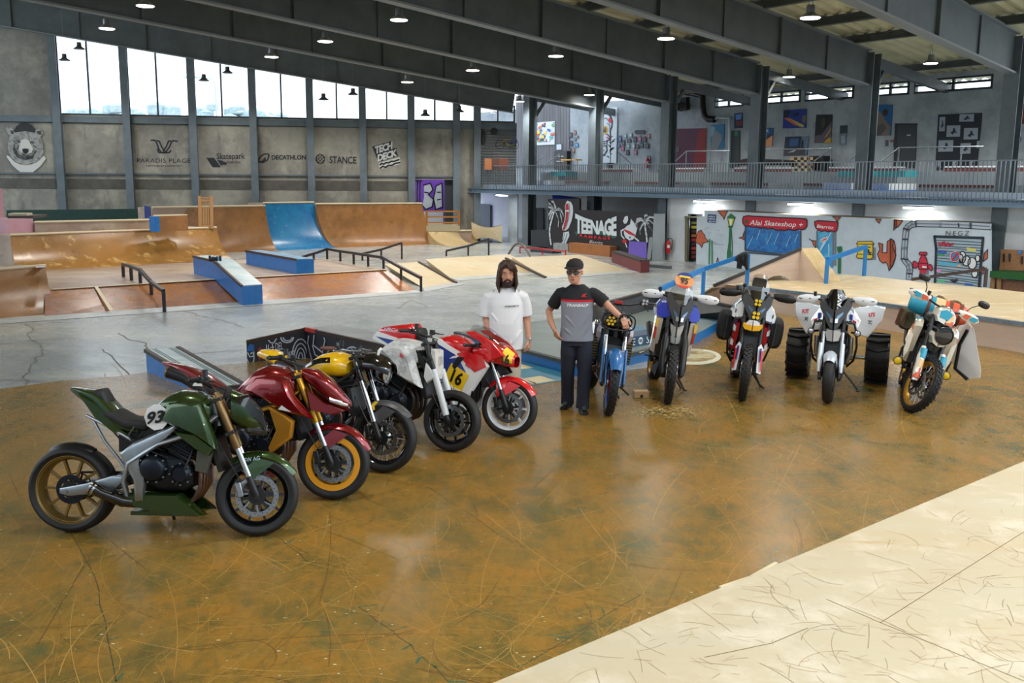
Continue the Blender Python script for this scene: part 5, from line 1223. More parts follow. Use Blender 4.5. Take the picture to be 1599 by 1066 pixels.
# ---------------------------------------------------------------- 1 green naked bike
GRN=carpaint('metallic_green',(40,66,22),1,.6,.26,.06)
def bike_green():
 b=Bike('metallic green street motorcycle with white number 93 panel and gold rear wheel',(402,838),-2.5,wb=1.385,sc=1.06,lean=-6,steer=16,rf=.30,rr=.325,rake=22)
 b.wheel(False,.19,mat('dull_gold_rim',(140,116,66),.35,.8),nsp=10,disc=True)
 b.wheel(True,.125,M_BLKG,nsp=10)
 b.fork(M_BRONZE,M_CHR,low=.16,mid=.40,top=.80,ru=.03,caliper=M_ALU)
 b.bars(.86,.37,.05,.12)
 b.chassis(mat('silver_frame',(150,156,160),.3,.8),mat('silver_swingarm',(150,156,160),.3,.8),sub=M_ALU)
 b.engine(.05,.50); b.headers(n=4)
 b.muffler([(-.12,-.10,.24),(-.25,-.15,.27),(-.40,-.17,.33),(-.47,-.175,.37)],[.03,.045,.04,.05],M_BLKG,M_CHR)
 # silver side plate of the frame
 b.pillow('frame_side_plate',MATS['silver_frame'],[(-.27,.62),(-.17,.70),(-.02,.77),(.17,.86),(.16,.82),(-.0,.71),(-.12,.63),(-.13,.53),(-.08,.40),(-.10,.27),(-.16,.26),(-.17,.42),(-.23,.52)],.14,.185,.72)
 t=b.loft('fuel_tank',GRN,[(-.12,0,.86,.07,.03,.05,2.6),(-.05,0,.88,.13,.07,.09,2.6),(.05,0,.93,.17,.11,.12,3),(.16,0,.955,.185,.125,.13,3),(.28,0,.945,.16,.11,.12,3),(.37,0,.93,.09,.07,.08,2.6)],20)
 b.pillow('tank_shroud',GRN,[(.02,.88),(.10,1.0),(.24,1.03),(.34,1.01),(.43,.78),(.46,.66),(.33,.75),(.17,.82)],.15,.215,.74)
 b.pillow('shroud_blade',GRN,[(.13,.80),(.30,.78),(.44,.68),(.40,.62),(.30,.67)],.16,.2,.85)
 b.pillow('radiator_cover',mat('grey_rad_cover',(84,84,76),.4,.4),[(.30,.66),(.42,.66),(.37,.48),(.28,.50)],.13,.16,.9)
 mb=MB(); c=Vector((-.0,-.178,.93)); mb.prism([c+Vector((.088*cos(q)*(1.0),0,.095*sin(q))) for q in [radians(v) for v in (0,40,75,105,140,180,220,260,300,335)]],(0,-.012,0)); np_=mb.build('number_panel',paint((226,226,226),.4),t)
 np_.location=(.02,-.006,-.035)
 b2=mb=MB(); letter(mb,'93',lambda u,v,w_:Vector((-.062+.125*u,-.202-.002*w_,.884+.082*v+.02*u)),0,.03,.25); mb.build('number',paint((12,14,18),.4),np_,smooth=0)
 bpy.data.objects[np_.name]
 s_=b.loft('seat',M_SEAT,[(-.45,0,.93,.10,.04,.04,3),(-.38,0,.90,.13,.04,.04,3),(-.25,0,.84,.14,.03,.05,3),(-.10,0,.82,.13,.035,.05,3),(-.02,0,.86,.09,.03,.04,3)],16)
 b.loft('tail_cowl',GRN,[(-.69,0,1.07,.035,.012,.018,4),(-.62,0,1.055,.075,.022,.05,4),(-.50,0,1.02,.10,.035,.10,4),(-.42,0,.95,.12,.05,.10,4),(-.30,0,.84,.12,.03,.07,4),(-.16,0,.79,.10,.03,.04,4)],16)
 b.loft('seat_hump',M_SEAT,[(-.50,0,1.03,.07,.04,.03),(-.44,0,1.02,.08,.06,.05),(-.40,0,.97,.07,.04,.04)],12)
 b.pillow('tail_side_panel',GRN,[(-.60,1.05),(-.46,.98),(-.30,.80),(-.20,.74),(-.33,.76),(-.48,.88)],.08,.12,.9)
 o=b.loft('headlight_cowl',GRN,[(.50,0,.95,.10,.13,.12,3),(.58,0,.93,.13,.12,.14,3),(.66,0,.89,.12,.10,.12,3),(.73,0,.83,.08,.07,.07,3)],16,steer=True)
 b.loft('headlight',M_DARKL,[(.62,0,.80,.10,.05,.05,3),(.70,0,.79,.095,.06,.05,3),(.76,0,.78,.06,.045,.03,3)],14,steer=True,parent=o)
 b.pillow('cowl_blade',M_BLKG,[(.50,1.02),(.62,1.05),(.72,.92),(.78,.76),(.70,.84)],.09,.125,.8,steer=True,parent=o)
 mg=b.mudguard(True,GRN,30,128,.135,.03)
 b.text('SW AG',paint((170,200,210),.4),(.60,.55),(.71,.565),.03,.0,mg,steer=True,yf=lambda x,z:.068)
 b.mudguard(False,M_BLKP,60,120,.17,.02,name='rear_hugger')
 b.pillow('belly_pan',GRN,[(-.30,.31),(-.12,.33),(.16,.33),(.24,.26),(.35,.17),(.20,.16),(-.05,.19),(-.28,.26)],.08,.16,.85)
 MB().box((.03,0,.17),(.5,.2,.03)).build('belly_pan_floor',GRN,b.t)
bike_green()
# ---------------------------------------------------------------- 2 red naked bike
RED=carpaint('candy_red',(126,8,18),1,.5,.22)
def bike_red():
 YEL=mat('yellow_wheel',(222,150,28),.4,.2)
 b=Bike('deep red street motorcycle with a wide yellow band on its front wheel',(520,781),-10,wb=1.385,lean=-6,steer=12,rf=.30,rr=.315)
 b.wheel(False,.18,M_BLKG); w_=b.wheel(True,.125,M_BLKG,nsp=5)
 mb=b.B(True)
 for sy in (-1,1):mb.lathe([(.224,sy*.046),(.224,sy*.054),(.178,sy*.052),(.176,sy*.046)],b.fa,n=48)
 mb.build('yellow_rim_band',YEL,w_)
 GF=mat('gold_fork',(178,134,44),.3,.8)
 b.fork(GF,M_CHR,low=.16,mid=.38,top=.80,ru=.028)
 b.bars(.86,.37,.06,.12); b.chassis(GF,M_BLKP); b.engine(); b.headers(n=4,m=M_TI)
 b.muffler([(-.25,-.08,.60),(-.40,-.09,.85),(-.60,-.07,.96),(-.74,-.07,1.0)],[.02,.04,.05,.055],M_BLKP,M_GOLDM)
 t=b.loft('fuel_tank',RED,[(-.14,0,.85,.07,.03,.05,2.6),(-.06,0,.88,.14,.08,.09,2.6),(.05,0,.94,.18,.12,.12,2.8),(.16,0,.97,.19,.13,.13,2.8),(.28,0,.96,.17,.11,.12,3),(.38,0,.94,.10,.07,.08,2.6)],20)
 b.pillow('tank_shroud',RED,[(-.02,.90),(.08,1.0),(.24,1.04),(.36,1.0),(.42,.86),(.58,.68),(.36,.72),(.20,.80)],.15,.225,.72)
 g_=b.pillow('gold_side_panel',mat('gold_satin_panel',(196,136,44),.35,.5),[(.20,.78),(.33,.72),(.42,.66),(.40,.52),(.22,.38),(.20,.42),(.27,.58)],.16,.2,.85)
 MB().loft([(.28,0,.58,.15,.12,.12,4),(.40,0,.58,.16,.10,.10,4)],12).build('radiator_shroud',M_BLKP,b.t)
 sh=b.decal('white_triangle',paint((220,220,215),.4),[(.33,.79),(.41,.74),(.30,.755)],.222,t)
 b.loft('seat',M_SEAT,[(-.40,0,.90,.12,.04,.04,3),(-.25,0,.84,.14,.03,.05,3),(-.10,0,.82,.13,.035,.05,3),(-.04,0,.86,.09,.03,.04,3)],16)
 tc=b.loft('tail_cowl',RED,[(-.84,0,1.07,.02,.008,.008,4),(-.76,0,1.055,.06,.02,.03,4),(-.60,0,1.01,.10,.04,.07,4),(-.42,0,.94,.12,.04,.09,4),(-.28,0,.85,.12,.03,.06,4)],14)
 b.decal('white_triangle',paint((230,230,225),.4),[(-.50,.90),(-.44,.99),(-.41,.90)],.123,tc)
 o=b.loft('headlight_cowl',RED,[(.42,0,1.04,.08,.04,.06,3),(.54,0,1.0,.14,.07,.10,3),(.66,0,.92,.14,.07,.12,3),(.76,0,.83,.09,.05,.07,3),(.82,0,.79,.03,.02,.02,3)],16,steer=True)
 b.loft('headlight',M_LENS,[(.66,0,.83,.135,.03,.03,3),(.75,0,.80,.10,.035,.03,3),(.80,0,.785,.05,.025,.02,3)],14,steer=True,parent=o)
 b.pillow('cowl_wing',RED,[(.46,.92),(.62,.80),(.80,.74),(.70,.70),(.50,.74)],.12,.17,.85,steer=True,parent=o)
 b.mudguard(True,RED,22,130,.14,.03)
 b.mudguard(False,RED,60,120,.17,.02,name='rear_hugger')
 b.pillow('belly_pan',RED,[(-.20,.28),(.16,.30),(.30,.20),(.20,.16),(-.18,.18)],.08,.15,.85)
bike_red()
# ---------------------------------------------------------------- 3 yellow cafe racer
def bike_yellow():
 Y=carpaint('warm_yellow',(238,186,16),1,0,.25); BR=mat('brown_leather_grip',(92,56,40),.6)
 b=Bike('yellow and black cafe racer motorcycle with wire spoked wheels and round headlight',(597,739),-24,wb=1.40,lean=-6,steer=8,rf=.315,rr=.315)
 b.wheel(False,.15,M_BLKG,'wire'); b.wheel(True,.12,M_BLKG,'wire',hubm=M_CHR,discm=mat('clear_wheel_disc',(150,150,150),.2,.9))
 b.fork(M_BLKG,M_CHR,low=.16,mid=.56,top=.80,ru=.025,rl=.022); b.bars(.82,.36,.02,.14,gripm=BR,col=M_ALU)
 b.chassis(M_BLKP,M_BLKP,tub=True); b.engine(m1=M_ENG); b.headers(n=2,m=M_TI); b.muffler([(-.2,-.14,.3),(-.55,-.16,.4)],[.04,.05],M_BLKP)
 t=b.loft('fuel_tank',Y,[(-.14,0,.86,.06,.03,.04,2.4),(-.06,0,.88,.13,.08,.08,2.4),(.06,0,.92,.18,.11,.11,2.4),(.18,0,.94,.19,.115,.12,2.4),(.28,0,.93,.17,.10,.10,2.4),(.34,0,.92,.10,.06,.07,2.4)],20)
 for sy in (-1,1):
  mb=MB(); rows=[[(x,sy*(w_),z) for x,w_,z in r_] for r_ in ([(-.10,.115,.90),(.02,.155,.97),(.12,.165,1.0),(.2,.16,1.01)],[(-.10,.13,.88),(.02,.178,.93),(.12,.19,.955),(.22,.185,.965)])]; mb.grid(rows); mb.grid([[(Vector(p)*1.0+Vector((0,sy*.004,.002))) for p in r_] for r_ in rows]); mb.build('black_tank_stripe',M_BLKG,t)
 b.loft('seat',M_SEAT,[(-.50,0,.90,.08,.03,.03,3),(-.40,0,.89,.12,.035,.04,3),(-.14,0,.86,.13,.04,.05,3),(-.06,0,.88,.10,.03,.04,3)],16)
 b.loft('tail_cowl',Y,[(-.72,0,.96,.03,.02,.02,2.6),(-.66,0,.965,.08,.045,.04,2.6),(-.54,0,.955,.11,.06,.06,2.6),(-.46,0,.92,.12,.06,.05,2.6)],16)
 b.loft('side_cover',M_BLKP,[(-.34,0,.72,.12,.06,.08,3),(-.12,0,.70,.15,.10,.12,3)],12)
 hl=lamp_round(b,(.68,0,.90),.105,M_BLKG,M_LENS); b.St
 mb=b.B(True); mb.grid([[Vector((x+.0,r*sin(a),.92+dz+r*cos(a)*.9)) for a in [radians(-100+200*j/14) for j in range(15)]] for x,r,dz in ((.50,.13,.03),(.60,.14,.03),(.70,.125,.0),(.745,.10,-.02))]); mb.build('bikini_fairing',M_BLKG,hl)
 mb=b.B(True); mb.grid([[Vector((x,r*sin(a),z0+r*cos(a)*.6)) for a in [radians(-70+140*j/10) for j in range(11)]] for x,r,z0 in ((.54,.10,1.08),(.61,.12,1.03),(.68,.125,.97))]); mb.build('screen',M_SCR,hl)
 b.B(True).tube([(.64,-.115,1.06),(.65,-.12,1.10),(.66,-.10,1.12)],.012,6).build('bar_weight',paint((226,226,220),.4),b.t)
 b.mudguard(True,mat('charcoal_guard',(66,66,68),.4),40,125,.135,.025)
 b.decal('yellow_mark',paint((226,186,40),.4),[(.585,.60),(.62,.64),(.655,.64),(.64,.62),(.62,.60),(.625,.565),(.60,.555)],.073,b.t,steer=True)
 b.pillow('yellow_side_cap',Y,[(.16,.68),(.20,.69),(.22,.66),(.17,.65)],.16,.17,.8)
bike_yellow()
# ---------------------------------------------------------------- 4 white street bike
def bike_white():
 WT=layered('white_topographic_tank',(214,214,210),[((196,198,196),3,.47,.5,None),((176,178,178),6,.49,.5,None),((206,208,206),9,.5,.52,None)],.45)
 b=Bike('white street motorcycle with white fork covers, pale front plate and black wheels',(703,706),-30,wb=1.40,lean=-6,steer=10,rf=.30,rr=.315)
 b.wheel(False,.18,M_BLKG); b.wheel(True,.125,M_BLKG,nsp=10)
 b.fork(M_BLKP,mat('white_fork_cover',(200,204,206),.4),low=.20,mid=.52,top=.82,ru=.026,rl=.032); b.bars(.86,.37,.04,.10)
 b.chassis(M_BLKP,M_BLKP); b.engine(); b.headers(n=4,m=mat('dark_header',(70,62,56),.35,.8)); b.muffler([(-.1,-.12,.2),(-.42,-.14,.28)],[.05,.05],M_BLKP)
 t=b.loft('fuel_tank',WT,[(-.16,0,.88,.05,.03,.05,2.8),(-.08,0,.90,.14,.08,.10,2.8),(.06,0,.93,.19,.12,.14,3),(.20,0,.92,.19,.12,.15,3),(.30,0,.89,.16,.10,.12,3),(.36,0,.87,.09,.06,.07,3)],20)
 b.pillow('tank_shroud',WT,[(-.12,.92),(.06,1.0),(.22,1.0),(.30,.92),(.44,.60),(.30,.64),(.06,.74),(-.08,.80)],.14,.215,.78)
 MB().loft([(.26,0,.98,.13,.02,.06,3),(.36,0,.92,.12,.02,.14,3),(.44,0,.80,.10,.02,.12,3)],12).build('frame_cover',M_BLKP,b.t)
 b.decal('red_wing_emblem',paint((184,60,60),.5),[(.20,.885),(.255,.88),(.235,.90),(.25,.905),(.225,.915),(.20,.93),(.205,.905)],.226,t)
 b.loft('seat',M_SEAT,[(-.50,0,.86,.09,.03,.04,3),(-.30,0,.83,.13,.03,.05,3),(-.10,0,.83,.12,.035,.05,3)],14)
 b.loft('tail_cowl',M_BLKP,[(-.58,0,.85,.05,.02,.02,3),(-.48,0,.82,.10,.02,.05,3),(-.30,0,.78,.11,.02,.05,3)],12)
 mb=b.B(True); mb.skinpoly([(.46,y,z) for y,z in ((-.11,.98),(.11,.98),(.10,.80),(.05,.68),(-.05,.68),(-.10,.80))],[(.495+(.98-z)*.12,y*.92,z) for y,z in ((-.11,.97),(.11,.97),(.10,.80),(.05,.69),(-.05,.69),(-.10,.80))]); np_=mb.build('front_number_plate',layered('dusty_white_plate',(206,204,196),[((176,176,172),12,.5,.6,None)],.5),b.t)
 mb=b.B(True); letter(mb,'V2',lambda u,v,w_:Vector((.515+.002*w_+.018*(1-v),.05-.08*u,.83+.08*v)),0,0,0); mb.build('lettering',paint((160,160,158),.6),np_,smooth=0)
 b.pillow('headlight_side',paint((205,206,204),.4),[(.42,.84),(.49,.78),(.53,.70),(.45,.64),(.41,.70)],.10,.135,.85,steer=True)
 b.B(True).box((.44,0,.78),(.05,.2,.2)).build('headlight_bracket',M_BLKP,b.t)
bike_white()
# ---------------------------------------------------------------- 5 red white blue racer
def bike_racer():
 RD=carpaint('racing_red',(206,20,26),1,0,.25); WH=mat('racing_white',(230,230,230),.28,0,.6); BL=carpaint('racing_blue',(24,52,140),1,0,.25); YE=mat('number_yellow',(240,196,22),.35,0,.5)
 b=Bike('red, white and blue racing motorcycle with yellow number 16 panels',(793,683),-25,wb=1.40,lean=-6,steer=8,rf=.30,rr=.31)
 b.wheel(False,.17,paint((226,226,226),.35)); b.wheel(True,.12,paint((222,224,226),.35,.2),nsp=8,hubm=M_ALU)
 b.fork(M_BLKP,M_CHR,low=.2,mid=.56,top=.76,ru=.023,rl=.02); b.bars(.70,.30,-.03,.13,res=True); b.chassis(M_BLKP,M_ALU); b.engine(cz=.42); b.headers(n=4,m=M_BLKP)
 t=b.loft('fuel_tank',RD,[(-.20,0,.84,.08,.03,.05,3),(-.12,0,.88,.15,.09,.08,3),(.04,0,.90,.17,.11,.1,3),(.18,0,.88,.15,.09,.1,3),(.26,0,.86,.08,.05,.06,3)],20)
 b.pillow('tank_white_band',WH,[(-.20,.86),(-.15,.97),(-.06,.96),(.18,.84),(.16,.80),(-.06,.90),(-.12,.93),(-.16,.84)],.14,.18,.95)
 b.pillow('tank_blue_band',BL,[(-.17,.84),(-.12,.93),(-.06,.90),(.14,.80),(.06,.70),(-.06,.68),(-.14,.72)],.135,.172,.9)
 b.decal('yellow_tank_flash',YE,[(.0,.965),(.05,.925),(.075,.92),(.03,.975)],.171,t,yf=lambda x,z:.14)
 b.loft('seat',M_SEAT,[(-.50,0,.86,.10,.03,.03,3),(-.30,0,.82,.14,.03,.04,3),(-.20,0,.82,.12,.03,.04,3)],12)
 tc=b.loft('tail_cowl',RD,[(-.86,0,.97,.09,.04,.06,4),(-.78,0,.98,.13,.06,.10,4),(-.60,0,.98,.15,.09,.14,4),(-.46,0,.97,.14,.12,.14,4),(-.40,0,.94,.12,.09,.10,4)],16)
 b.pillow('tail_white_band',WH,[(-.92,.90),(-.86,.98),(-.60,.93),(-.38,.86),(-.24,.80),(-.36,.74),(-.62,.80)],.12,.158,.95)
 b.pillow('tail_blue_band',BL,[(-.86,.93),(-.60,.90),(-.36,.84),(-.40,.77),(-.64,.83)],.14,.163,.95)
 b.loft('back_pad',M_SEAT,[(-.41,0,.98,.09,.07,.07,4),(-.37,0,.975,.095,.075,.075,4),(-.35,0,.965,.08,.06,.06,4)],12,parent=tc)
 b.text('HRC',paint((220,225,240),.4),(-.76,1.0),(-.62,1.0),.032,.150,tc,shear=.3)
 # fairing
 prof=[(.02,.72),(.12,.80),(.28,.84),(.46,.80),(.52,.72),(.42,.56),(.33,.42),(.30,.24),(.20,.16),(-.10,.18),(-.30,.24),(-.20,.40),(-.08,.55)]
 f_=b.pillow('side_fairing',WH,prof,.14,.235,.96)
 yo=lambda x,z:.238-.0*z
 for sd in (-1,1):
  p=f_[0 if sd < 0 else 1]
  b.decal('blue_field',BL,[(.0,.705),(.10,.77),(.20,.79),(.33,.60),(.14,.44),(-.04,.57)],.236,p,sd)
  b.decal('red_field',RD,[(.18,.83),(.30,.86),(.48,.82),(.53,.72),(.40,.655)],.237,p,sd)
  b.decal('dark_blue_stripe',paint((16,28,70),.3),[(-.06,.545),(.0,.57),(.34,.40),(.30,.34)],.238,p,sd)
  yp=b.decal('yellow_panel',YE,[(.13,.73),(.34,.62),(.25,.43),(.03,.53)],.240,p,sd)
  b.text('16',paint((14,14,16),.4),(.12,.545) if sd < 0 else (.24,.50),(.24,.50) if sd < 0 else (.12,.545),.13,.242,p,sd,name='number',bold=.03)
  b.text('HONDA',paint((236,238,240),.4),(-.01,.52) if sd < 0 else (.30,.37),(.30,.37) if sd < 0 else (-.01,.52),.05,.243,p,sd,bold=.03)
  b.text('CASTROL',paint((40,50,50),.5),(-.05,.42) if sd < 0 else (.12,.34),(.12,.34) if sd < 0 else (-.05,.42),.03,.238,p,sd,shear=.2)
  b.decal('red_oval_mark',paint((200,60,70),.4),[(.33+.04*cos(q)-.01*sin(q),.715+.018*sin(q)-.01*cos(q)) for q in [i*pi/8 for i in range(16)]],.239,p,sd)
  b.text('ELF',paint((240,240,240),.5),(.30,.71) if sd < 0 else (.36,.70),(.36,.70) if sd < 0 else (.30,.71),.018,.243,p,sd) if False else None
  b.decal('black_vent',M_BLKP,[(.36,.46),(.40,.44),(.37,.28),(.31,.22),(.33,.34)],.2,p,sd)
  b.decal('black_intake',M_BLKP,[(.20,.80),(.28,.80),(.17,.66),(.14,.70)],.244,p,sd)
 nz=b.loft('nose_fairing',RD,[(.34,0,.86,.19,.06,.10,3),(.46,0,.88,.20,.10,.12,3),(.58,0,.86,.18,.10,.12,3),(.68,0,.82,.14,.08,.10,3),(.76,0,.78,.07,.05,.06,3)],18,caps=False)
 b.pillow('cockpit_side',RD,[(.24,1.06),(.34,1.07),(.56,.97),(.70,.84),(.52,.76),(.44,.80),(.50,.90),(.40,.98),(.28,1.03)],.15,.19,.9)
 mb=MB(); mb.grid([[Vector((x,w_*sin(a),z0+w_*cos(a)*.45)) for a in [radians(-75+150*j/12) for j in range(13)]] for x,w_,z0 in ((.28,.16,1.06),(.40,.17,1.03),(.54,.16,.95),(.64,.14,.88))]); mb.build('screen',M_SCR,nz)
 for w0 in (0,):
  mb=MB(); rows=[[Vector((x+.004,w_*sin(a),z0+zh*cos(a))) for a in [radians(18+95*j/8) for j in range(9)]] for x,w_,z0,zh in ((.655,.162,.83,.10),(.745,.105,.79,.075))];
  rows=[[Vector((p.x,-p.y,p.z)) for p in r_] for r_ in rows]; mb.grid(rows); mb.grid([[p+Vector((.004,-.004,.002)) for p in r_] for r_ in rows]); yp=mb.build('yellow_number_field',YE,nz)
  mb=MB(); letter(mb,'16',lambda u,v,w_:Vector((.665+.065*u,-.168+.042*u-.002*w_,.755+.10*v)),0,.03); mb.build('number',paint((14,14,16),.4),yp,smooth=0)
 b.pillow('inner_fairing',M_BLKP,[(.52,.74),(.64,.74),(.70,.66),(.60,.62)],.03,.06,.8)
 b.mudguard(True,RD,30,140,.14,.025,tap=.8)
 b.pillow('mudguard_side',RD,[(.56,.56),(.68,.60),(.66,.44),(.62,.38),(.57,.40)],.07,.085,.9,steer=True)
 b.pillow('belly_pan',WH,[(-.32,.24),(.18,.24),(.30,.22),(.20,.14),(-.20,.14)],.06,.20,.85)
 b.loft('instrument',M_BLKP,[(.36,0,.92,.08,.05,.05,3),(.44,0,.93,.09,.05,.05,3)],10)
bike_racer()
# ================================================================== adventure motorcycles seen from the front
def fpil(b,name,m,poly,x0,x1,inset=.85,steer=False,mirror=True,parent=None,slope=0,sy_only=0,rake=0):
 """bulging front panel: outline (y, z), from depth x0 out to x1; slope moves the panel back with |y|, rake with z"""
 out=[]
 for sy in ((1,-1) if mirror else (1,)):
  cy=sum(p[0] for p in poly)/len(poly); cz=sum(p[1] for p in poly)/len(poly); rows=[]
  for f,k in ((0,1),(.7,.99),(1,inset)):
   rows.append([Vector((x0+(x1-x0)*f -slope*abs(cy+(p[0]-cy)*k)-rake*(cz+(p[1]-cz)*k-1.0),sy*(cy+(p[0]-cy)*k),cz+(p[1]-cz)*k)) for p in poly])
  mb=b.B(steer); mb.grid(rows,close_u=True)
  for r_ in (rows[0],rows[-1]):k_=mb.V(r_); mb.face(range(k_,k_+len(poly)))
  out.append(mb.build(name,m,parent or b.t,smooth=32))
 return out
def ftext(b,txt,m,y0,y1,z0,h,x,parent,steer=False,dz=0,bold=.02,vert=False,rake=0,slope=0,name='lettering',lean=0):
 mb=b.B(steer)
 def fn(u,v,w_):
  y,z=y0+(y1-y0)*u,z0+h*v+dz*u
  if vert:y,z=y0+h*v,z0+(y1-y0)*u
  return Vector((x+.004+.002*w_-rake*(z-1.0)-slope*abs(y),y+lean*v,z))
 letter(mb,txt,fn,0,bold,res=2); return mb.build(name,m,parent,smooth=0)
def adv_base(b,rim,frame=None,seatm=None,guards=None,knob=True,nsp='wire',wf=.10,wr=.15,engine=True,forkm=None,guardm=None,screen=True,mirror=False,hub=None):
 if wr:b.wheel(False,wr,rim,nsp,knob=knob,hubm=hub)
 b.wheel(True,wf,rim,nsp,knob=knob,hubm=hub)
 b.fork(M_BLKP,forkm or M_BLKP,low=.24,mid=.6,top=.86,ru=.028,rl=.024,w=.11)
 b.bars(.97,.42,.04,.10,guards=guards,mirror=mirror); b.chassis(frame or M_BLKP,M_ALU); b.engine(cz=.50); b.headers(n=2,z1=.3,m=M_TI)
 b.muffler([(-.2,-.14,.5),(-.35,-.18,.62),(-.62,-.19,.72)],[.03,.05,.05],M_BLKP)
 if guardm:
  for sy in (-1,1):
   mb=b.B(True); c=[b.up(d,sy*.11,.0) for d in (.02,.12,.3,.42)]; mb.loft
   mb.tube([c[0]+Vector((.02,0,0)),c[1]+Vector((.02,0,0)),c[2]+Vector((.015,0,0)),c[3]+Vector((.01,0,0))],[(.03,.034),(.045,.045),(.04,.04),(.02,.03)],10); b_=mb.build('fork_guard',guardm,b.t)
   yield_=b_
 b.loft('fuel_tank',M_BLKP,[(-.12,0,.95,.08,.03,.05,3),(-.04,0,.98,.13,.08,.10,3),(.12,0,1.02,.16,.11,.14,3),(.26,0,1.02,.14,.09,.12,3),(.34,0,1.0,.08,.05,.07,3)],16)
 b.loft('seat',seatm or M_SEAT,[(-.72,0,1.02,.10,.03,.05,3),(-.5,0,.98,.14,.04,.06,3),(-.26,0,.92,.13,.04,.05,3),(-.06,0,.94,.09,.03,.05,3)],14)
 mb=MB()
 for sy in (-1,1):mb.tube([(-.45,sy*.12,.95),(-.80,sy*.12,1.02)],.012,8)
 mb.tube([(-.80,-.12,1.02),(-.80,.12,1.02)],.012,8); mb.build('rear_rack',M_BLKP,b.t)
 MB().box((.30,0,.66),(.05,.26,.34)).build('radiator_core',paint((30,32,34),.6),b.t)
def crash_bars(b,m,r=.013,w=.24):
 mb=MB()
 for sy in (-1,1):
  mb.tube([(.30,sy*.10,.96),(.36,sy*(w-.03),.92),(.36,sy*w,.80),(.30,sy*(w+.01),.62),(.22,sy*(w-.02),.44),(.12,sy*.16,.34)],r,8); mb.tube([(.36,sy*w,.80),(.16,sy*.2,.78)],r,8)
 mb.tube([(.36,-(w-.03),.92),(.40,-.1,.95),(.40,.1,.95),(.36,(w-.03),.92)],r,8); return mb.build('crash_bar',m,b.t)
def skid(b,m):
 mb=MB(); mb.skinpoly([(.30,-.13,.42),(.30,.13,.42),(-.2,.13,.22),(-.2,-.13,.22)],[(.34,-.12,.40),(.34,.12,.40),(.22,.12,.20),(.22,-.12,.20)]); return mb.build('skid_plate',m,b.t)
def nose(b,m,w=.205,zt=1.28,zb=.87,x=.46,lens=M_LENSB):
 mask=fpil(b,'nose_cowl',m,[(0,zb),(.05,zb+.03),(w*.55,zb+.13),(w*.95,zb+.26),(w,zt-.04),(w*.7,zt+.02),(w*.45,zt-.06),(0,zt-.12)],x-.16,x+.06,.9,slope=.35,rake=.35)
 o=mask[0]
 fpil(b,'headlight',lens,[(.018,zb+.15),(.04,zb+.13),(w*.5,zb+.195),(w*.56,zb+.235),(.035,zb+.185)],x+.04,x+.075,.95,slope=.35,rake=.35)
 fpil(b,'headlight_reflector',M_LENS,[(.012,zb+.10),(.045,zb+.10),(.05,zb+.155),(.014,zb+.15)],x+.05,x+.082,.9,slope=.35,rake=.35)
 return o
def screen(b,w=.13,z0=1.18,z1=1.50,x0=.44,x1=.26,m=None,parent=None,name='screen',flat=.5):
 mb=MB(); rows=[]
 for u in [i/8 for i in range(9)]:
  z=z0+(z1-z0)*u; x=x0+(x1-x0)*u; ww=w*(1-.55*max(0,u-.55)**1.3*2.2); rows.append([Vector((x -flat*.12*(2*v-1)**2,ww*(2*v-1),z -.02*(2*v-1)**2)) for v in [j/10 for j in range(11)]])
 mb.grid(rows); return mb.build(name,m or M_SCR,parent or b.t)
def lights4(b,y,z,x,r,m,name='fog_lamp',steer=False,parent=None):
 mb=b.B(steer); mb.box((x-.015,y,z),(.03,r*2.5,r*2.5)); o=bevel(mb.build(name,M_BLKP,parent or b.t),.006); mb=b.B(steer)
 for dy in (-1,1):
  for dz in (-1,1):mb.lathe([(0,.01),(r*.52,.006),(r*.55,0),(0,0)],(x,y+dy*r*.6,z+dz*r*.6),(1,0,0),10,closed=False)
 mb.build('lamp_lens',m,o); return o
ADV=dict(wb=1.48,sc=1.06,rf=.345,rr=.33,rake=27)
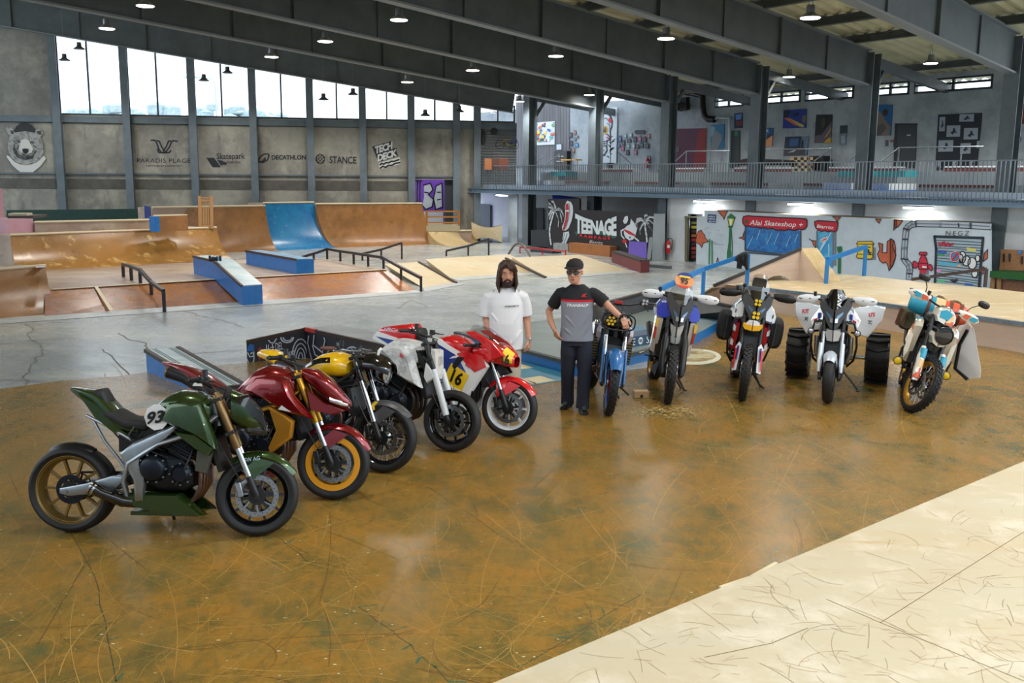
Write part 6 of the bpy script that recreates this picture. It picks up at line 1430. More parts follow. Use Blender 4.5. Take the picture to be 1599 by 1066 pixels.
# 6 blue enduro with the hand of the capped person on it
def bike_enduro():
 BLU=carpaint('satin_blue',(34,98,158),.4,0,.35); b=Bike('blue enduro motorcycle with twin round lights in a wire cage, propped on a wooden block',(947,648),-86,lean=-9,steer=-6,**ADV)
 adv_base(b,mat('blue_rim',(24,64,130),.35,.5),hub=paint((150,30,50),.4,.5),guards=None,forkm=M_CHR)
 mb=b.B(True)
 for sy in (-1,1):mb.prism([b.up(.02,sy*.115,.06),b.up(.02,sy*.115,-.02),b.up(.44,sy*.115,-.03),b.up(.44,sy*.115,.06)],(0,sy*.03,0))
 bevel(mb.build('fork_guard',BLU,b.t),.012)
 b.mudguard(True,BLU,35,120,.17,.07,tap=.7)
 for sy in (-1,1):
  mb=b.B(True); mb.prism([b.up(.0,sy*.07,.10),b.up(.18,sy*.08,.12),b.up(.42,sy*.08,.10),b.up(.30,sy*.07,.02)],(0,sy*.02,0)); bevel(mb.build('mudguard_side',BLU,b.t),.006)
 o=None
 for sy,m_ in ((-1,M_AMB),(1,M_LENS)):
  c=b.fa+Vector((-.18,sy*.085,.70)); o=lamp_round(b,c,.072,M_BLKG,M_BLKG,parent=o or b.t); mb=b.B(True)
  for i in range(7):
   a=2*pi*i/6; q=c+Vector((.02,cos(a)*.042*(i < 6),sin(a)*.042*(i < 6))); mb.lathe([(0,.008),(.015,.005),(.017,0),(0,0)],q,(1,0,0),10,closed=False)
  mb.build('lamp_led',m_,o)
 mb=b.B(True); c=b.fa+Vector((-.13,0,.70)); mb.tube([c+Vector((0,.185*math.copysign(abs(cos(a))**.6,cos(a)),.095*math.copysign(abs(sin(a))**.6,sin(a)))) for a in [2*pi*i/24 for i in range(24)]],.009,6,close=True)
 mb.tube([c+Vector((0,0,-.095)),c+Vector((.01,0,0)),c+Vector((0,0,.095))],.008,6);
 for y in (-.13,.13):mb.tube([c+Vector((0,y,-.09)),c+Vector((-.12,y*.8,-.05))],.008,6)
 mb.build('lamp_cage',M_BLKP,b.t)
 mb=MB()
 for sy in (-1,1):mb.tube([(.34,sy*.08,.98),(.36,sy*.13,.88),(.30,sy*.12,.50),(.22,sy*.08,.36)],.022,10)
 mb.tube([(.36,-.13,.88),(.36,.13,.88)],.022,10); mb.build('front_frame',paint((52,84,110),.4),b.t)
 for sy in (-1,1):mb=MB(); mb.box((.30,sy*.20,.68),(.05,.09,.30)); o=mb.build('side_radiator',M_BLKP,b.t)
 mb=MB()
 for sy in (-1,1):
  for i in range(9):mb.box((.328,sy*.2,.55+i*.032),(.004,.08,.01))
 mb.build('radiator_fin',mat('brass_fin',(130,110,70),.4,.7),o)
 b.pillow('side_shroud',paint((30,44,110),.3,0,5),[(.30,.96),(.34,.80),(.28,.60),(.10,.62),(-.05,.85),(.1,.98)],.15,.23,.8)
 b.pillow('headlight_side',paint((200,190,196),.4),[(.40,.95),(.42,.88),(.36,.80),(.32,.90)],.17,.21,.8)
 mb=MB(); mb.tube([(.28,-.06,.55),(.36,-.13,.46),(.26,-.22,.40),(.0,-.24,.46),(-.3,-.22,.6)],.026,10); mb.build('exhaust_header',mat('dull_exhaust',(120,100,80),.4,.8),b.t)
 b.B(True).box(b.up(1.0,-.0,.0),(.06,.09,.03)).build('bar_clamp',M_RED,b.t)
 mb=b.B(True); p=b.up(1.02,-.18,.0); mb.tube([p,p+Vector((0,0,.06))],.018,10); mb.build('red_reservoir',M_RED,b.t)
 lights4(b,.30,1.28,.30,.032,M_LENS,'auxiliary_lamp')
 MB().tube([(.27,.30,1.25),(.3,.36,1.18)],.008,6).build('lamp_stem',M_BLKP,b.t)
 p=G(1001,622); o=MB().box((0,0,.045),(.19,.12,.09)); t=bevel(o.build('wood_block',mat('pine_block',(206,168,122),.6,noise=.2,nscale=14,stretch=(.3,3,3))),.006); t.location=(p.x,p.y+.03,BZ); t.rotation_euler=(0,0,.05)
 T(t,'pale pine block with a dark notch under the side stand of the blue enduro motorcycle','wood block')
 MB().lathe([(0,-.001),(.022,-.001),(.022,.004),(0,.004)],(.0,-.061,.025),(0,1,0),12,closed=False).build('notch',M_BLACK,t)
 mb=MB(); mb.tube([(-.06,.12,.28),(.10,.36,.13)],.012,8); mb.build('stand_leg',M_BLKP,b.t)
bike_enduro()
# 7 number 95
def bike_95():
 b=Bike('adventure motorcycle with blue cheeks and orange number 95 board on its screen',(1040,630),-92,lean=-9,steer=-8,**ADV)
 WG=paint((222,224,226),.35); adv_base(b,mat('gold_rim',(196,142,44),.35,.7),guards=WG,forkm=M_BLKP)
 for sy in (-1,1):
  mb=b.B(True); mb.tube([b.up(d,sy*.115,x) for d,x in ((.0,.03),(.1,.04),(.4,.03),(.5,.0))],[.03,.045,.045,.03],10); mb.build('fork_guard',M_BLKP,b.t)
 n_=nose(b,paint((30,31,33),.45),w=.165,zt=1.25,zb=.86); sc_=screen(b,.14,1.16,1.46,.45,.28)
 mb=MB(); c=Vector((.30,0,1.44)); P=[c+Vector((-.30*.09*sin(a) ,.115*cos(a),.095*sin(a))) for a in [2*pi*i/24 for i in range(24)]]; mb.prism(P,(.008,0,.002)); bd=mb.build('number_board',paint((240,158,92),.4),sc_)
 mb=MB(); P=[c+Vector((.0095-.027*sin(a),.113*cos(a),.093*sin(a)+.003)) for a in [radians(28+124*i/12) for i in range(13)]]; mb.prism(P,(.003,0,.001)); mb.build('blue_arc',paint((24,46,130),.4),bd)
 mb=MB(); P=[c+Vector((.0095-.027*sin(a),.113*cos(a),.093*sin(a)+.003)) for a in [radians(222+96*i/12) for i in range(13)]]; mb.prism(P,(.003,0,.001)); mb.build('red_arc',paint((226,60,40),.4),bd)
 mb=MB(); letter(mb,'95',lambda u,v,w_:Vector((.322-.026*(v-.5)+.002*w_,-.045+.09*u,1.405+.07*v)),0,.02); mb.build('number',paint((20,20,24),.4),bd,smooth=0)
 mb=MB(); P=[Vector((.306,.075*sg,1.475)) for sg in (-1,1)]; mb.prism([P[0],P[1],P[1]+Vector((-.008,-.012,.022)),P[0]+Vector((-.008,.012,.022))],(.004,0,0)); mb.build('yellow_strip',paint((230,200,60),.4),bd)
 BL=carpaint('cobalt_blue',(30,50,170),1,.1,.2)
 fpil(b,'blue_cheek',BL,[(.07,1.0),(.16,.95),(.27,.97),(.28,1.06),(.22,1.15),(.13,1.17)],.20,.47,.85,slope=.4,rake=.3)
 sh=b.pillow('side_shroud',paint((216,214,206),.35,0,5),[(.28,1.0),(.36,.95),(.34,.72),(.24,.50),(.16,.52),(.20,.75),(.12,.95)],.17,.25,.9)
 for p,sd in zip(sh,(-1,1)):
  for (z0,z1,cc) in ((.95,.86,(230,190,60)),(.86,.80,(230,120,40)),(.80,.68,(200,40,30))):b.decal('colour_band',paint(cc,.35,0,5),[(.27,z0),(.365-(.97-z0)*.1,z0),(.36-(.97-z1)*.1,z1),(.24,z1)],.251,p,sd)
  fpil(b,'shroud_front',paint((226,180,70),.35),[(.215,.93),(.255,.95),(.25,.84),(.225,.82)],.28,.385,.95,mirror=True) if sd < 0 else None
  fpil(b,'shroud_front_red',paint((196,40,30),.35),[(.225,.82),(.25,.84),(.245,.70),(.225,.68)],.28,.37,.95,mirror=True) if sd < 0 else None
 bk=fpil(b,'beak',paint((200,200,198),.35,0,5),[(0,.74),(.05,.75),(.085,.88),(.09,.95),(.04,.92),(0,.90)],.42,.58,.8,slope=.3,rake=-.2,steer=True)
 fpil(b,'beak_underside',paint((170,172,172),.4),[(0,.68),(.055,.69),(.065,.78),(0,.76)],.44,.54,.85,slope=.3,steer=True)
 fpil(b,'side_intake',M_BLKP,[(.06,.94),(.20,.96),(.22,.70),(.18,.46),(.10,.44),(.12,.7)],.20,.33,.9,slope=.2)
 skid(b,M_BLKP)
 mb=MB(); mb.tube([(-.02,.13,.3),(.06,.30,.06),(.06,.38,.03)],.014,8); mb.lathe([(0,-.012),(.035,-.012),(.035,.0),(0,.0)],(.06,.38,.02),(0,0,1),12,closed=False); mb.build('side_stand',M_BLKP,b.t)
bike_95()
# 8 white and black tourer with panniers
def bike_tourer():
 b=Bike('adventure motorcycle with black nose, yellow mudguard tip and two small black side bags',(1157,625),-100,lean=-8,steer=-7,**ADV)
 adv_base(b,mat('gold_rim',(196,142,44),.35,.7),guards=M_BLKP)
 tri=mat('white_guard',(226,226,228),.35)
 for sy in (-1,1):
  mb=b.B(True); pts=[b.up(.02,sy*.12,.07),b.up(.0,sy*.17,.02),b.up(.30,sy*.17,.0),b.up(.38,sy*.13,.03),b.up(.34,sy*.10,.07)]; mb.prism(pts,(-.03,0,0)); g_=mb.build('fork_guard',tri,b.t)
  for (d0,d1,cc,yy) in ((.16,.33,(40,50,130),.135),(.04,.30,(196,30,40),.155)):
   mb=b.B(True); mb.prism([b.up(d0,sy*yy,.075 if yy < .15 else .06),b.up(d0,sy*(yy+.018),.05),b.up(d1,sy*(yy+.012),.045),b.up(d1,sy*(yy-.012),.07)],(.006,0,0)); mb.build('colour_stripe',paint(cc,.35),g_)
 n_=nose(b,paint((32,33,35),.45),w=.19,zt=1.27,zb=.89)
 screen(b,.13,1.16,1.50,.44,.24)
 mb=MB(); mb.box((.30,-.01,1.40),(.03,.17,.11)); bevel(mb.build('navigation_screen',M_BLKG,b.t),.008)
 MB().box((.32,0,1.24),(.05,.2,.12)).build('dashboard',M_BLKP,b.t)
 lights4(b,0,1.17,.50,.036,M_AMB); lights4(b,0,1.02,.56,.04,M_AMB)
 WH=paint((224,226,228),.3,0,5)
 ck=fpil(b,'white_cheek',WH,[(.13,.95),(.20,.90),(.27,.92),(.28,.99),(.24,1.08),(.17,1.16),(.12,1.10)],.18,.40,.85,slope=.45,rake=.3)
 for k,sg in zip(ck,(1,-1)):fpil(b,'emblem',M_BLKP,[(sg*.225,.98),(sg*.235,.99),(sg*.235,1.04),(sg*.225,1.03)],.30,.312,.9,mirror=False,parent=k)
 crash_bars(b,M_BLKP,.013,.25)
 yb=fpil(b,'mudguard_tip',paint((240,178,30),.35),[(0,.83),(.09,.84),(.12,.88),(.115,.91),(0,.89)],.44,.62,.9,slope=.2,steer=True)
 fpil(b,'mudguard_top',paint((226,226,230),.35),[(0,.89),(.09,.90),(.05,.95),(0,.96)],.42,.60,.85,slope=.3,steer=True)
 for sy in (-1,1):
  mb=MB(); mb.loft([(-.05,sy*.30,.78,.09,.19,.17,3),(.05,sy*.31,.78,.105,.21,.19,3),(.14,sy*.31,.77,.10,.20,.18,3),(.19,sy*.30,.77,.07,.15,.14,3)],16); o=mb.build('side_bag',mat('black_bag_fabric',(30,31,34),.75,bump=.25,nscale=20),b.t)
  MB().bar((.193,sy*.30,.92),(.193,sy*.30,.62),.012,.02,up=(1,0,0)).build('bag_strap',paint((60,62,66),.6),o)
 sh=b.pillow('side_shroud',paint((196,30,40),.35),[(.26,.92),(.32,.86),(.30,.66),(.2,.5),(.16,.55),(.2,.75)],.15,.215,.9)
 for k,cc,z0 in ((0,(226,226,230),.80),(1,(36,40,110),.90),(2,(226,226,230),.62)):fpil(b,'colour_band',paint(cc,.35),[(.19,z0-.05),(.225,z0-.03),(.225,z0+.05),(.19,z0+.02)],.28,.345,.95)
 skid(b,M_BLKP)
 mb=b.B(True); mb.tube([b.up(1.0,-.17,.01),b.up(1.09,-.17,.01)],.012,8); mb.ball(b.up(1.12,-.17,.01),.028,10); mb.build('bar_mount_ball',M_BLKP,b.t)
 MB().tube([(-.06,.12,.3),(.02,.26,.08),(.03,.36,.02)],.013,8).build('side_stand',M_BLKP,b.t)
 MB().lathe([(0,0),(.035,0),(.035,.012),(0,.012)],(.03,.37,.008),(0,0,1),12,closed=False).build('stand_puck',paint((220,220,215),.5),b.t)
bike_tourer()
# 9 trike with paddle tyres
def trike():
 b=Bike('white three wheeled motorcycle with two huge ribbed black rear tyres and wide white rear wings',(1292,630),-112,wb=1.52,sc=1.06,rf=.30,rr=.31,rake=27,lean=0,steer=0,kind='motor_trike')
 adv_base(b,M_BLKG,guards=paint((226,228,230),.35),knob=False,nsp='spoke',wf=.12,wr=0,forkm=M_ALU)
 for sy in (-1,1):
  c=Vector((b.xr,sy*.50,.32)); hw=.145
  mb=MB(); mb.lathe([(.16,-hw*.8),(.17,-hw),(.26,-hw*1.02),(.305,-hw*.85),(.315,0),(.305,hw*.85),(.26,hw*1.02),(.17,hw),(.16,hw*.8)],c,n=40)
  for i in range(15):
   a=2*pi*i/15; da=.12
   for sg in (-1,1):
    p=[c+Vector((cos(a+q)*r_,yy,sin(a+q)*r_)) for q,r_,yy in ((0,.30,0),(0,.345,0),(da,.335,sg*hw),(da,.29,sg*hw))]; mb.prism(p,Vector((-sin(a),0,cos(a)))*.032)
  mb.build('paddle_tyre',M_TYRE,b.t)
  mb=MB(); mb.lathe([(.165,-.11),(.165,.11),(.15,.11),(.14,.03),(.05,.02),(.05,-.02),(.14,-.03),(.15,-.11)],c,n=32); mb.build('rear_wheel',M_BLKG,b.t)
 MB().tube([(b.xr,-.5,.32),(b.xr,.5,.32)],.03,10).build('rear_axle',M_CHR,b.t)
 WH=paint((234,236,238),.3,0,5)
 for sy in (-1,1):
  mb=MB(); W_=[(-.25,.16,1.02),(-.30,.42,1.08),(-.42,.56,1.04),(-.42,.54,.88),(-.26,.38,.66),(-.12,.22,.72)]
  P=[Vector((x,sy*y,z)) for x,y,z in W_]; mb.prism(P,(-.14,0,.0)); wg=bevel(mb.build('rear_wing',WH,b.t),.015)
  dk=b.B();
  def wf(u,v,w_,y0=(.40 if sy > 0 else -.40),z0=.90):return Vector((-.262-.12*(abs(y0)+.0*u-.16)/.4*1.0-.02+.03+.002*w_,y0+(-.03+.06*v),z0+.0+.09*u))
  letter(dk,'R75',lambda u,v,w_:Vector((-.30-.0*u+.035,sy*.40+(.09*(u-.5)),.93+.05*v+.01*u)),0,.04); dk.build('red_lettering',paint((206,30,34),.4),wg,smooth=0)
  dk=b.B(); letter(dk,'XL' if sy < 0 else 'ATC',lambda u,v,w_:Vector((-.262,sy*.38+(.07*(u-.5)),.84+.045*v)),0,.04); dk.build('black_lettering',paint((24,26,30),.4),wg,smooth=0)
 n_=nose(b,paint((34,35,37),.45),w=.19,zt=1.20,zb=.84)
 sc_=screen(b,.125,1.06,1.33,.47,.34,m=M_BLKG,flat=.8)
 ftext(b,'AVS',paint((226,228,230),.4),.02,-.02+.09,1.10,.0,.0,sc_) if False else None
 mb=MB(); letter(mb,'AVS',lambda u,v,w_:Vector((.49-.13*(.06+.15*u)/.27-.096*((.022+.045*(1-v))/.125)**2+.002*w_,.022+.045*(1-v),1.12+.15*u)),0,.02); mb.build('lettering',paint((222,224,228),.4),sc_,smooth=0)
 mb=MB()
 for y,z in ((-.10,1.26),(.10,1.26),(-.10,1.10),(.10,1.10)):mb.lathe([(0,0),(.009,0),(.009,.006),(0,.006)],(.46-.48*(z-1.06)+.0,y,z),(1,0,.3),8,closed=False)
 mb.build('screen_bolt',M_CHR,sc_)
 ck=fpil(b,'white_cheek',WH,[(.12,.92),(.22,.86),(.27,.86),(.29,.92),(.24,1.0),(.17,1.10),(.12,1.04)],.16,.40,.88,slope=.45,rake=.3)
 for k,sg in zip(ck,(1,-1)):
  fpil(b,'blue_patch',paint((30,70,170),.4),[(sg*.17,.97),(sg*.205,.95),(sg*.205,1.02),(sg*.175,1.03)],.30,.345,.95,mirror=False,parent=k)
  fpil(b,'red_patch',paint((206,40,50),.4),[(sg*.205,.90),(sg*.245,.88),(sg*.25,.94),(sg*.21,.96)],.29,.325,.95,mirror=False,parent=k)
 fpil(b,'chrome_chin',mat('satin_chin',(200,204,208),.25,.6),[(0,.70),(.07,.71),(.10,.82),(.07,.86),(0,.86)],.42,.56,.85,slope=.2,steer=True)
 b.mudguard(True,paint((200,210,222),.3,.3),50,110,.15,.03,tap=.8)
 for sy in (-1,1):
  mb=b.B(True); mb.tube([b.up(.08,sy*.125,.04),b.up(.2,sy*.125,.045),b.up(.44,sy*.125,.03)],[.02,.03,.026],10); mb.build('fork_guard',paint((206,214,224),.3,.2),b.t)
  o=lamp_round(b,(.36,sy*.27,.80),.04,M_BLKP,M_LENS,steer=False,name='fog_lamp')
  MB().tube([(.30,sy*.20,.74),(.31,sy*.20,.55),(.26,sy*.16,.42)],.03,10).build('silver_side_tube',M_ALU,b.t)
 crash_bars(b,M_BLKP,.014,.26)
 sk=skid(b,M_ALU)
trike()
# 10 scrambler with bedroll and surfboard
def bike_scrambler():
 b=Bike('cream scrambler motorcycle with painted guards and yellow fog lamps, at the far right',(1421,643),-109,lean=-15,steer=22,wb=1.48,sc=1.06,rf=.335,rr=.33,rake=27)
 CR=paint((222,218,204),.35,0,5); OR=paint((214,92,58),.4); TQ=paint((40,150,180),.4); BE=paint((226,190,140),.5)
 b.guard_art=(OR,TQ)
 adv_base(b,mat('gold_rim',(196,142,44),.35,.7),guards=paint((226,222,210),.4),mirror=True)
 hl=lamp_round(b,b.fa+Vector((-.13,0,.60)),.105,M_BLKG,M_DARKL)
 cw=fpil(b,'headlight_cowl',CR,[(0,1.03),(.09,1.04),(.13,1.10),(.11,1.18),(.05,1.23),(0,1.24)],.38,.50,.85,slope=.2,rake=.3,steer=True)
 for (poly,m_) in (([(-.09,1.10),(.02,1.10),(.05,1.19),(-.04,1.21),(-.10,1.17)],TQ),([(-.01,1.07),(.05,1.08),(.09,1.15),(.06,1.19),(.02,1.12)],BE),([(.0,1.05),(.09,1.06),(.10,1.11),(.06,1.11)],OR)):fpil(b,'painted_patch',m_,poly,.47,.505+.001*len(poly),.95,mirror=False,slope=.2,rake=.3,steer=True,parent=cw[0])
 fpil(b,'beak',CR,[(0,.78),(.07,.80),(.12,.88),(.10,.93),(0,.95)],.42,.60,.85,slope=.2,steer=True); fpil(b,'beak_underside',M_BLKP,[(0,.70),(.05,.71),(.07,.80),(0,.78)],.42,.55,.9,steer=True)
 for sy in (-1,1):
  mb=b.B(True); mb.tube([b.up(.02,sy*.125,.05),b.up(.12,sy*.13,.06),b.up(.32,sy*.13,.05),b.up(.44,sy*.125,.03)],[(.035,.03),(.05,.045),(.05,.045),(.03,.03)],10); g_=mb.build('fork_guard',CR,b.t)
  for d0,d1,m_ in ((.05,.17,OR),(.30,.42,TQ),(.18,.28,BE)):
   mb=b.B(True); mb.tube([b.up(d0,sy*.13,.066),b.up(d1,sy*.13,.064)],[(.04,.042),(.036,.042)],10); mb.build('painted_patch',m_,g_)
 b.pillow('side_shroud',CR,[(.16,1.02),(.34,1.0),(.42,.94),(.38,.86),(.30,.62),(.24,.46),(.18,.50),(.20,.72),(.06,.92)],.16,.25,.86)
 ck=fpil(b,'shroud_front',CR,[(.17,.98),(.24,.96),(.27,.84),(.27,.60),(.24,.48),(.21,.6),(.22,.80)],.18,.36,.9)
 for k,sg in zip(ck,(1,-1)):fpil(b,'red_emblem',OR,[(sg*.235,.88),(sg*.26,.86),(sg*.262,.92),(sg*.238,.94)],.35,.365,.9,mirror=False,parent=k)
 fpil(b,'side_intake',M_BLKP,[(.06,.90),(.17,.94),(.20,.74),(.18,.46),(.10,.44)],.20,.33,.9,slope=.2)
 for sy in (-1,1):lamp_round(b,(.34,sy*.28,.46),.05,M_BLKP,M_AMB,steer=False,name='yellow_fog_lamp'); MB().tube([(.1,sy*.16,.5),(.28,sy*.27,.44),(.30,sy*.28,.62),(.12,sy*.2,.74)],.014,8).build('crash_bar',M_BLKP,b.t)
 skid(b,M_BLKP)
 MB().tube([(-.06,.12,.3),(.02,.28,.10),(.03,.36,.05)],.012,8).build('side_stand',M_BLKP,b.t)
 # blanket roll tied on the tank, its own thing
 M_=b.t.matrix_basis if False else (Matrix.Translation(b.t.location) @ b.t.rotation_euler.to_matrix().to_4x4() @ Matrix.Scale(1.06,4))
 def place(o,label,cat):
  o.matrix_world=M_; T(o,label,cat)
 rl=E('blanket_roll','turquoise, cream and orange blanket roll tied across the cream scrambler','blanket roll'); rl.matrix_world=M_
 r0=.135; mb=MB()
 segs=[(-.34,-.06,TQ),(-.06,.05,BE),(.05,.34,OR)]
 for y0,y1,m_ in segs:
  ys=[y0+(y1-y0)*i/6 for i in range(7)]; MB().tube([Vector((-.2,y,1.13)) for y in ys],[r0*(1-(abs(y)/.36)**6*.5) for y in ys],20).build('blanket_section',m_,rl)
 for y in (-.13,.12,.02 if False else .24):MB().lathe([(r0+.002,-.018),(r0+.008,-.018),(r0+.008,.018),(r0+.002,.018)],(-.2,y,1.13),n=28).build('leather_strap',paint((104,58,40),.6),rl)
 mb=MB(); mb.tube([(-.34,-.05+.03*i,1.24+.02*sin(i)) for i in range(12)],[.02+.012*abs(sin(i*1.9)) for i in range(12)],8); o=mb.build('canvas_bundle',mat('brown_canvas',(124,92,58),.8,noise=.4,nscale=20)); place(o,'small brown canvas bundle behind the blanket roll on the cream scrambler','bundle')
 mb=MB(); mb.loft([(-.62,-.27,.88,.07,.13,.12,3),(-.5,-.28,.88,.09,.15,.13,3),(-.36,-.28,.88,.09,.15,.13,3),(-.30,-.27,.88,.06,.11,.10,3)],14); o=mb.build('saddle_bag',mat('olive_canvas',(92,88,64),.8,noise=.3,nscale=14,bump=.2)); place(o,'olive and brown canvas saddle bag on the side of the cream scrambler','bag')
 mb=MB()
 for x in (-.5,-.36):mb.bar((x,-.375,1.0),(x,-.375,.78),.02,.03,up=(0,1,0))
 mb.bar((-.295,-.31,.96),(-.295,-.31,.80),.02,.03,up=(1,0,0)); mb.build('leather_strap',paint((110,62,44),.6),o)
 mb=MB(); prof=[(-.10,.40,1.04),(-.02,.42,1.06),(.02,.66,.62),(.0,.70,.50),(-.06,.60,.44),(-.16,.44,.48),(-.16,.38,.80)]
 A=[Vector((x,y,z)) for x,y,z in prof]; mb.skinpoly([p for p in A],[p+Vector((-.62,-.02,.02)) for p in A]); o=bevel(mb.build('bodyboard',mat('white_board',(240,242,246),.3,0,.4),None,60),.03,3); place(o,'large white bodyboard with dark edge hanging at the right side of the cream scrambler','board')
 mb=MB(); mb.tube([(-.11,.385,1.0),(-.17,.37,.80),(-.17,.42,.50),(-.07,.58,.43)],.022,8); mb.build('dark_rail_edge',M_BLKP,o)
bike_scrambler()
# ================================================================== murals and the gallery
def mp(ox,oy,s):return lambda pts:[(ox+x/s,oy+y/s) for x,y in pts]
A2,A3,A4,A1=mp(1080,315,8.88),mp(1250,315,9.69),mp(1390,330,7.65),mp(850,300,8.42)
def P_(W,pts,parent,name,col,o=.012,rough=.6,t=.004,th=None):
 mb=MB(); mb.prism([W.at(x,y,o) for x,y in pts],W.N*t); return mb.build(name,col if not isinstance(col,tuple) else paint(col,rough),parent,smooth=0)
def Ls_(W,lines,parent,name,col,wd=.03,o=.02):
 mb=MB()
 for l in lines:strokes(mb,W,l,wd,o)
 return mb.build(name,paint(col,.6),parent,smooth=0)
def Tx_(W,txt,a,b,hpx,parent,col,o=.02,bold=.02,shear=0,spacing=1,curve=0,name='lettering',hfun=None):
 """text whose baseline runs from pixel a to pixel b; hpx cap height in pixels"""
 mb=MB()
 def fn(u,v,w_):
  hh=hpx if hfun is None else hfun(u); x=a[0]+(b[0]-a[0])*u; y=a[1]+(b[1]-a[1])*u -curve*sin(pi*u)-hh*v; return W.at(x,y,o+.003*w_)
 letter(mb,txt,fn,0,bold,shear,spacing,res=2); return mb.build(name,paint(col,.6),parent,smooth=0)
 # ---- white street mural
WM=MW
def sub(pa,pb,f=0):return None
t=MB(); brd=[(1088,338.5),(1100,338.2),(1100,328.3),(1250,335.6),(1400,342.3),(1547,351),(1547,458),(1087,413)]
P=[WM.at(*p) for p in brd]; P[-2].z=P[-1].z=0; t.prism(P,WM.N*-.06)
mu=T(t.build('mural_wall',mat('pale_blue_white_paint',(196,210,220),.65,noise=.1,nscale=3),smooth=0),'long white board wall painted as a street with shop, lamp post, mailbox, hydrant and shutter','mural')
MB().prism([WM.at(1100,328,-.07),WM.at(1547,350.5,-.07),WM.at(1547,345,-.9),WM.at(1104,324.5,-.9)],(0,0,-.03)).build('top_ledge',mat('tan_ledge',(150,134,110),.6),mu)
BRK=(206,104,70)
for l in ([A2(q) for q in ([(360,122),(500,128),(470,180),(450,245),(430,200),(405,180)],[(130,390),(150,425),(185,465),(180,490),(235,550),(160,570),(140,635),(110,590),(55,560),(70,460),(95,410)],[(735,400),(725,450),(728,530),(700,510),(655,500),(705,485)],[(360,775),(375,830),(330,860),(345,830)])]
 +[A3(q) for q in ([(485,222),(608,232),(575,270),(550,300),(530,260)],[(130,560),(170,585),(235,590),(232,700),(200,660),(180,600)],[(1135,258),(1220,262),(1190,325),(1150,285)],[(1418,270),(1454,272),(1454,380),(1410,430)],[(1180,620),(1245,640),(1240,770),(1305,770),(1312,600),(1375,560),(1420,600),(1440,700),(1435,860),(1400,960),(1340,1045),(1320,960),(1290,910),(1250,930),(1200,890),(1165,790),(1200,720)])]
 +[A4(q) for q in ([(45,105),(150,108),(100,180),(60,200)],[(1165,455),(1160,560),(1110,600),(1125,500)],[(1080,660),(1120,660),(1110,750),(1080,740)],[(0,325),(40,345),(30,420),(70,520),(30,640),(0,690)])]):
 b_=P_(WM,l,mu,'brick_patch',mat('painted_brick',BRK,.7,noise=.25,nscale=9),.004)
 Ls_(WM,[l+[l[0]]],b_,'outline',(40,38,44),.022,.012)
s=P_(WM,A2([(225,170),(340,178),(332,295),(218,285)]),mu,'street_sign',(24,62,120))
for i,tx in enumerate(('AVENUE','HENRI','ALAI')):Tx_(WM,tx,A2([(232,212+i*33)])[0],A2([(325,216+i*34)])[0],2.4,s,(220,226,232))
g_=(26,112,66)
s=P_(WM,A2([(520,350),(552,352),(545,560),(540,660),(548,700),(545,800),(488,790),(490,690),(500,650),(512,560)]),mu,'lamp_post',g_)
P_(WM,A2([(545,160),(612,215),(600,240),(500,235),(488,215)]),s,'lamp_roof',g_); P_(WM,A2([(500,230),(590,236),(562,335),(522,335)]),s,'lamp_glass',(206,206,70)); P_(WM,A2([(530,236),(560,238),(550,330),(535,330)]),s,'lamp_highlight',(236,236,220),.016); P_(WM,A2([(500,335),(570,340),(560,360),(510,355)]),s,'lamp_collar',g_,.016)
Ls_(WM,[A2([(500,232),(522,335),(562,335),(592,236)]),A2([(545,350),(562,560),(560,790)])],s,'outline',(34,70,60),.025)
Ls_(WM,[A2([(248,520),(240,860)]),A2([(280,540),(283,855)])],mu,'green_bollard',(40,130,84),.05)
Ls_(WM,[A2([(225,430),(275,428)]),A2([(180,380),(240,350)]),A2([(360,395),(385,395)]),A2([(380,455),(450,460)]),A2([(290,560),(350,570)]),A2([(300,585),(450,590)])],mu,'grey_crack_line',(150,160,172),.014)
# shop window and awning
s=P_(WM,A2([(755,340),(1505,400),(1500,680),(1330,720),(745,665)]),mu,'shop_window',layered('painted_blue_window',(30,120,190),[((20,84,160),5,.45,.6,None),((70,160,210),4,.56,.7,None)],.4),.006)
Ls_(WM,[A2([(745,340),(740,670),(1320,735)]),A2([(1510,400),(1510,690)]),A2([(745,700),(1290,745)])],s,'window_frame',(60,74,90),.045)
Ls_(WM,[A2([(770,640),(850,480)]),A2([(905,520),(950,390)]),A2([(1040,590),(1115,430)]),A2([(1145,590),(1210,430)]),A2([(1310,620),(1370,470)]),A2([(1430,560),(1470,450)])],s,'glass_streak',(150,200,224),.022)
aw=A2([(705,250),(720,205),(780,192),(850,200),(930,202),(1010,208),(1100,212),(1190,218),(1290,222),(1400,226),(1500,230),(1585,238),(1599,260),(1595,340),(1570,375),(1530,385),(1490,375),(1450,392),(1400,395),(1350,380),(1290,400),(1230,388),(1180,392),(1120,368),(1060,378),(1010,355),(950,365),(900,345),(840,355),(790,335),(740,335),(712,300)])
s=P_(WM,aw,mu,'painted_awning',(196,30,52),.012); Ls_(WM,[aw+[aw[0]]],s,'outline',(70,20,36),.04)
Tx_(WM,'Alai Skateshop +',A2([(800,318)])[0],A2([(1545,352)])[0],7.6,s,(232,232,236),shear=.25,bold=.01)
P_(WM,A2([(735,260),(765,245),(785,270),(770,300),(740,290)]),s,'green_mark',(60,90,50),.02)
dr=P_(WM,A3([(265,450),(480,455),(480,830),(500,1000),(265,980)]),mu,'painted_door',layered('painted_blue_door',(50,150,206),[((90,180,220),3,.5,.6,None)],.4),.006)
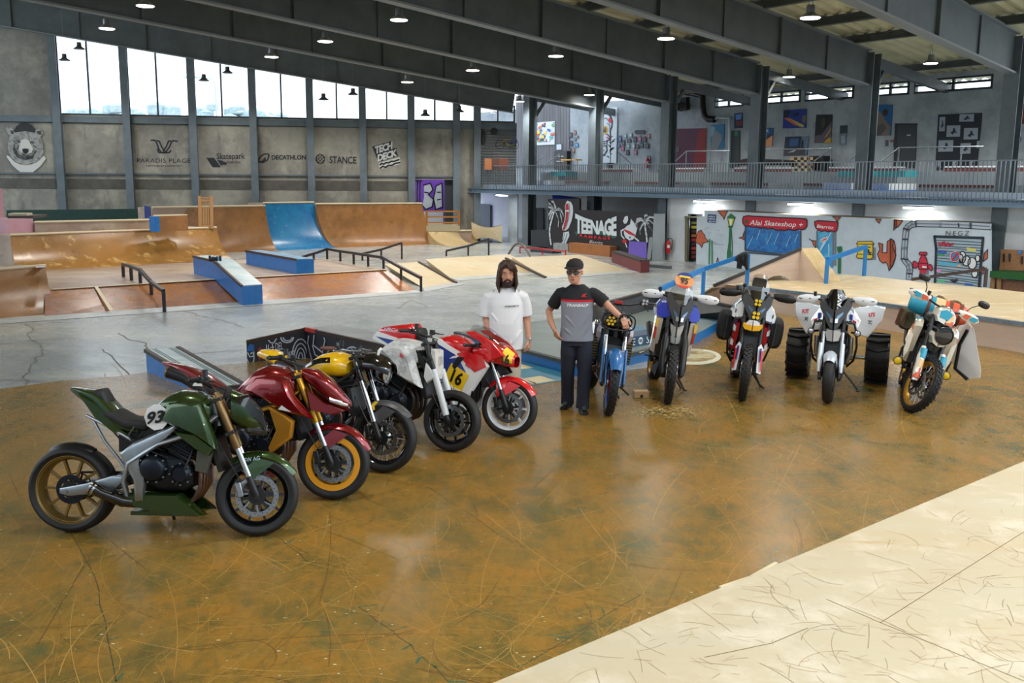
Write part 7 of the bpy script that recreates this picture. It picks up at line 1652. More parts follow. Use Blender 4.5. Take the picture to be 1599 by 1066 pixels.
Ls_(WM,[A3([(248,440),(252,960)]),A3([(490,450),(490,960)]),A3([(525,450),(525,960)])],dr,'door_frame',(110,124,140),.05); Ls_(WM,[A3([(285,760),(460,470)]),A3([(300,720),(360,600)]),A3([(430,640),(430,840)])],dr,'glass_streak',(200,226,236),.03)
s=P_(WM,A3([(300,570),(405,525),(420,575),(315,618)]),dr,'door_sign',(230,226,226),.014); Tx_(WM,'OPEN',A3([(312,608)])[0],A3([(412,566)])[0],3.2,s,(206,40,50),.02,.04)
aw=A3([(215,300),(260,285),(400,292),(560,305),(565,330),(550,430),(520,455),(470,440),(420,452),(370,435),(320,445),(270,430),(230,390),(215,340)])
s=P_(WM,aw,mu,'painted_awning',(196,30,52),.016); Ls_(WM,[aw+[aw[0]]],s,'outline',(70,20,36),.035); Tx_(WM,'Biarritz',A3([(245,392)])[0],A3([(505,415)])[0],5.2,s,(232,232,236),.024,.01,.25)
Ls_(WM,[A3([(590,720),(585,1066)])],mu,'green_bollard',(24,110,62),.1); Ls_(WM,[A3([(590,700),(592,725)])],mu,'bollard_knob',(24,110,62),.16)
s=P_(WM,A3([(845,635),(870,600),(1080,598),(1112,640),(1095,650),(1095,800),(1100,845),(1060,865),(860,850),(845,820),(865,790),(860,650)]),mu,'painted_mailbox',(232,200,40));
Ls_(WM,[A3([(845,638),(1112,642)]),A3([(860,790),(1095,800)]),A3([(845,635),(870,600),(1080,598),(1112,640),(1095,650),(1095,845),(1060,865),(860,850),(845,820),(862,790),(860,650)])],s,'outline',(70,56,30),.022)
P_(WM,A3([(880,670),(940,672),(940,688),(880,684)]),s,'mail_slot',(30,60,90),.018); P_(WM,A3([(975,674),(1062,678),(1062,694),(975,690)]),s,'mail_slot',(30,60,90),.018)
Ls_(WM,[A3([(980,800),(990,730),(1010,790),(1030,720),(1050,800),(1070,760)]),A3([(1000,760),(1060,780)])],s,'graffiti_tag',(40,40,40),.03); P_(WM,A3([(1110,690),(1140,690),(1140,880),(1000,885),(1000,868),(1100,862)]),mu,'painted_shadow',(120,130,146),.006)
# pipe, hydrant, shutter
def pipe(l,wd):s=Ls_(WM,[l],mu,'painted_pipe',(60,66,78),wd+.045,.010); Ls_(WM,[l],s,'pipe_face',(176,188,200),wd,.016); Ls_(WM,[l],s,'pipe_shade',(120,132,148),wd*.25,.022)
pipe(A4([(1190,180),(960,165),(600,150),(320,145),(260,155),(215,185),(190,220),(180,330),(170,440),(165,560),(190,600),(225,640),(235,700),(225,790)]),.14)
Ls_(WM,[A4([(160,205),(225,215)]),A4([(150,330),(205,335)]),A4([(140,565),(200,575)]),A4([(300,120),(308,170)]),A4([(960,145),(965,190)]),A4([(815,145),(820,180)]),A4([(200,740),(260,745)])],mu,'pipe_collar',(48,54,66),.04,.026)
s=P_(WM,A4([(350,700),(435,690),(428,830),(352,815)]),mu,'painted_hydrant',(196,34,62))
for l in ([(345,500),(355,485),(430,485),(440,500),(435,520),(350,520)],[(375,520),(410,520),(440,580),(445,620),(340,615),(350,580)],[(335,615),(450,620),(450,690),(340,690)],[(270,605),(290,590),(310,600),(340,630),(335,650),(300,680),(275,670)],[(450,640),(480,630),(500,650),(510,690),(490,710),(450,680)]):q=P_(WM,A4(l),s,'hydrant_part',(200,40,66),.016); Ls_(WM,[A4(l+[l[0]])],q,'outline',(60,16,32),.02,.024)
P_(WM,A4([(385,650),(435,655),(435,675),(385,672)]),s,'white_plate',(226,226,230),.026); P_(WM,A4([(440,700),(460,700),(462,850),(440,850)]),mu,'painted_shadow',(110,120,136),.006)
sh=P_(WM,A4([(528,292),(1117,312),(1100,470),(1060,920),(535,860),(540,700),(555,450)]),mu,'painted_shutter',(158,178,190),.008)
Ls_(WM,[A4([(548,345+i*30),(800,352+i*31+(i % 3)*6),(1095,372+i*33)]) for i in range(17)],sh,'slat_line',(44,58,74),.018,.014)
Ls_(WM,[A4([(535,860),(550,450),(530,300),(1110,318),(1095,480),(1060,920)])],sh,'shutter_frame',(30,42,54),.07,.014)
Ls_(WM,[A4([(575,370),(600,420)]),A4([(590,380),(640,365),(620,410)]),A4([(650,360),(660,420),(690,370),(710,420),(745,380)]),A4([(600,395),(750,400)])],sh,'red_tag',(186,40,60),.03)
for l,c in (([(560,470),(680,475),(670,505),(560,500)],(60,90,190)),([(570,500),(650,510),(650,535),(570,530)],(60,150,90)),([(560,600),(820,620),(810,650),(600,640)],(80,176,210)),([(915,430),(1030,445),(1020,480),(920,470)],(210,206,110)),([(555,690),(610,700),(600,730),(555,725)],(220,140,200)),([(800,630),(850,635),(840,665),(800,660)],(220,180,140)),([(560,810),(660,820),(650,850),(565,840)],(90,190,130)),([(890,855),(990,865),(980,890),(890,880)],(50,90,170))):P_(WM,A4(l),sh,'spray_patch',c,.018)
for cx,cy,rx,ry in ((865,545,38,70),(910,590,48,60),(980,620,52,70),(1010,740,36,50),(1045,560,26,40),(845,560,26,50)):
 l=[(cx+rx*cos(a),cy+ry*sin(a)) for a in [2*pi*i/16 for i in range(16)]]; q=P_(WM,A4(l),sh,'white_bubble',(220,224,226),.022); Ls_(WM,[A4(l+[l[0]])],q,'outline',(26,30,40),.025,.028)
for r_,c,o_ in ((62,(226,226,230),.030),(56,(196,40,54),.034),(44,(50,130,190),.038)):P_(WM,A4([(775+r_*.95*cos(a),538+r_*sin(a)) for a in [2*pi*i/20 for i in range(20)]]),sh,'no_parking_disc',c,o_)
Ls_(WM,[A4([(808,498),(742,580)])],sh,'red_bar',(196,40,54),.05,.044)
Tx_(WM,'NEGZ',A4([(660,288)])[0],A4([(945,290)])[0],7.6,mu,(40,46,60),.02,-.01,.1,1.3)
Ls_(WM,[A4([(720,820),(765,850),(812,815)]),A4([(740,810),(765,835),(790,808)])],sh,'black_tag',(36,40,50),.03)
# ---- black mural wall
gA1,gB1=G(856,388.5),G(1017,406.5); TW=Wall(gA1,gB1-gA1)
mb=MB(); P=[TW.at(856,310.7),TW.at(905,309.8),TW.at(905,327.5),TW.at(948,329),TW.at(1021,333.5),TW.at(1017,405),TW.at(856,383)]; P[-1].z=P[-2].z=0; mb.prism(P,TW.N*-.08)
bm_=T(mb.build('mural_wall',paint((30,31,36),.5),smooth=0),'black board wall painted with white palm trees and big arched lettering','mural')
Tx_(TW,'TEENAGE',A1([(405,525)])[0],A1([(950,560)])[0],26,bm_,(214,226,232),.02,.05,0,.9,0,hfun=lambda u:19+9*abs(2*u-1)**1.6)
mb=MB(); gsh=A1([(400,520),(560,505),(700,510),(850,520),(955,568),(925,615),(860,590),(700,545),(560,540),(450,545),(425,580)]); P_(TW,gsh,bm_,'green_shadow',(24,96,84),.008); P_(TW,A1([(400,320),(440,318),(430,360),(410,350)]),bm_,'green_shadow',(24,96,84),.008); P_(TW,A1([(905,335),(945,335),(935,370),(910,365)]),bm_,'green_shadow',(24,96,84),.008)
Tx_(TW,'RAMPAGE',A1([(465,582)])[0],A1([(868,620)])[0],4.6,bm_,(206,40,50),.026,.03,0,1.4,-1.5)
Tx_(TW,'Biarritz',A1([(590,668)])[0],A1([(770,690)])[0],5,bm_,(214,220,224),.02,.0,.3)
WHT=(206,216,226)
def palm(trunk,crown,fr,wd=.09,k=1):
 s=Ls_(TW,[A1(trunk)],bm_,'painted_palm',WHT,wd,.014)
 Ls_(TW,[A1([(x-8,y),(x+9,y+3)]) for x,y in trunk[1:-1]],s,'bark_mark',(40,42,48),.014,.022)
 for f in fr:
  l=A1(f+[(x+9*k,y+26) for x,y in f[::-1]]); P_(TW,l,s,'palm_frond',WHT,.018); Ls_(TW,[[(x,y+.9) for x,y in A1(f)]],s,'frond_rib',(40,42,48),.012,.026)
palm([(128,260),(115,300),(95,370),(75,450),(68,520),(75,600),(88,685)],None,[[(130,225),(80,230),(50,290)],[(130,225),(95,250),(60,340)],[(135,235),(170,280),(185,360),(175,440)],[(135,225),(190,200),(240,240),(245,300)],[(130,215),(150,160),(120,110),(90,110)],[(128,215),(90,190),(50,180)],[(135,215),(195,215),(225,300),(225,380)],[(130,215),(80,150),(52,130)]])
palm([(1325,390),(1325,450),(1335,520),(1345,580),(1350,650)],None,[[(1320,370),(1270,330),(1215,340),(1190,420)],[(1320,372),(1280,420),(1250,480),(1255,540)],[(1320,372),(1350,410),(1390,460),(1430,530)],[(1320,365),(1370,350),(1430,400)],[(1318,360),(1310,300),(1350,285)],[(1320,360),(1380,310),(1438,320)],[(1318,372),(1255,350),(1210,380),(1215,460)],[(1322,372),(1375,400),(1410,470)]],.08)
hd=P_(TW,A1([(270,180),(300,110),(350,130),(375,180),(380,260),(360,370),(320,470),(280,505),(240,500),(235,450),(265,380),(275,280)]),bm_,'painted_bun_figure',WHT,.014)
P_(TW,A1([(280,160),(315,145),(325,230),(275,235)]),hd,'red_stripe',(176,36,48),.02); P_(TW,A1([(288,255),(322,260),(305,380),(262,505),(240,490),(272,370)]),hd,'red_stripe',(176,36,48),.02); Ls_(TW,[A1([(330,150),(335,250),(310,380),(280,480)])],hd,'outline',(40,42,48),.02,.026)
lg=P_(TW,A1([(250,530),(320,515),(330,570),(290,660),(270,690),(215,690),(240,640)]),bm_,'painted_figure_legs',WHT,.012); Ls_(TW,[A1([(265,540),(255,600),(240,650)]),A1([(300,540),(285,600),(260,660)]),A1([(225,680),(270,672)])],lg,'outline',(40,42,48),.025,.022)
hd=P_(TW,A1([(1050,480),(1090,440),(1130,420),(1140,350),(1180,400),(1220,480),(1200,560),(1170,620),(1120,635),(1070,600),(1045,540)]),bm_,'painted_fruit_figure',WHT,.014)
P_(TW,A1([(1035,380),(1060,320),(1095,310),(1105,360),(1080,410),(1050,415)]),bm_,'painted_ball',WHT,.014); P_(TW,A1([(1045,485),(1120,510),(1190,555),(1190,580),(1110,550),(1060,515)]),hd,'red_glasses',(186,30,40),.02); P_(TW,A1([(1110,585),(1140,585),(1128,615)]),hd,'mouth',(40,42,48),.02)
Ls_(TW,[A1([(1040,490),(1010,510),(1015,570),(1050,610)]),A1([(1060,650),(1085,720)]),A1([(1190,600),(1240,640)])],bm_,'painted_limb',WHT,.06,.012); P_(TW,A1([(1025,630),(1060,620),(1090,640),(1070,670),(1035,665)]),bm_,'painted_shoe',(196,40,50),.016)
mb=MB(); mb.prism([TW.at(983,376.5,.12),TW.at(1010.5,378,.06),TW.at(1010,403,.2),TW.at(981.5,401,.25)],TW.N*.02); T(mb.build('purple_panel',paint((96,72,176),.5),smooth=0),'plain purple square panel leaning on the black painted wall','panel')
mb=MB(); p0=TW.at(1014.5,391,.16); hh=.82; o=MB(); o.grid([[Vector((.095*cos(a),-.01,(hh/2-.1)*math.copysign(1,sin(a))+.1*sin(a)))+Vector((0,z_,0)) for a in [2*pi*i/24+.001 for i in range(24)]] for z_ in (0,.015)],close_u=True)
o=MB(); rg=[Vector((.1*cos(a),0,(hh/2-.1)*(1 if sin(a) > 0 else -1)+.1*sin(a))) for a in [2*pi*(i+.5)/24 for i in range(24)]]; o.prism(rg,(0,.015,0)); ob=o.build('skateboard',mat('grey_printed_deck',(150,160,160),.5,noise=.6,nscale=26)); ob.location=(p0.x,p0.y,hh/2+.02); ob.rotation_euler=(radians(-6),0,atan2(TW.U.y,TW.U.x)); T(ob,'large grey patterned skateboard deck standing upright against the black painted wall','skateboard')
mb=MB(); P=[TW.at(1021,333.5,.02),TW.at(1037,333.5,-.5),TW.at(1037,403,-.5),TW.at(1017.5,405,.02)]; P[2].z=P[3].z=0; mb.prism(P,TW.N*-.05); T(mb.build('grey_panel',paint((170,176,180),.6),smooth=0),'plain light grey end panel right of the black painted wall','panel')
mb=MB(); mb.prism([TW.at(862,304,-.4),TW.at(905,310,-.4),TW.at(902,313,-.1),TW.at(863,312,-.1)],(0,0,.03)); T(mb.build('blue_sheet',paint((20,64,170),.5),smooth=0),'bright blue sheet on top of the black painted wall','sheet')
mb=MB(); c=TW.at(920.5,386,.35); mb.loft([(-.13,0,.2,.08,.12,.18,2.6),(0,0,.22,.13,.24,.22,2.6),(.13,0,.2,.09,.14,.18,2.6)],12); o=mb.build('black_backpack',M_SEAT); g__=G(921,389.5); o.location=(g__.x,g__.y,.16); T(o,'black backpack standing on the long orange brown box','backpack')
# ---- wall fittings under the balcony
def extinguisher(p,label):
 t=E('fire_extinguisher',label,'fire extinguisher',p)
 MB().lathe([(0,0),(.075,0),(.08,.02),(.08,.36),(.06,.42),(.025,.45),(0,.45)],axis=(0,0,1),n=16,closed=False).build('cylinder',paint((186,24,34),.35),t)
 MB().tube([(0,0,.44),(0,0,.5),(.05,0,.52)],.02,6).build('valve',M_BLKP,t); MB().tube([(.02,-.02,.5),(.1,-.03,.53),(.14,-.03,.42),(.12,-.03,.2),(.1,-.04,.12)],.014,6).build('hose',M_BLKP,t); MB().box((0,-.082,.24),(.09,.004,.1)).build('label_plate',paint((226,220,210),.5),t)
p=MW.at(1043,395,-.25); extinguisher(p,'red fire extinguisher on the grey wall left of the store doorway')
p=BW.at(1010.5,262,.1); extinguisher(p,'red fire extinguisher upstairs between the sticker boards and the pink doorway')
st=MB(); cc_=[(120,30,34),(180,120,40),(60,70,60),(190,180,60),(70,30,30),(30,34,40)]
t=E('store_shelves','dark store doorway shelves with red and yellow goods, left of the street mural','shelves',MW.at(1082,400,-.62)); o=Vector(t.location)
mb=MB(); mb.prism([MW.at(1073,340,-.60)-o,MW.at(1089,340,-.60)-o,MW.at(1089,408,-.60)-o,MW.at(1073,407,-.60)-o],MW.N*-.02); mb.build('back_board',paint((22,20,20),.8),t)
for i in range(9):
 mb=MB(); y=346+i*6.6; mb.prism([MW.at(1079.5,y,-.56)-o,MW.at(1089,y,-.56)-o,MW.at(1089,y+4,-.56)-o,MW.at(1079.5,y+4,-.56)-o],MW.N*-.03); mb.build('goods',paint([(90,90,40),(170,160,40),(60,30,20),(170,90,30),(140,20,24),(50,16,18),(150,30,24),(110,20,22),(90,20,20)][i],.6),t)
mb=MB(); mb.prism([MW.at(1069.5,337.5,-.40)-o,MW.at(1073.5,337.5,-.40)-o,MW.at(1073,408,-.40)-o,MW.at(1069,407.5,-.40)-o],MW.N*-.08); mb.bar(MW.at(1069.5,338.5,-.4)-o,MW.at(1100,339,-.4)-o,.06,.06); mb.build('door_frame',paint((96,92,72),.5),t)
def flat(W,pts,name,label,cat,col,o=0,t=.03,grp=None):
 mb=MB(); mb.prism([W.at(x,y,o) for x,y in pts],W.N*t); q=mb.build(name,col if not isinstance(col,tuple) else paint(col,.6),None,smooth=0); return T(q,label,cat,grp)
LWp=MW.off(-3.5)
flat(LWp,[(751,318),(766,319),(766,362),(751,362)],'grey_door','dark grey door under the balcony behind the scooped ramp','door',(70,78,86))
q=flat(LWp,[(833,324.5),(849,324.5),(849,375),(833,374)],'dark_doorway','dark narrow doorway left of the black painted wall','door',(54,58,62)); P_(LWp,[(833,324.5),(837,324.5),(837,374),(833,374)],q,'frame',(150,154,156),.04)
mb=MB(); mb.prism([CW.at(829,359,.2),CW.at(856,359.5,.2),CW.at(856,386,.2),CW.at(829,384,.2)],CW.N*-.5); T(mb.build('dark_board',paint((38,48,58),.5),smooth=0),'low dark blue grey panel right of the farthest column foot','panel')
for i,x in enumerate((716.5,722.5,728.5,734)):
 mb=MB(); mb.prism([MW.at(x,300.5,-.5),MW.at(x+5,300.5,-.5),MW.at(x+6.5,371,-.3),MW.at(x+1,371,-.3)],MW.N*.06); T(mb.build('steel_sheet',M_GALV,smooth=0),'upright grey corrugated steel sheet leaning at the far corner under the balcony','steel sheet','leaning steel sheets in the far corner')
mb=MB(); mb.prism([MW.at(795,303,-1.2),MW.at(808,303,-1.2),MW.at(808,380,-1.2),MW.at(793,379,-1.2)],MW.N*-.05); T(mb.build('concrete_pier',M_CONC2,smooth=0),'stained concrete pier behind the farthest column under the balcony','pier')
mb=MB(); mb.prism([MW.at(742,303,-2.4),MW.at(793,303,-2.4),MW.at(793,377,-2.4),MW.at(742,373,-2.4)],MW.N*-.05)
# ---- far wall emblems
def wl(txt,a,b,h,col,label,**k):
 mb=MB(); bold=k.pop('bold',.02)
 hf=lambda u,v,w_:FW.at(a[0]+(b[0]-a[0])*u,a[1]+(b[1]-a[1])*u-h*v,.008+.004*w_)
 letter(mb,txt,hf,0,bold,k.get('shear',0),k.get('spacing',1),res=3); return mb.build('wall_lettering',paint(col,.7),k.get('parent'),smooth=0)
INK=(22,28,36); C3=mp(400,180,8.88); C2=mp(200,180,6.66); CD=mp(560,180,6.66)
o=T(wl('PARADIS PLAGE',C2([(92,490)])[0],C2([(648,492)])[0],6.6,INK,'',bold=-.01,spacing=1.05),'black PARADIS PLAGE lettering with curled wing emblem on the concrete wall','wall sign')
Ls_(FW,[C2([(240,260),(275,258),(295,280),(320,350),(345,385),(375,390),(430,385),(445,365)]),C2([(510,270),(470,262),(450,275),(430,330),(400,370),(375,388),(320,385),(305,355)]),C2([(300,262),(325,270),(350,330),(375,370)]),C2([(440,262),(420,270),(395,330),(365,370)])],o,'wing_emblem',INK,.06,.008)
wl('SURF TOURS SPA & RESTAURANT',C2([(185,530)])[0],C2([(565,530)])[0],1.8,(96,92,82),'',parent=o)
o=T(wl('Skatepark',C2([(920,455)])[0],C2([(1215,450)])[0],9,INK,'',bold=.01),'black Skatepark Biarritz lettering with slanted ramp blocks on the concrete wall','wall sign')
wl('biarritz',C2([(1035,498)])[0],C2([(1170,500)])[0],4.4,INK,'',parent=o,bold=0)
for l in ([(812,440),(895,442),(965,540),(880,540)],[(928,465),(985,470),(985,520),(965,520)],[(985,478),(1030,492),(1022,515),(985,512)]):P_(FW,C2(l),o,'ramp_block',INK,.008)
o=T(wl('DECATHLON',C3([(215,612)])[0],C3([(688,610)])[0],6.6,INK,'',bold=.03),'black DECATHLON lettering with slanted oval mountain mark on the concrete wall','wall sign')
P_(FW,C3([(40,640),(60,655),(110,660),(135,630),(130,575),(105,600),(85,625)]),o,'mountain_mark',INK,.008); Ls_(FW,[C3([(40,650),(38,610),(70,560),(120,535),(165,535),(178,560),(165,600),(140,635)])],o,'oval_mark',INK,.05,.01)
o=T(wl('STANCE',C3([(1015,662)])[0],C3([(1390,668)])[0],10.6,INK,'',bold=.02),'black STANCE lettering with round lattice disc on the concrete wall','wall sign')
P_(FW,[(400+(890+68*cos(a))/8.88,180+(605+72*sin(a))/8.88) for a in [2*pi*i/24 for i in range(24)]],o,'disc',INK,.008)
Ls_(FW,[C3(l) for l in ([(850,570),(925,645)],[(850,640),(930,565)],[(870,548),(940,615)],[(845,610),(905,665)],[(875,665),(938,600)],[(845,600),(905,545)])],o,'lattice_line',(140,136,124),.03,.014)
l=[(140,325),(340,268),(362,345),(398,338),(392,372),(412,425),(205,485)]
o=T(P_(FW,CD(l),None,'wall_sticker',INK,.006),'tilted black and white TECH DECK sticker on the concrete wall','wall sign')
Tx_(FW,'TECH',CD([(168,398)])[0],CD([(352,345)])[0],10.5,o,(196,200,200),.014,.05,0,.9); Tx_(FW,'DECK',CD([(198,478)])[0],CD([(402,418)])[0],10,o,(196,200,200),.014,.05,0,.9)
q=P_(FW,CD([(212,495),(428,432),(440,505),(215,560)]),o,'sticker_foot',(196,198,196),.006); Tx_(FW,'SCHWEIZER',CD([(225,520)])[0],CD([(422,470)])[0],3.6,q,INK,.014,.02) if False else None
Ls_(FW,[CD([(222,515),(240,500),(262,508),(285,492),(310,495),(340,478),(370,478),(420,460)]),CD([(225,550),(250,530),(280,540),(310,520),(345,520),(380,500),(432,492)])],q,'scrawled_letters',INK,.07,.012)
# bear picture
BR_=mp(0,180,6.66); t=E('bear_picture','large cut out grey bear head picture with woolly cap, hung on the concrete wall','picture',FW.at(39,240,.03)); oo=Vector(t.location)
def bp_(l,name,c,z,par=None,rough=.7):mb=MB(); mb.prism([FW.at(x,y,z)-oo for x,y in BR_(l)],FW.N*.02); return mb.build(name,c if not isinstance(c,tuple) else paint(c,rough),par or t,smooth=0)
FUR=layered('grey_fur_print',(150,150,146),[((96,98,98),6,.46,.6,None),((186,186,180),9,.56,.7,None)],.7)
bp_([(75,415),(95,425),(150,480),(210,510),(330,510),(400,470),(455,420),(480,450),(420,530),(345,592),(210,590),(130,520),(72,435)],'white_collar',(196,196,192),.03)
bp_([(150,170),(165,120),(215,80),(265,76),(320,95),(365,140),(370,180)],'woolly_cap',mat('dark_knit',(58,60,64),.9,noise=.4,nscale=20),.04)
for l in ([(60,140),(90,115),(130,130),(160,180),(120,210),(90,200)],[(360,180),(380,145),(420,135),(445,160),(450,200),(420,225)]):e_=bp_(l,'bear_ear',FUR,.05);
f=bp_([(105,215),(150,180),(260,165),(370,180),(420,225),(450,300),(455,380),(430,440),(370,490),(270,515),(170,490),(110,430),(80,350),(85,280)],'bear_face',FUR,.055)
bp_([(215,260),(255,245),(300,260),(345,350),(330,390),(270,405),(205,370),(195,340)],'muzzle',(190,190,184),.08,f); bp_([(232,350),(262,345),(298,350),(292,385),(265,400),(240,385)],'nose',(20,20,24),.11,f)
mb=MB()
for l in ([(180,265),(215,280)],[(315,280),(345,272)],[(150,340),(190,410),(260,440),(330,430),(375,370)],[(230,400),(265,425),(310,415)],[(150,300),(140,360),(180,430),(260,455),(340,440)],[(195,310),(180,350)],[(350,310),(380,340)]):
 P=[FW.at(x,y,.11)-oo for x,y in BR_(l)]
 for a,b in zip(P,P[1:]):mb.bar(a,b,.035,.01,up=FW.N)
mb.build('drawn_line',paint((44,44,48),.8),f)
bp_([(110,150),(130,170),(140,195),(118,190)],'ear_inside',(50,50,54),.08,f); bp_([(385,165),(415,160),(425,190),(395,195)],'ear_inside',(60,60,62),.08,f)
# ---- gallery: tiers, stairs, rails
ZP=3.12; M_TIER=mat('grey_tier_paint',(112,122,128),.6,noise=.1,nscale=2); M_SLAT=paint((84,36,34),.6); M_WSEAT=paint((190,196,200),.4)
def mo(b,o,z):p=mwb(b,z,o); return p
def tier(b0_,b1_,o0,o1,z0,z1,name,m,label=None,cat=None,grp=None,parent=None):
 mb=MB(); mb.prism([mo(b0_,o0,z0),mo(b1_,o0,z0),mo(b1_,o1,z0),mo(b0_,o1,z0)],(0,0,z1-z0)); o=mb.build(name,m,parent)
 if label:T(o,label,cat,grp)
 return o
plat=tier(CB[0]-2,CB[-1],-3.0,-6.4,ZD,ZP,'raised_platform',M_TIER,'long raised grey platform at the back of the balcony','platform')
tl=['under the plank wall','under the skull picture','below the pink doorway','below the checkered box','below the dark grey door','at the right edge']
for i in range(0,6):
 a,b=CB[i]+1.1,CB[i+1]-.35
 o=tier(a,b,-1.9,-3.0,ZD,2.74,'seating_step',M_TIER,'grey seating step on the balcony, '+tl[i],'seating step'); MB().prism([mo(a,-1.88,2.66),mo(b,-1.88,2.66),mo(b,-1.88,2.74),mo(a,-1.88,2.74)],MW.N*.03).build('dark_red_slat',M_SLAT,o)
 bn=tier(a,b,-3.15,-3.5,ZP+.12,ZP+.16,'bench',M_WSEAT,'white topped bench on the raised platform, '+tl[i],'bench');
 MB().prism([mo(a,-3.1,ZP),mo(b,-3.1,ZP),mo(b,-3.1,ZP+.1),mo(a,-3.1,ZP+.1)],MW.N*-.03).build('dark_red_slat',M_SLAT,bn)
for (x0,x1,x2,x3,lb) in ((825,848,848,870,'left of the second column'),(1268,1312,1290,1317,'left of the dark door column'),(1327,1372,1352,1395,'right of the dark door column')):
 c=decomp(MW.at((x0+x1)/2,300,-1.2))[1]; wdt=abs(decomp(MW.at(x1,300,-1.2))[1]-decomp(MW.at(x0,300,-1.2))[1])
 t=E('balcony_steps','short grey steps with blue and turquoise risers, '+lb,'steps',mo(c,-1.3,ZD)); o=Vector(t.location)
 for k,(m_) in enumerate((paint((24,100,190),.5),M_WSEAT,M_TIER,paint((28,140,150),.5))):
  mb=MB(); h0,h1=ZD+.19*k,ZD+.19*(k+1); mb.prism([mo(c-wdt/2,-1.15-.4*k,h0)-o,mo(c+wdt/2,-1.15-.4*k,h0)-o,mo(c+wdt/2,-3.0,h0)-o,mo(c-wdt/2,-3.0,h0)-o],(0,0,h1-h0)); mb.build('step',m_,t)
GW=BW.off(3.0)
def hrail(pts,posts,label):
 mb=MB(); P=[GW.at(*p) for p in pts]; t=E('gallery_handrail',label,'handrail',(P[0].x,P[0].y,ZP)); o=Vector(t.location)
 for a,b in zip(P,P[1:]):mb.tube([a-o,b-o],.022,6)
 mb.build('top_bar',M_GALV,t)
 for px,py in posts:p=GW.at(px,py); MB().tube([p-o,Vector((p.x,p.y,ZP))-o],.022,6).build('post',M_GALV,t)
hrail([(1048,258),(1072,236),(1140,235.5)],[(1072,236),(1109,235.5),(1139,235)],'thin steel handrail in front of the pink doorway')
hrail([(1182,233.5),(1264,232.5),(1298,231.5)],[(1185,233.5),(1223,233),(1264,232.5),(1298,231.5)],'thin steel handrail in front of the wide posters')
hrail([(1271,252),(1298,232)],[],'short sloping handrail beside the checkered box'); hrail([(1325,252),(1350,231.5),(1358,231)],[(1357,231)],'short sloping handrail right of the column beside the dark grey door')
hrail([(1375,253),(1404,230.5),(1536,228.5)],[(1404,230.5),(1450,230),(1502,229)],'long thin handrail in front of the dark grey door and the black photo panel')
hrail([(966,238),(986,256)],[(968,240)],'short sloping handrail right of the skull picture'); hrail([(836,254),(853,240.5)],[(837,243)],'short sloping handrail in front of the plank wall')
hrail([(853,256),(875,240)],[(875,240),(892,240)],'short sloping handrail in front of the black shelf')
# ---- pictures on the gallery wall
def pic(name,label,quad,base,layers=(),o=.01,cat='poster'):
 q=flat(BW,quad,name,label,cat,base,o,.02)
 a,b,c,d=quad
 def uv(u,v):return (a[0]*(1-u)*(1-v)+b[0]*u*(1-v)+c[0]*u*v+d[0]*(1-u)*v,a[1]*(1-u)*(1-v)+b[1]*u*(1-v)+c[1]*u*v+d[1]*(1-u)*v)
 for i,(nm,pts,col) in enumerate(layers):P_(BW,[uv(*p) for p in pts],q,nm,col,o+.022+.004*i)
 return q
pic('poster','pale blue poster with a big grey boulder, between the pink doorway and the white pipe',[(1110.5,195),(1132,193.5),(1131,232),(1110,232.5)],(40,110,150),[('cloud',[(0,.05),(.3,.1),(.25,.4),(0,.5)],(120,160,180)),('boulder',[(.2,.25),(.55,.3),(.85,.5),(.75,.75),(.5,1),(0,1),(.05,.7)],(120,128,134))])
pic('poster','narrow blue and red poster half hidden left of the fourth column',[(1147,177),(1160,176),(1160,200),(1147,200.5)],(20,40,80),[('wave',[(.1,.1),(.9,.05),(.8,.4),(.2,.45)],(90,130,200)),('red_patch',[(.2,.55),(.9,.5),(.9,.8),(.3,.85)],(110,40,30))])
pic('poster','blue poster with orange skate ramp curve just right of the fourth column',[(1178,200.5),(1208,199.5),(1206.5,228),(1177,229)],(18,84,140),[('ramp',[(0,.85),(.5,.75),(.97,.4),(.97,1),(0,1)],(214,146,96)),('dark_shape',[(0,.6),(.5,.5),(.95,.3),(.97,.4),(.5,.75),(0,.85)],(40,60,84)),('rider',[(.62,.1),(.75,.08),(.7,.16),(.76,.26),(.66,.2)],(180,196,214))])
pic('poster','blue poster with a red and yellow ramp and a leaping figure',[(1224,171.8),(1260,170),(1259,199.5),(1222.6,200.5)],(18,50,140),[('red_ramp',[(.02,.45),(.2,.42),(.7,.9),(.5,.85)],(200,96,70)),('yellow_ramp',[(.2,.42),(.9,.85),(.88,.98),(.7,.92)],(190,170,80)),('trees',[(.02,.05),(.25,.05),(.2,.4),(.02,.42)],(20,26,34)),('rock',[(.82,.35),(.98,.32),(.97,.8),(.8,.65)],(110,100,90)),('figure',[(.42,.2),(.56,.15),(.58,.28),(.48,.4),(.4,.28)],(16,22,50))])
pic('poster','dark blue and white poster of a night skate scene above the checkered box',[(1226.7,213.5),(1263,212.4),(1261,242),(1224,243)],(24,44,70),[('ground',[(0,.68),(.9,.62),(.9,1),(0,1)],(70,66,72)),('white_streak',[(.15,.85),(.4,.72),(.5,.72),(.4,.82)],(170,190,200)),('pale_side',[(.7,0),(1,0),(.97,1),(.9,1),(.88,.6),(.68,.6)],(100,126,150)),('glow',[(.2,.1),(.6,.1),(.55,.5),(.2,.5)],(50,90,140)),('dark_board',[(.74,.12),(.8,.3),(.8,.6),(.7,.6),(.7,.3)],(20,34,54))])
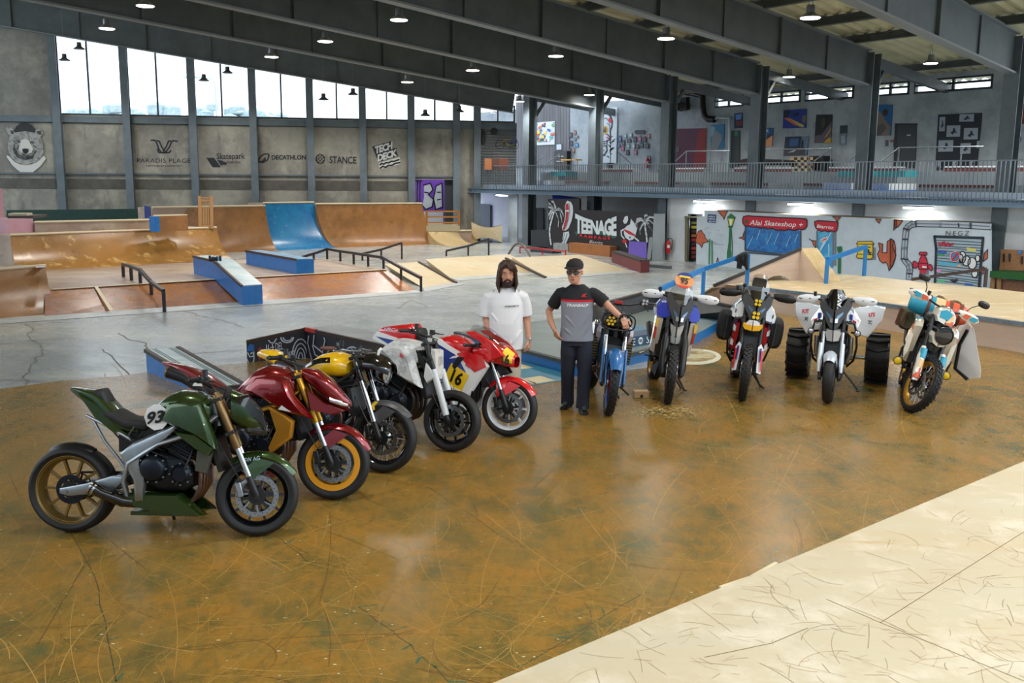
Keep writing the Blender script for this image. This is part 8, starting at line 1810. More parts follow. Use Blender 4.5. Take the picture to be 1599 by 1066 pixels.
pic('poster','tall dark poster with a purple and yellow curved ramp',[(1275,179),(1300,178.6),(1298,223),(1272,223.3)],(26,28,32),[('ramp',[(.98,.25),(.98,.8),(.6,1),(0,1),(0,.75),(.4,.7),(.7,.45)],(92,82,96)),('yellow_band',[(.95,.45),(.97,.52),(.7,.78),(.55,.82),(.75,.65)],(180,150,50)),('yellow_corner',[(.98,.8),(.97,1),(.55,1),(.7,.88)],(196,150,30)),('tree',[(.35,.15),(.5,.1),(.6,.3),(.5,.5),(.35,.4)],(56,60,50))])
pic('poster','narrow grey poster with a snowy slope left of the column',[(1312,196),(1323,195.5),(1321.7,226),(1310.4,226.5)],(100,116,130),[('dark_sky',[(0,0),(1,0),(1,.4),(0,.42)],(30,50,60)),('snow_mark',[(.2,.55),(.7,.5),(.8,.9),(.3,.92)],(140,152,164))])
pic('poster','large tall boulder poster under blue sky, left of the dark grey door',[(1366,164),(1394.6,163.3),(1391.6,211.5),(1364,212)],(28,96,150),[('rock',[(0,.25),(.3,.2),(.75,.6),(.95,.7),(.9,1),(0,1)],(120,108,96)),('rock_shade',[(.1,.7),(.5,.6),(.7,.75),(.4,1),(.05,1)],(84,80,80)),('person',[(.45,.2),(.6,.12),(.75,.2),(.7,.35),(.5,.36)],(60,40,40)),('dark_top',[(0,.02),(.1,.02),(.1,.3),(0,.3)],(30,40,60))])
pic('notice','small pair of paper notices left of the dark grey door',[(1381,217.5),(1396,217),(1395.5,229),(1380.5,229.5)],(150,160,168),[('print',[(.1,.1),(.45,.1),(.45,.9),(.1,.9)],(70,80,90)),('red_print',[(.6,.1),(.95,.1),(.95,.4),(.6,.4)],(140,60,70))],cat='notice')
q=flat(BW,[(1399,193.7),(1431.6,193.7),(1429.5,262),(1396.5,262)],'dark_grey_door','tall dark grey door on the gallery wall left of the black photo panel','door',(50,56,62),.01,.04)
P_(BW,[(1397.5,192.5),(1401,192.5),(1399,262),(1395,262)],q,'door_frame',(34,38,42),.055); P_(BW,[(1397.5,192.5),(1433,192.5),(1433,195),(1397.5,195)],q,'door_frame',(34,38,42),.055); P_(BW,[(1416,210),(1422,210),(1422,212),(1416,212)],q,'door_plate',(170,180,186),.055)
q=flat(BW,[(1465.8,179),(1534,176.2),(1525.5,265),(1460.6,265)],'photo_panel','black panel with seven white skateboarding photo prints','photo panel',(20,28,40),.01,.03)
D6=mp(1440,160,9.69)
for k,(x0,y0,x1,y1) in enumerate(((262,220,350,438),(565,178,788,290),(372,348,580,520),(632,388,846,560),(247,572,472,744),(578,617,738,775),(828,582,876,690))):
 pr=P_(BW,D6([(x0+4,y0),(x1,y0-4),(x1-8,y1-4),(x0-6,y1)]),q,'photo_print',(150,160,172),.045); cx,cy,w_,h_=(x0+x1)/2,(y0+y1)/2,(x1-x0)/2,(y1-y0)/2
 if k < 6:P_(BW,D6([(cx-w_*.5,cy+h_*.3),(cx-w_*.1,cy-h_*.1),(cx-w_*.1,cy-h_*.5),(cx+w_*.15,cy-h_*.55),(cx+w_*.3,cy-h_*.0),(cx+w_*.5,cy+h_*.35),(cx+w_*.1,cy+h_*.2),(cx-w_*.1,cy+h_*.6)]),pr,'skater_figure',(28,40,52),.052)
for x in (255,485,735):P_(BW,D6([(x-20,885),(x+5,872),(x+35,890),(x+20,930),(x+35,990),(x-5,960),(x-20,1000),(x-25,930)]),q,'white_skater_figure',(150,162,176),.045)
flat(BW,[(1580,163),(1586,161.5),(1587,192),(1583,196),(1579,193)],'skateboard_deck','worn skateboard deck with tan centre hung right of the thick column','skateboard deck',mat('tan_deck_print',(150,100,50),.5,noise=.6,nscale=12),.02)
flat(BW,[(1595,163),(1602,161.5),(1603,190),(1598,194),(1594,191)],'skateboard_deck','red printed skateboard deck cut by the right edge of the photo','skateboard deck',mat('red_deck_print',(130,50,40),.5,noise=.6,nscale=12),.02)
pic('framed_photo','black and white framed photo at the right edge below the skateboard decks',[(1579,205),(1612,204),(1612,227),(1579,227.5)],(150,160,168),[('dark_figure',[(.15,.3),(.4,.2),(.5,.5),(.4,.9),(.2,.7)],(50,60,66))],cat='photo')
q=flat(BW,[(1050,201),(1103,200.2),(1102,262),(1042,262)],'pink_doorway','magenta and red painted doorway recess on the gallery','doorway',(84,24,58),.01,.01)
P_(BW,[(1042,204),(1050,201),(1049,262),(1041,262)],q,'pink_jamb',(176,64,120),.03); P_(BW,[(1090,203),(1103,200.2),(1102,262),(1082,262)],q,'red_panel',(130,16,24),.025); P_(BW,[(1050,230),(1061,229),(1061,237),(1051,237)],q,'grey_fitting',(90,80,90),.03)
o=MB(); c=BW.at(1069,162,.3); o.box((0,0,0),(.34,.3,.52)); ob=bevel(o.build('speaker_cabinet',M_BLKP),.02); ob.location=c; ob.rotation_euler=(radians(10),0,atan2(BW.U.y,BW.U.x)+.2); T(ob,'black speaker cabinet hung high above the pink doorway','speaker'); MB().lathe([(0,.0),(.11,0),(.13,-.02),(.0,-.021)],(0,-.155,-.08),(0,-1,0),16,closed=False).build('cone',paint((40,36,36),.7),ob)
mb=MB(); P=[BW.at(*p,.25) for p in ((1070,143),(1097,149),(1098,172),(1100,181),(1106,186),(1116,186.5))]; mb.tube(P,.13,12); T(mb.build('ventilation_duct',M_BLKP),'thick black ventilation duct bending down beside the strip window','duct')
mb=MB(); P=[BW.at(*p,.2) for p in ((1116,186),(1120,184),(1139,184.5),(1139.5,200),(1138,262))]; mb.tube(P,.06,10); T(mb.build('white_pipe',paint((160,180,190),.4)),'pale pipe running right from the duct then down to the platform','pipe')
q=flat(BW,[(1142,204),(1156,203.5),(1156,262),(1141,262)],'emergency_door','dark emergency door with small green sign behind the fourth column','door',(52,60,64),.01,.03); P_(BW,[(1147,205.5),(1152,205.3),(1152,211.5),(1147,212)],q,'green_sign',(30,130,100),.045)
# plank wall and wall decorations on the left
mb=MB(); M_PLK=mat('weathered_planks',(112,112,116),.8,noise=.35,nscale=3,stretch=(1,1,.15))
x=806.0; k=0
while x < 888:
 mb.prism([BW.at(x,150,.02+.01*(k % 2)),BW.at(x+4.2,150,.02+.01*(k % 2)),BW.at(x+4.0,262,.02+.01*(k % 2)),BW.at(x-.2,262,.02+.01*(k % 2))],BW.N*.03); x += 4.4; k += 1
T(mb.build('plank_wall',M_PLK,smooth=0),'weathered grey plank cladding behind the colourful collage picture','plank wall')
q=flat(BW,[(831,192),(866.8,189),(866.5,225.6),(831,227)],'collage_picture','bright multicoloured collage picture with white border on the plank wall','picture',(200,206,210),.07,.03)
rc=random.Random(3)
for i in range(70):
 u,v=rc.uniform(.06,.94),rc.uniform(.08,.92); cx=831+35.6*u; cy=191+v*34-2.6*u; r_=rc.uniform(1.2,3.6); n_=rc.randint(4,7); a0_=rc.uniform(0,6)
 P_(BW,[(min(866.3,max(831.5,cx+r_*rc.uniform(.6,1)*cos(a0_+2*pi*j/n_))),min(225.4,max(191,cy+r_*rc.uniform(.6,1)*sin(a0_+2*pi*j/n_)))) for j in range(n_)],q,'colour_patch',rc.choice([(30,110,190),(40,60,140),(210,90,60),(226,190,60),(200,60,90),(80,170,200),(230,160,150),(30,40,60),(90,160,90),(220,220,220)]),.105+.0006*i)
pic('framed_notice','small white framed notice right of the collage picture',[(868,224.5),(877.5,224),(877.5,234.5),(868,234.8)],(60,64,70),[('paper',[(.12,.1),(.9,.1),(.9,.9),(.12,.9)],(190,200,210))],.06,'notice')
t=E('black_shelf','black shelf cabinet with white lettered panels below the framed notice','cabinet',BW.at(875,256,.3)); o=Vector(t.location); mb=MB(); mb.prism([BW.at(865,236,.3)-o,BW.at(885,235.5,.3)-o,BW.at(885,265,.3)-o,BW.at(865,265,.3)-o],BW.N*-.25); mb.build('carcass',paint((16,16,20),.5),t)
for y in (243,251):mb=MB(); mb.prism([BW.at(869,y,.31)-o,BW.at(880,y,.31)-o,BW.at(880,y+1.6,.31)-o,BW.at(869,y+1.6,.31)-o],BW.N*.005); mb.build('white_mark',paint((150,156,160),.6),t)
t=E('yellow_table','small bright yellow topped table on the gallery','table',BW.at(892,256,.8)); o=Vector(t.location); mb=MB(); mb.bar(BW.at(879,249.5,.8)-o,BW.at(904,249.5,.8)-o,.4,.06); mb.build('table_top',paint((216,150,16),.5),t)
for x in (881,902):p=BW.at(x,250,.8); MB().tube([p-o,Vector((p.x,p.y,ZP))-o],.02,6).build('leg',paint((200,140,16),.5),t)
q=flat(BW,[(934,169.5),(964.5,167.5),(963,254),(934,254)],'skull_picture','tall white panel painted with a colourful sugar skull','picture',(186,194,200),.04,.03)
E5=mp(820,140,7.27)
def sk_(l,name,c,z=.075):return P_(BW,E5(l),q,name,c,z)
out=[(835,248),(890,248),(940,270),(975,310),(990,360),(985,420),(965,470),(970,520),(965,560),(930,580),(925,640),(930,690),(900,740),(850,755)]
mb=MB(); strokes(mb,BW,E5(out+[out[0]]),.09,.075); mb.build('skull_outline',paint((30,34,60),.6),q,smooth=0)
for l,c in (([(945,330),(965,310),(985,340),(985,380),(955,375)],(176,30,50)),([(905+34*cos(a),458+50*sin(a)) for a in [2*pi*i/14 for i in range(14)]],(196,160,60)),([(905+22*cos(a),458+34*sin(a)) for a in [2*pi*i/14 for i in range(14)]],(110,30,70)),([(905+8*cos(a),458+12*sin(a)) for a in [2*pi*i/10 for i in range(10)]],(220,200,220)),([(850,480),(870,500),(875,550),(860,545),(845,550)],(20,40,60)),([(915,540),(945,510),(970,540),(940,575)],(206,140,180)),([(840,300),(880,262),(900,290),(860,320)],(60,140,100)),([(850,375),(870,370),(865,395)],(190,50,60)),([(835,600),(925,600),(925,625),(835,625)],(200,204,210)),([(845,690),(880,695),(870,735),(845,735)],(196,90,100)),([(850,265),(870,262),(868,300),(855,300)],(190,160,60))):sk_(l,'skull_colour',c,.08)
mb=MB()
for l in ([(835,590),(925,585)],[(835,615),(925,610)],[(835,640),(915,640)],[(855,590),(858,640)],[(875,588),(878,640)],[(897,586),(900,640)],[(860,330),(862,470)],[(930,380),(960,400),(960,450)],[(840,680),(900,690)],[(880,330),(920,320),(950,360)]):strokes(mb,BW,E5(l),.03,.088)
mb.build('skull_line',paint((30,34,60),.6),q,smooth=0)
def plaque(i,cx,cy,w_,h_,c,label,grp='small boards on the gallery wall'):
 l=[(cx-w_,cy+h_),(cx+w_,cy+h_),(cx+w_,cy-h_*.3),(cx+w_*.6,cy-h_),(cx-w_*.6,cy-h_),(cx-w_,cy-h_*.3)] if i % 3 else [(cx-w_,cy-h_),(cx+w_,cy-h_),(cx+w_,cy+h_),(cx-w_,cy+h_)]
 q=flat(BW,E5(l),'small_board',label,'board',c,.03,.02,grp); P_(BW,E5([(cx-w_*.5,cy-h_*.4),(cx+w_*.5,cy-h_*.4),(cx+w_*.4,cy+h_*.4),(cx-w_*.4,cy+h_*.4)]),q,'print',tuple(min(255,v+50) for v in c),.055)
for i,(cx,cy,w_,h_) in enumerate(((520,515,16,30),(566,485,14,26),(494,580,13,24),(566,562,14,18),(528,610,14,32),(585,628,22,24),(508,688,13,26),(552,688,13,30),(602,535,6,16))):plaque(i,cx,cy,w_,h_,[(50,54,64),(120,90,84),(80,60,90),(90,96,104),(44,48,54),(60,110,150)][i % 6],'small board of mixed shape hung in the cluster between the plank wall and the column','small boards left of the second column')
for i,(cx,cy,w_,h_) in enumerate(((1078,560,18,40),(1138,525,16,26),(1195,515,20,24),(1120,605,14,34),(1182,580,22,22),(1248,566,18,34),(1302,560,18,34),(1360,566,18,34),(1403,528,14,26),(1065,636,16,20),(1168,640,22,22),(1230,643,16,34),(1275,645,18,28),(1326,632,16,30),(1387,640,18,30),(1108,670,18,26),(1165,713,17,30),(1252,713,17,28),(1310,590,12,20))):plaque(i+1,cx,cy,w_,h_,[(60,80,120),(130,150,154),(150,160,164),(60,66,60),(50,60,76),(48,48,54),(150,80,110),(44,44,46),(150,90,104)][i % 9],'small board of mixed shape hung in the cluster right of the skull picture','small boards right of the skull picture')
flat(BW,E5([(1245,470),(1262,458),(1350,460),(1365,480),(1350,505),(1262,505),(1245,490)]),'dark_deck','dark skateboard deck hung sideways above the small boards','skateboard deck',(44,34,48),.03)
t=E('potted_plant','tall leafy plant in front of the skull picture','plant',BW.at(953,255,.5)); o=Vector(t.location); mb=MB()
for i in range(26):
 a=rc.uniform(0,6.3); h_=rc.uniform(.1,1.15); p=Vector((0,0,h_)); d=Vector((cos(a)*.28,sin(a)*.2,rc.uniform(.0,.25))); s_=d.cross(Z3).normalized()*.045
 k=mb.V([p,p+d*.5+s_+Z3*.05,p+d,p+d*.5-s_+Z3*.05]); mb.face((k,k+1,k+2,k+3)); mb.face((k,k+3,k+2,k+1)) if False else None
mb.build('leaves',paint((30,50,40),.6),t,smooth=0); MB().tube([(0,0,-.2),(0,0,1.1)],.02,6).build('stem',paint((60,56,40),.8),t); MB().lathe([(0,-.3),(.12,-.3),(.16,0),(0,0)],axis=(0,0,1),n=14,closed=False).build('pot',paint((60,50,46),.7),t)
# checkered box and cushions
q=flat(BW,[(1235,245.5),(1270,245),(1269,267),(1236,267)],'checkered_box','black and tan checkered box on the raised platform','box',(186,156,110),.9,.05)
for i in range(7):
 for j in range(5):
  if (i+j) % 2:P_(BW,[(1235+i*5,245.5+j*4.3),(1240+i*5,245.5+j*4.3),(1240+i*5,249.8+j*4.3),(1235+i*5,249.8+j*4.3)],q,'black_square',(24,30,34),.955)
mb=MB(); mb.prism([BW.at(1263,243.5,.7),BW.at(1285,243,.7),BW.at(1286,266,.7),BW.at(1263,266,.7)],BW.N*-.5); T(mb.build('black_cabinet',M_BLKP),'black cabinet right of the checkered box','cabinet')
mb=MB(); p=BW.at(1197,254,1.0); mb.loft([(-1.2,0,0,.3,.12,.1),(-.9,0,0,.35,.18,.1),(.9,0,0,.35,.1,.1),(1.3,0,0,.2,.05,.1)],12); ob=mb.build('dark_cushion',paint((36,28,30),.9)); ob.location=p; ob.rotation_euler=(0,0,atan2(D1.y,D1.x)); T(ob,'long dark cushion on the raised platform left of the checkered box','cushion')
# ribbed wall items
Wr=FW.off(.06)
flat(Wr,[(766+5.5+5.6*cos(a),205+6*sin(a)) for a in [2*pi*i/20 for i in range(20)]],'black_disc','round black disc on the blue grey ribbed wall','disc',(22,28,34),.02,.04)
flat(Wr,[(752.5,206),(754,203),(756.5,203),(758,206),(758,222),(756.5,225),(754,225),(752.5,222)],'skateboard_deck','dark skateboard deck upright on the ribbed wall','skateboard deck',(26,34,40),.02,.04)
t=E('small_bicycle','small dark bicycle with blue rear hung on the ribbed wall','bicycle',Wr.at(792,226,.15)); mb=MB(); mb.lathe([(.18,-.02),(.2,0),(.18,.02)],(-.32,0,0),n=18); mb.lathe([(.18,-.02),(.2,0),(.18,.02)],(.32,0,0),n=18); mb.build('wheels',M_BLKP,t); MB().tube([(-.32,0,0),(-.1,0,.22),(.2,0,.22),(.32,0,0),(.0,0,-.02),(-.1,0,.22)],.025,6).build('frame',paint((120,110,50),.5),t); MB().box((.3,0,.16),(.3,.12,.14)).build('blue_bag',paint((24,40,90),.6),t)
Wt=FW.off(1.4)
for (x0,x1,c,lb) in ((756,766,(150,96,60),'pale wooden cabinet'),(766,778,(80,50,40),'dark wooden cabinet'),(778,792,(110,60,44),'red brown cabinet')):flat(Wt,[(x0,247.5),(x1,248),(x1,265),(x0,265)],'low_cabinet',lb+' in the row against the ribbed wall on the balcony','cabinet',c,0,.3)
# ================================================================== people
M_SKIN=mat('skin',(206,150,122),.5,noise=.12,nscale=30); M_HAIRB=mat('dark_brown_hair',(66,44,32),.55,noise=.4,nscale=60,stretch=(1,1,.1))
def sections(mb,secs,n=24):
 rows=[]
 for q in secs:
  z,yc,a,b=q[:4]; xc=q[4] if len(q) > 4 else 0
  rows.append([Vector((xc+a*math.copysign(abs(cos(t))**.85,cos(t)),yc+b*math.copysign(abs(sin(t))**.85,sin(t)),z)) for t in [2*pi*i/n for i in range(n)]])
 mb.grid(rows,close_u=True)
 for r_ in (rows[0],rows[-1]):k=mb.V(r_); mb.face(range(k,k+n))
def remesh(o,vs=.006,sm=3):
 m=o.modifiers.new('r','REMESH'); m.mode='VOXEL'; m.voxel_size=vs; m.use_smooth_shade=True
 s=o.modifiers.new('s','SMOOTH'); s.iterations=sm; s.factor=.5; return o
def head(mb,c,yaw=0,tilt=0):
 Mh=Matrix.Translation(c) @ Matrix.Rotation(radians(yaw),4,'Z') @ Matrix.Rotation(radians(tilt),4,'X') @ Matrix.Diagonal((1.2,1.14,1.13,1)); h=MB(Mh)
 S_=[(-.005,-.075,.018,.012),(.012,-.058,.040,.038),(.035,-.030,.054,.066),(.065,-.010,.064,.084),(.095,-.002,.070,.092),(.125,.004,.075,.096),(.155,.008,.077,.098),(.185,.010,.073,.092),(.212,.012,.060,.076),(.232,.012,.038,.048),(.240,.012,.012,.016)]
 sections(h,S_); h.tube([(0,-.092,.128),(0,-.104,.105),(0,-.118,.084),(0,-.108,.076)],[.008,.010,.014,.010],10); h.ball((-.011,-.106,.079),.008,8); h.ball((.011,-.106,.079),.008,8)
 for s in (-1,1):h.ball((s*.03,-.084,.136),(.024,.012,.007),10); h.ball((s*.04,-.068,.09),(.022,.02,.02),10); h.ball((s*.077,.012,.105),(.008,.018,.03),10)
 h.ball((0,-.094,.052),(.024,.012,.006),10); h.ball((0,-.092,.043),(.020,.012,.007),10); h.ball((0,-.082,.018),(.02,.014,.016),10)
 mb.V([]) ; k=len(mb.v); mb.v += [v if mb.M is None else mb.M @ v for v in h.v]; mb.f += [tuple(i+k for i in f) for f in h.f]; mb.m += h.m; return Mh
def hand(mb,w,d,n,curl=25,spread=1.0,side=1,k=1.0):
 """w wrist, d direction of the hand, n back-of-hand normal, side: which side the thumb leaves"""
 d=Vector(d).normalized(); n=Vector(n); n=(n-d*n.dot(d)).normalized(); s=d.cross(n)*side; w=Vector(w)
 rot=Matrix((s,d,n)).transposed()
 pc=w+d*.048*k
 mb.tube([w-d*.01,w+d*.02*k,w+d*.055*k,w+d*.088*k],[(.024*k,.018*k)]*1+[(.031*k,.017*k),(.039*k,.015*k),(.036*k,.012*k)],12) if False else mb.box(pc,(.072*k,.085*k,.026*k),rot=rot)
 mb.tube([w-d*.03,w+d*.02],.024*k,10)
 for i,L in enumerate((.070,.078,.073,.058)):
  o=(1.5-i)*.0195*k; p=w+d*.088*k+s*o; fd=(d+s*o*2.2*spread).normalized(); P=[p-fd*.015]; a=0
  for f in (.45,.32,.23):
   a += radians(curl*(1+.12*i)); P.append(P[-1]+(fd*cos(a)-n*sin(a))*L*f*k+(fd*.015 if len(P) == 1 else Vector()))
  mb.tube(P,[.0092*k,.009*k,.0082*k,.007*k],8); mb.ball(P[-1],.007*k,8)
 p=w+d*.028*k+s*.03*k; P=[p,p+(s*.8+d*.6).normalized()*.032*k,p+(s*.75+d*.75).normalized()*.05*k+(d-n*.3).normalized()*.018*k,p+(s*.5+d).normalized()*.066*k-n*.014*k+d*.012]
 mb.tube(P,[.013*k,.0115*k,.010*k,.008*k],8); mb.ball(P[-1],.008*k,8)
def eyes(t,Mh,b,dz=0):
 for s in (-1,1):
  mb=MB(Mh); mb.ball((s*.031,-.079,.118),(.013,.010,.008),12); e=mb.build('eye',paint((226,222,216),.3),b); mb=MB(Mh); mb.ball((s*.031,-.0875,.118),(.0055,.003,.0055),10); mb.build('iris',paint((44,30,22),.3),e)
  mb=MB(Mh); mb.tube([(s*.014,-.094,.136),(s*.032,-.095,.142),(s*.05,-.084,.137)],[.003,.0045,.002],6); mb.build('eyebrow',M_HAIRB,b)
 mb=MB(Mh); mb.ball((0,-.1015,.0475),(.021,.006,.0085),12); mb.build('lips',paint((168,96,88),.45),b); mb=MB(Mh); mb.tube([(-.019,-.1015,.0475),(0,-.1085,.0475),(.019,-.1015,.0475)],.0016,5); mb.build('mouth_line',paint((96,44,40),.6),b)
def person(label,px,K):p=G(*px); return E('person',label,'person',(p.x,p.y,BZ),rz=atan2(-p.x,p.y)*1.0)
# ---- the capped person
t=person('person in dark cap and glasses, black and grey t-shirt, hand on the blue motorcycle',(898,640),1); Zt=.985
b=MB(); Mh=head(b,Vector((-.035,-.03,1.568)),-12,4)
b.tube([(-.03,.015,1.66),(-.02,.02,1.56),(0,.02,1.48)],[.055,.056,.07],14)
sections(b,[(.88,0,.155,.11),(1.0,0,.15,.105),(1.12,0,.155,.11),(1.25,0,.165,.115),(1.38,0,.18,.11),(1.45,.01,.17,.09),(1.50,.015,.10,.07)])
for s,P,rr in ((-1,[(-.185,.01,1.445),(-.27,.08,1.31),(-.345,.12,1.19),(-.31,.0,1.07),(-.262,-.08,.985)],[.058,.05,.044,.038,.026]),(1,[(.185,.01,1.445),(.27,-.02,1.385),(.37,-.06,1.30),(.47,-.15,1.215),(.545,-.22,1.165)],[.058,.05,.044,.037,.026])):b.tube(P,rr,14)
hand(b,(-.262,-.08,.985),(.45,.0,-.9),(-.75,-.5,-.2),18,.8,1); hand(b,(.545,-.22,1.165),(.35,-.32,-.85),(.1,-.95,.35),30,1,-1)
for s,P in ((-1,[(-.085,.0,.92),(-.10,.02,.5),(-.095,.14,.09)]),(1,[(.09,-.02,.92),(.105,-.04,.5),(.085,-.10,.09)])):b.tube(P,[.085,.062,.045],14)
bo=remesh(b.build('body',M_SKIN,t)); eyes(t,Mh,bo)
sh_=MB(); sections(sh_,[(.86,.0,.205,.145),(.90,0,.205,.145),(1.02,0,.192,.137),(1.15,0,.19,.137),(1.28,0,.195,.14),(1.38,.0,.205,.132),(1.44,.01,.195,.11),(1.49,.015,.15,.095),(1.525,.015,.10,.082),(1.54,.015,.082,.074)],32)
sh_.tube([(-.15,.01,1.43),(-.20,.03,1.415),(-.25,.065,1.345),(-.295,.095,1.26)],[.08,.082,.078,.078],16); sh_.tube([(.15,.01,1.43),(.20,0,1.42),(.26,-.02,1.385),(.335,-.045,1.325)],[.08,.082,.078,.078],16)
for x0,z0,x1,z1 in ((-.17,1.2,-.02,1.04),(.17,1.22,.04,1.02),(-.18,1.05,-.05,.93),(.18,1.08,.07,.92),(-.06,1.0,.0,.89),(.12,1.0,.05,.90)):sh_.tube([(x0,-.115,z0),((x0+x1)/2,-.134,(z0+z1)/2),(x1,-.138,z1)],[.006,.01,.005],6)
TM=bpy.data.materials.new('two_tone_tshirt'); MATS['tt']=TM; TM.use_nodes=True; nt=TM.node_tree; tc=nt.nodes.new('ShaderNodeTexCoord'); sx=nt.nodes.new('ShaderNodeSeparateXYZ'); nt.links.new(tc.outputs['Object'],sx.inputs[0]); cr=nt.nodes.new('ShaderNodeValToRGB'); cr.color_ramp.interpolation='CONSTANT'
mr=nt.nodes.new('ShaderNodeMapRange'); mr.inputs[1].default_value=.8; mr.inputs[2].default_value=1.6; nt.links.new(sx.outputs[2],mr.inputs[0]); nt.links.new(mr.outputs[0],cr.inputs[0])
e_=cr.color_ramp.elements; e_[0].position=0; e_[0].color=lin((134,138,148)); e_[1].position=(1.338-.8)/.8; e_[1].color=lin((196,20,34)); n_=e_.new((1.368-.8)/.8); n_.color=lin((24,25,30))
ab=nt.nodes.new('ShaderNodeMath'); ab.operation='ABSOLUTE'; nt.links.new(sx.outputs[0],ab.inputs[0]); gt=nt.nodes.new('ShaderNodeMath'); gt.operation='GREATER_THAN'; gt.inputs[1].default_value=.196; nt.links.new(ab.outputs[0],gt.inputs[0]); g2=nt.nodes.new('ShaderNodeMath'); g2.operation='GREATER_THAN'; g2.inputs[1].default_value=1.2; nt.links.new(sx.outputs[2],g2.inputs[0]); mu_=nt.nodes.new('ShaderNodeMath'); mu_.operation='MULTIPLY'; nt.links.new(gt.outputs[0],mu_.inputs[0]); nt.links.new(g2.outputs[0],mu_.inputs[1])
mx=nt.nodes.new('ShaderNodeMix'); mx.data_type='RGBA'; nt.links.new(mu_.outputs[0],mx.inputs[0]); nt.links.new(cr.outputs[0],mx.inputs[6]); mx.inputs[7].default_value=lin((24,25,30)); nt.links.new(mx.outputs[2],nt.nodes['Principled BSDF'].inputs['Base Color']); nt.nodes['Principled BSDF'].inputs['Roughness'].default_value=.85
so=remesh(sh_.build('tshirt',TM,t),.008,5)
mb=MB(); letter(mb,'TRANSALP',lambda u,v,w_:Vector((-.125+.26*u,-.1455+.10*(u-.5)**2-.002*w_,1.287+.032*v)),0,.04,.3); mb.build('lettering',paint((232,232,234),.6),so,smooth=0)
mb=MB(); mb.prism([Vector((x,-.152+.9*(x-.04)**2,z)) for x,z in ((.045,1.405),(.115,1.405),(.105,1.413),(.085,1.413),(.112,1.448),(.07,1.437),(.05,1.425),(.075,1.42),(.05,1.412))],(0,.012,0)); mb.build('wing_emblem',paint((206,44,36),.6),so,smooth=0)
tr=MB(); sections(tr,[(.80,0,.16,.12),(.90,0,.168,.125),(.96,0,.16,.12)]);
for P in ([(-.085,.0,.90),(-.095,.0,.70),(-.10,.03,.45),(-.098,.10,.20),(-.095,.135,.035)],[(.09,-.01,.90),(.10,-.02,.70),(.105,-.04,.45),(.095,-.08,.20),(.088,-.10,.035)]):tr.tube(P,[.10,.098,.084,.08,.083],18)
remesh(tr.build('trousers',mat('navy_trousers',(26,30,46),.8,bump=.1,nscale=40),t),.008,4)
for x,y,r_ in ((-.10,.10,-18),(.095,-.14,8)):
 mb=MB(Matrix.Translation((x,y,0)) @ Matrix.Rotation(radians(r_),4,'Z')); rows=[]
 for yy,w_,h_ in ((.10,.035,.075),(.07,.042,.09),(.02,.043,.095),(-.04,.046,.075),(-.10,.05,.058),(-.15,.046,.048),(-.175,.03,.036)):rows.append([Vector((w_*x_,yy,h_*z_)) for x_,z_ in ((-1,0),(-1,.35),(-.8,.75),(-.4,1),(.4,1),(.8,.75),(1,.35),(1,0))])
 mb.grid(rows,close_u=True);
 for q in (rows[0],rows[-1]):k=mb.V(q); mb.face(range(k,k+8))
 s_=mb.build('shoe',paint((24,26,28),.4),t)
 mb=MB(Matrix.Translation((x,y,0)) @ Matrix.Rotation(radians(r_),4,'Z'))
 for i in range(4):mb.bar((-.022,-.03-.025*i,.079-.006*i),(.022,-.035-.025*i,.079-.006*i),.006,.006)
 mb.build('laces',paint((90,92,96),.7),s_)
cp=MB(Mh); sections(cp,[(.150,.006,.083,.106),(.185,.01,.086,.108),(.215,.012,.076,.094),(.240,.012,.054,.066),(.252,.012,.02,.024)]); co=cp.build('cap',mat('black_cap',(30,26,26),.85,bump=.1,nscale=60),t)
cp=MB(Mh); cp.grid([[Vector((.078*sin(a)*k_,-.045-.075*cos(a)*k_-(.03 if k_ > 1 else 0),z_)) for a in [radians(-78+156*i/12) for i in range(13)]] for k_,z_ in ((.95,.178),(1.12,.168),(1.12,.160),(.95,.166))]); cp.build('cap_visor',MATS['black_cap'],co)
gg=MB(Mh)
for s in (-1,1):gg.tube([Vector((s*.034+.028*cos(a),-.103+.012*abs(s*.034+.028*cos(a))/.06,.117+.018*sin(a)*(1 if sin(a) > 0 else .9))) for a in [2*pi*i/20 for i in range(20)]],.0035,6,close=True); gg.tube([(s*.062,-.09,.122),(s*.079,.0,.12)],.003,6)
gg.tube([(-.008,-.104,.122),(.008,-.104,.122)],.003,6); go=gg.build('glasses',M_BLKP,t)
gg=MB(Mh)
for s in (-1,1):gg.lathe([(0,0),(.025,0),(.025,.001),(0,.001)],(s*.034,-.101,.117),(0,1,0),16,closed=False)
gg.build('lens',mat('glasses_lens',(90,110,118),.08,0,.8,alpha=.55),go)
mb=MB(); w_=Vector((.53,-.205,1.176)); d=Vector((.72,-.62,-.45)).normalized(); mb.lathe([(.031,-.014),(.034,-.012),(.034,.012),(.031,.014)],w_,d,20); mb.box(w_+Vector((.0,-.03,.02)),(.04,.02,.035)); mb.build('watch',M_BLKP,t)
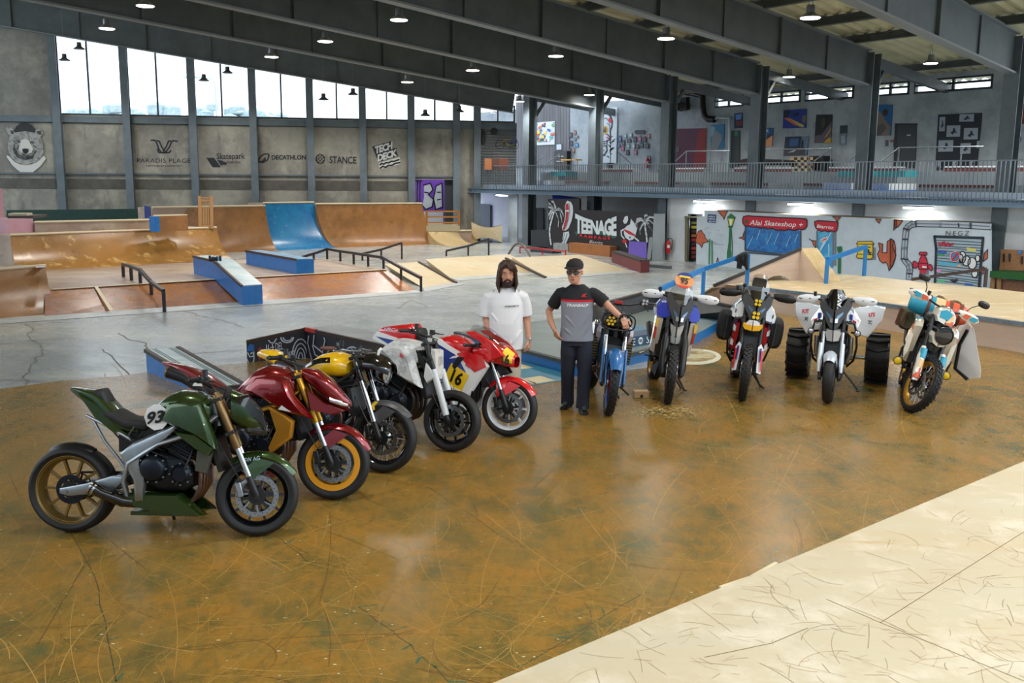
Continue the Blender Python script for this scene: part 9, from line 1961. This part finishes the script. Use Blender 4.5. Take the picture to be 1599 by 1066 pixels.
# ---- the long haired person
t=person('person with long brown hair and beard in a white t-shirt, behind the racing motorcycle',(789,640),1)
b=MB(); Mh=head(b,Vector((.01,-.03,1.545)),4,6)
b.tube([(.005,.015,1.60),(0,.02,1.50),(0,.02,1.43)],[.062,.066,.08],14)
sections(b,[(.82,0,.17,.13),(1.0,-.01,.18,.15),(1.15,-.01,.18,.15),(1.28,0,.18,.13),(1.38,.01,.17,.10),(1.44,.015,.11,.08)])
b.tube([(-.20,.01,1.385),(-.245,.02,1.23),(-.235,.0,1.10),(-.20,-.08,.96),(-.175,-.17,.83)],[.06,.054,.048,.042,.03],14); b.tube([(.20,.01,1.385),(.235,.03,1.24),(.255,.03,1.09),(.27,-.01,.96),(.278,-.04,.855)],[.06,.052,.045,.038,.028],14)
hand(b,(-.175,-.17,.83),(.15,-.7,-.7),(-.2,-.6,.7),22,1,1); hand(b,(.278,-.04,.855),(-.05,-.2,-1),(.85,-.5,.0),30,.8,1)
for s in (-1,1):b.tube([(s*.09,0,.86),(s*.10,0,.45),(s*.10,.02,.09)],[.09,.065,.045],14)
bo=remesh(b.build('body',M_SKIN,t)); eyes(t,Mh,bo)
sh_=MB(); sections(sh_,[(.76,.0,.215,.165),(.80,0,.215,.165),(.95,-.01,.21,.175),(1.08,-.012,.205,.178),(1.20,-.005,.205,.165),(1.31,.0,.21,.148),(1.39,.01,.20,.125),(1.44,.015,.165,.105),(1.48,.015,.115,.09),(1.50,.015,.092,.082)],32)
sh_.tube([(-.13,.01,1.40),(-.20,.015,1.375),(-.245,.02,1.26),(-.255,.015,1.14)],[.085,.088,.084,.086],16); sh_.tube([(.13,.01,1.40),(.195,.015,1.375),(.235,.03,1.26),(.245,.03,1.15)],[.085,.085,.08,.08],16)
for x0,z0,x1,z1 in ((-.19,1.22,-.03,1.02),(.18,1.24,.05,1.0),(-.2,1.0,-.08,.84),(.19,1.0,.08,.84),(.0,1.02,.06,.84),(-.1,.96,-.02,.82)):sh_.tube([(x0,-.125,z0),((x0+x1)/2,-.165,(z0+z1)/2),(x1,-.175,z1)],[.006,.011,.005],6)
so=remesh(sh_.build('tshirt',mat('white_tshirt',(228,228,230),.85),t),.008,5)
mb=MB(); letter(mb,'ADVENTURE TG',lambda u,v,w_:Vector((-.02+.175*u,-.172+.03*u*u-.002*w_,1.285+.015*v+.004*u)),0,.03,.3); mb.build('lettering',paint((30,32,38),.6),so,smooth=0)
tr=MB(); sections(tr,[(.68,0,.17,.13),(.80,0,.185,.14),(.88,0,.17,.13)])
for s in (-1,1):tr.tube([(s*.09,0,.80),(s*.10,0,.45),(s*.10,.01,.05)],[.105,.088,.078],16)
remesh(tr.build('trousers',mat('sand_trousers',(196,186,168),.85),t),.008,4)
for s in (-1,1):
 mb=MB(); rows=[[Vector((s*.10+w_*x_,yy,h_*z_)) for x_,z_ in ((-1,0),(-1,.35),(-.8,.75),(-.4,1),(.4,1),(.8,.75),(1,.35),(1,0))] for yy,w_,h_ in ((.10,.035,.075),(.02,.043,.095),(-.10,.05,.058),(-.175,.03,.036))]; mb.grid(rows,close_u=True)
 for q in (rows[0],rows[-1]):k=mb.V(q); mb.face(range(k,k+8))
 mb.build('shoe',paint((60,60,62),.6),t)
hr=MB(Mh); sections(hr,[(.150,.020,.086,.098),(.19,.016,.086,.100),(.222,.012,.072,.086),(.245,.012,.044,.054),(.255,.012,.014,.018)])
rg=random.Random(4)
for s in (-1,1):
 for i in range(26):
  y=-.075+.155*i/25; x=.082-.012*abs(y)/.08; ln=.05-.055*rg.random()-(.02 if s < 0 else 0); hr.tube([(s*.02,y*.6-.01,.245),(s*.065,y*1.05-.012*(y <-.03),.20),(s*(x+.006),y*1.08,.14),(s*(x+.012),y*1.05+.01,.07),(s*(x+.012+.012*rg.random()),y+.012,.0),(s*(x+.005),y+.01,ln-.075)],[.012,.014,.014,.014,.012,.005],7)
for i in range(18):
 x=-.07+.14*i/17; hr.tube([(x*.4,.06,.24),(x,.09,.18),(x*1.1,.1,.08),(x*1.1,.09,-.02),(x*1.1,.08,-.05)],[.014,.016,.016,.014,.006],7)
for i in range(7):x=-.02+.012*i; hr.tube([(x*.3+.0,-.03,.250),(x-.01+.02,-.078,.222),(x+.03,-.092,.185),(x*1.0+.045,-.088,.15)],[.012,.012,.009,.004],6); hr.tube([(0,-.03,.250),(-.03-.004*i,-.072,.22),(-.062-.002*i,-.066,.17),(-.078,-.05,.12)],[.012,.011,.009,.005],6)
remesh(hr.build('hair',M_HAIRB,t),.004,1)
bd=MB(Mh); sections(bd,[(-.022,-.072,.024,.022),(-.004,-.066,.042,.040),(.018,-.052,.056,.056),(.034,-.036,.062,.070),(.042,-.030,.064,.075)]); bd.tube([(-.032,-.094,.042),(-.026,-.104,.060),(0,-.112,.066),(.026,-.104,.060),(.032,-.094,.042)],[.008,.008,.007,.008,.008],8)
for s in (-1,1):bd.tube([(s*.05,-.066,.036),(s*.066,-.036,.07),(s*.074,-.01,.11)],[.016,.012,.006],8)
mb_=remesh(bd.build('beard',mat('dark_beard',(48,32,28),.7,noise=.3,nscale=90),t),.003,1)
mb=MB(Mh); mb.ball((0,-.108,.048),(.019,.007,.0075),12); mb.build('lower_lip',paint((172,98,90),.45),t)
mb=MB(); w_=Vector((.277,-.035,.872)); mb.lathe([(.031,-.012),(.034,-.01),(.034,.01),(.031,.012)],w_,(.05,-.2,-1),20); mb.box(w_+Vector((.02,-.03,0)),(.03,.014,.03)); mb.build('watch',M_CHR,t)
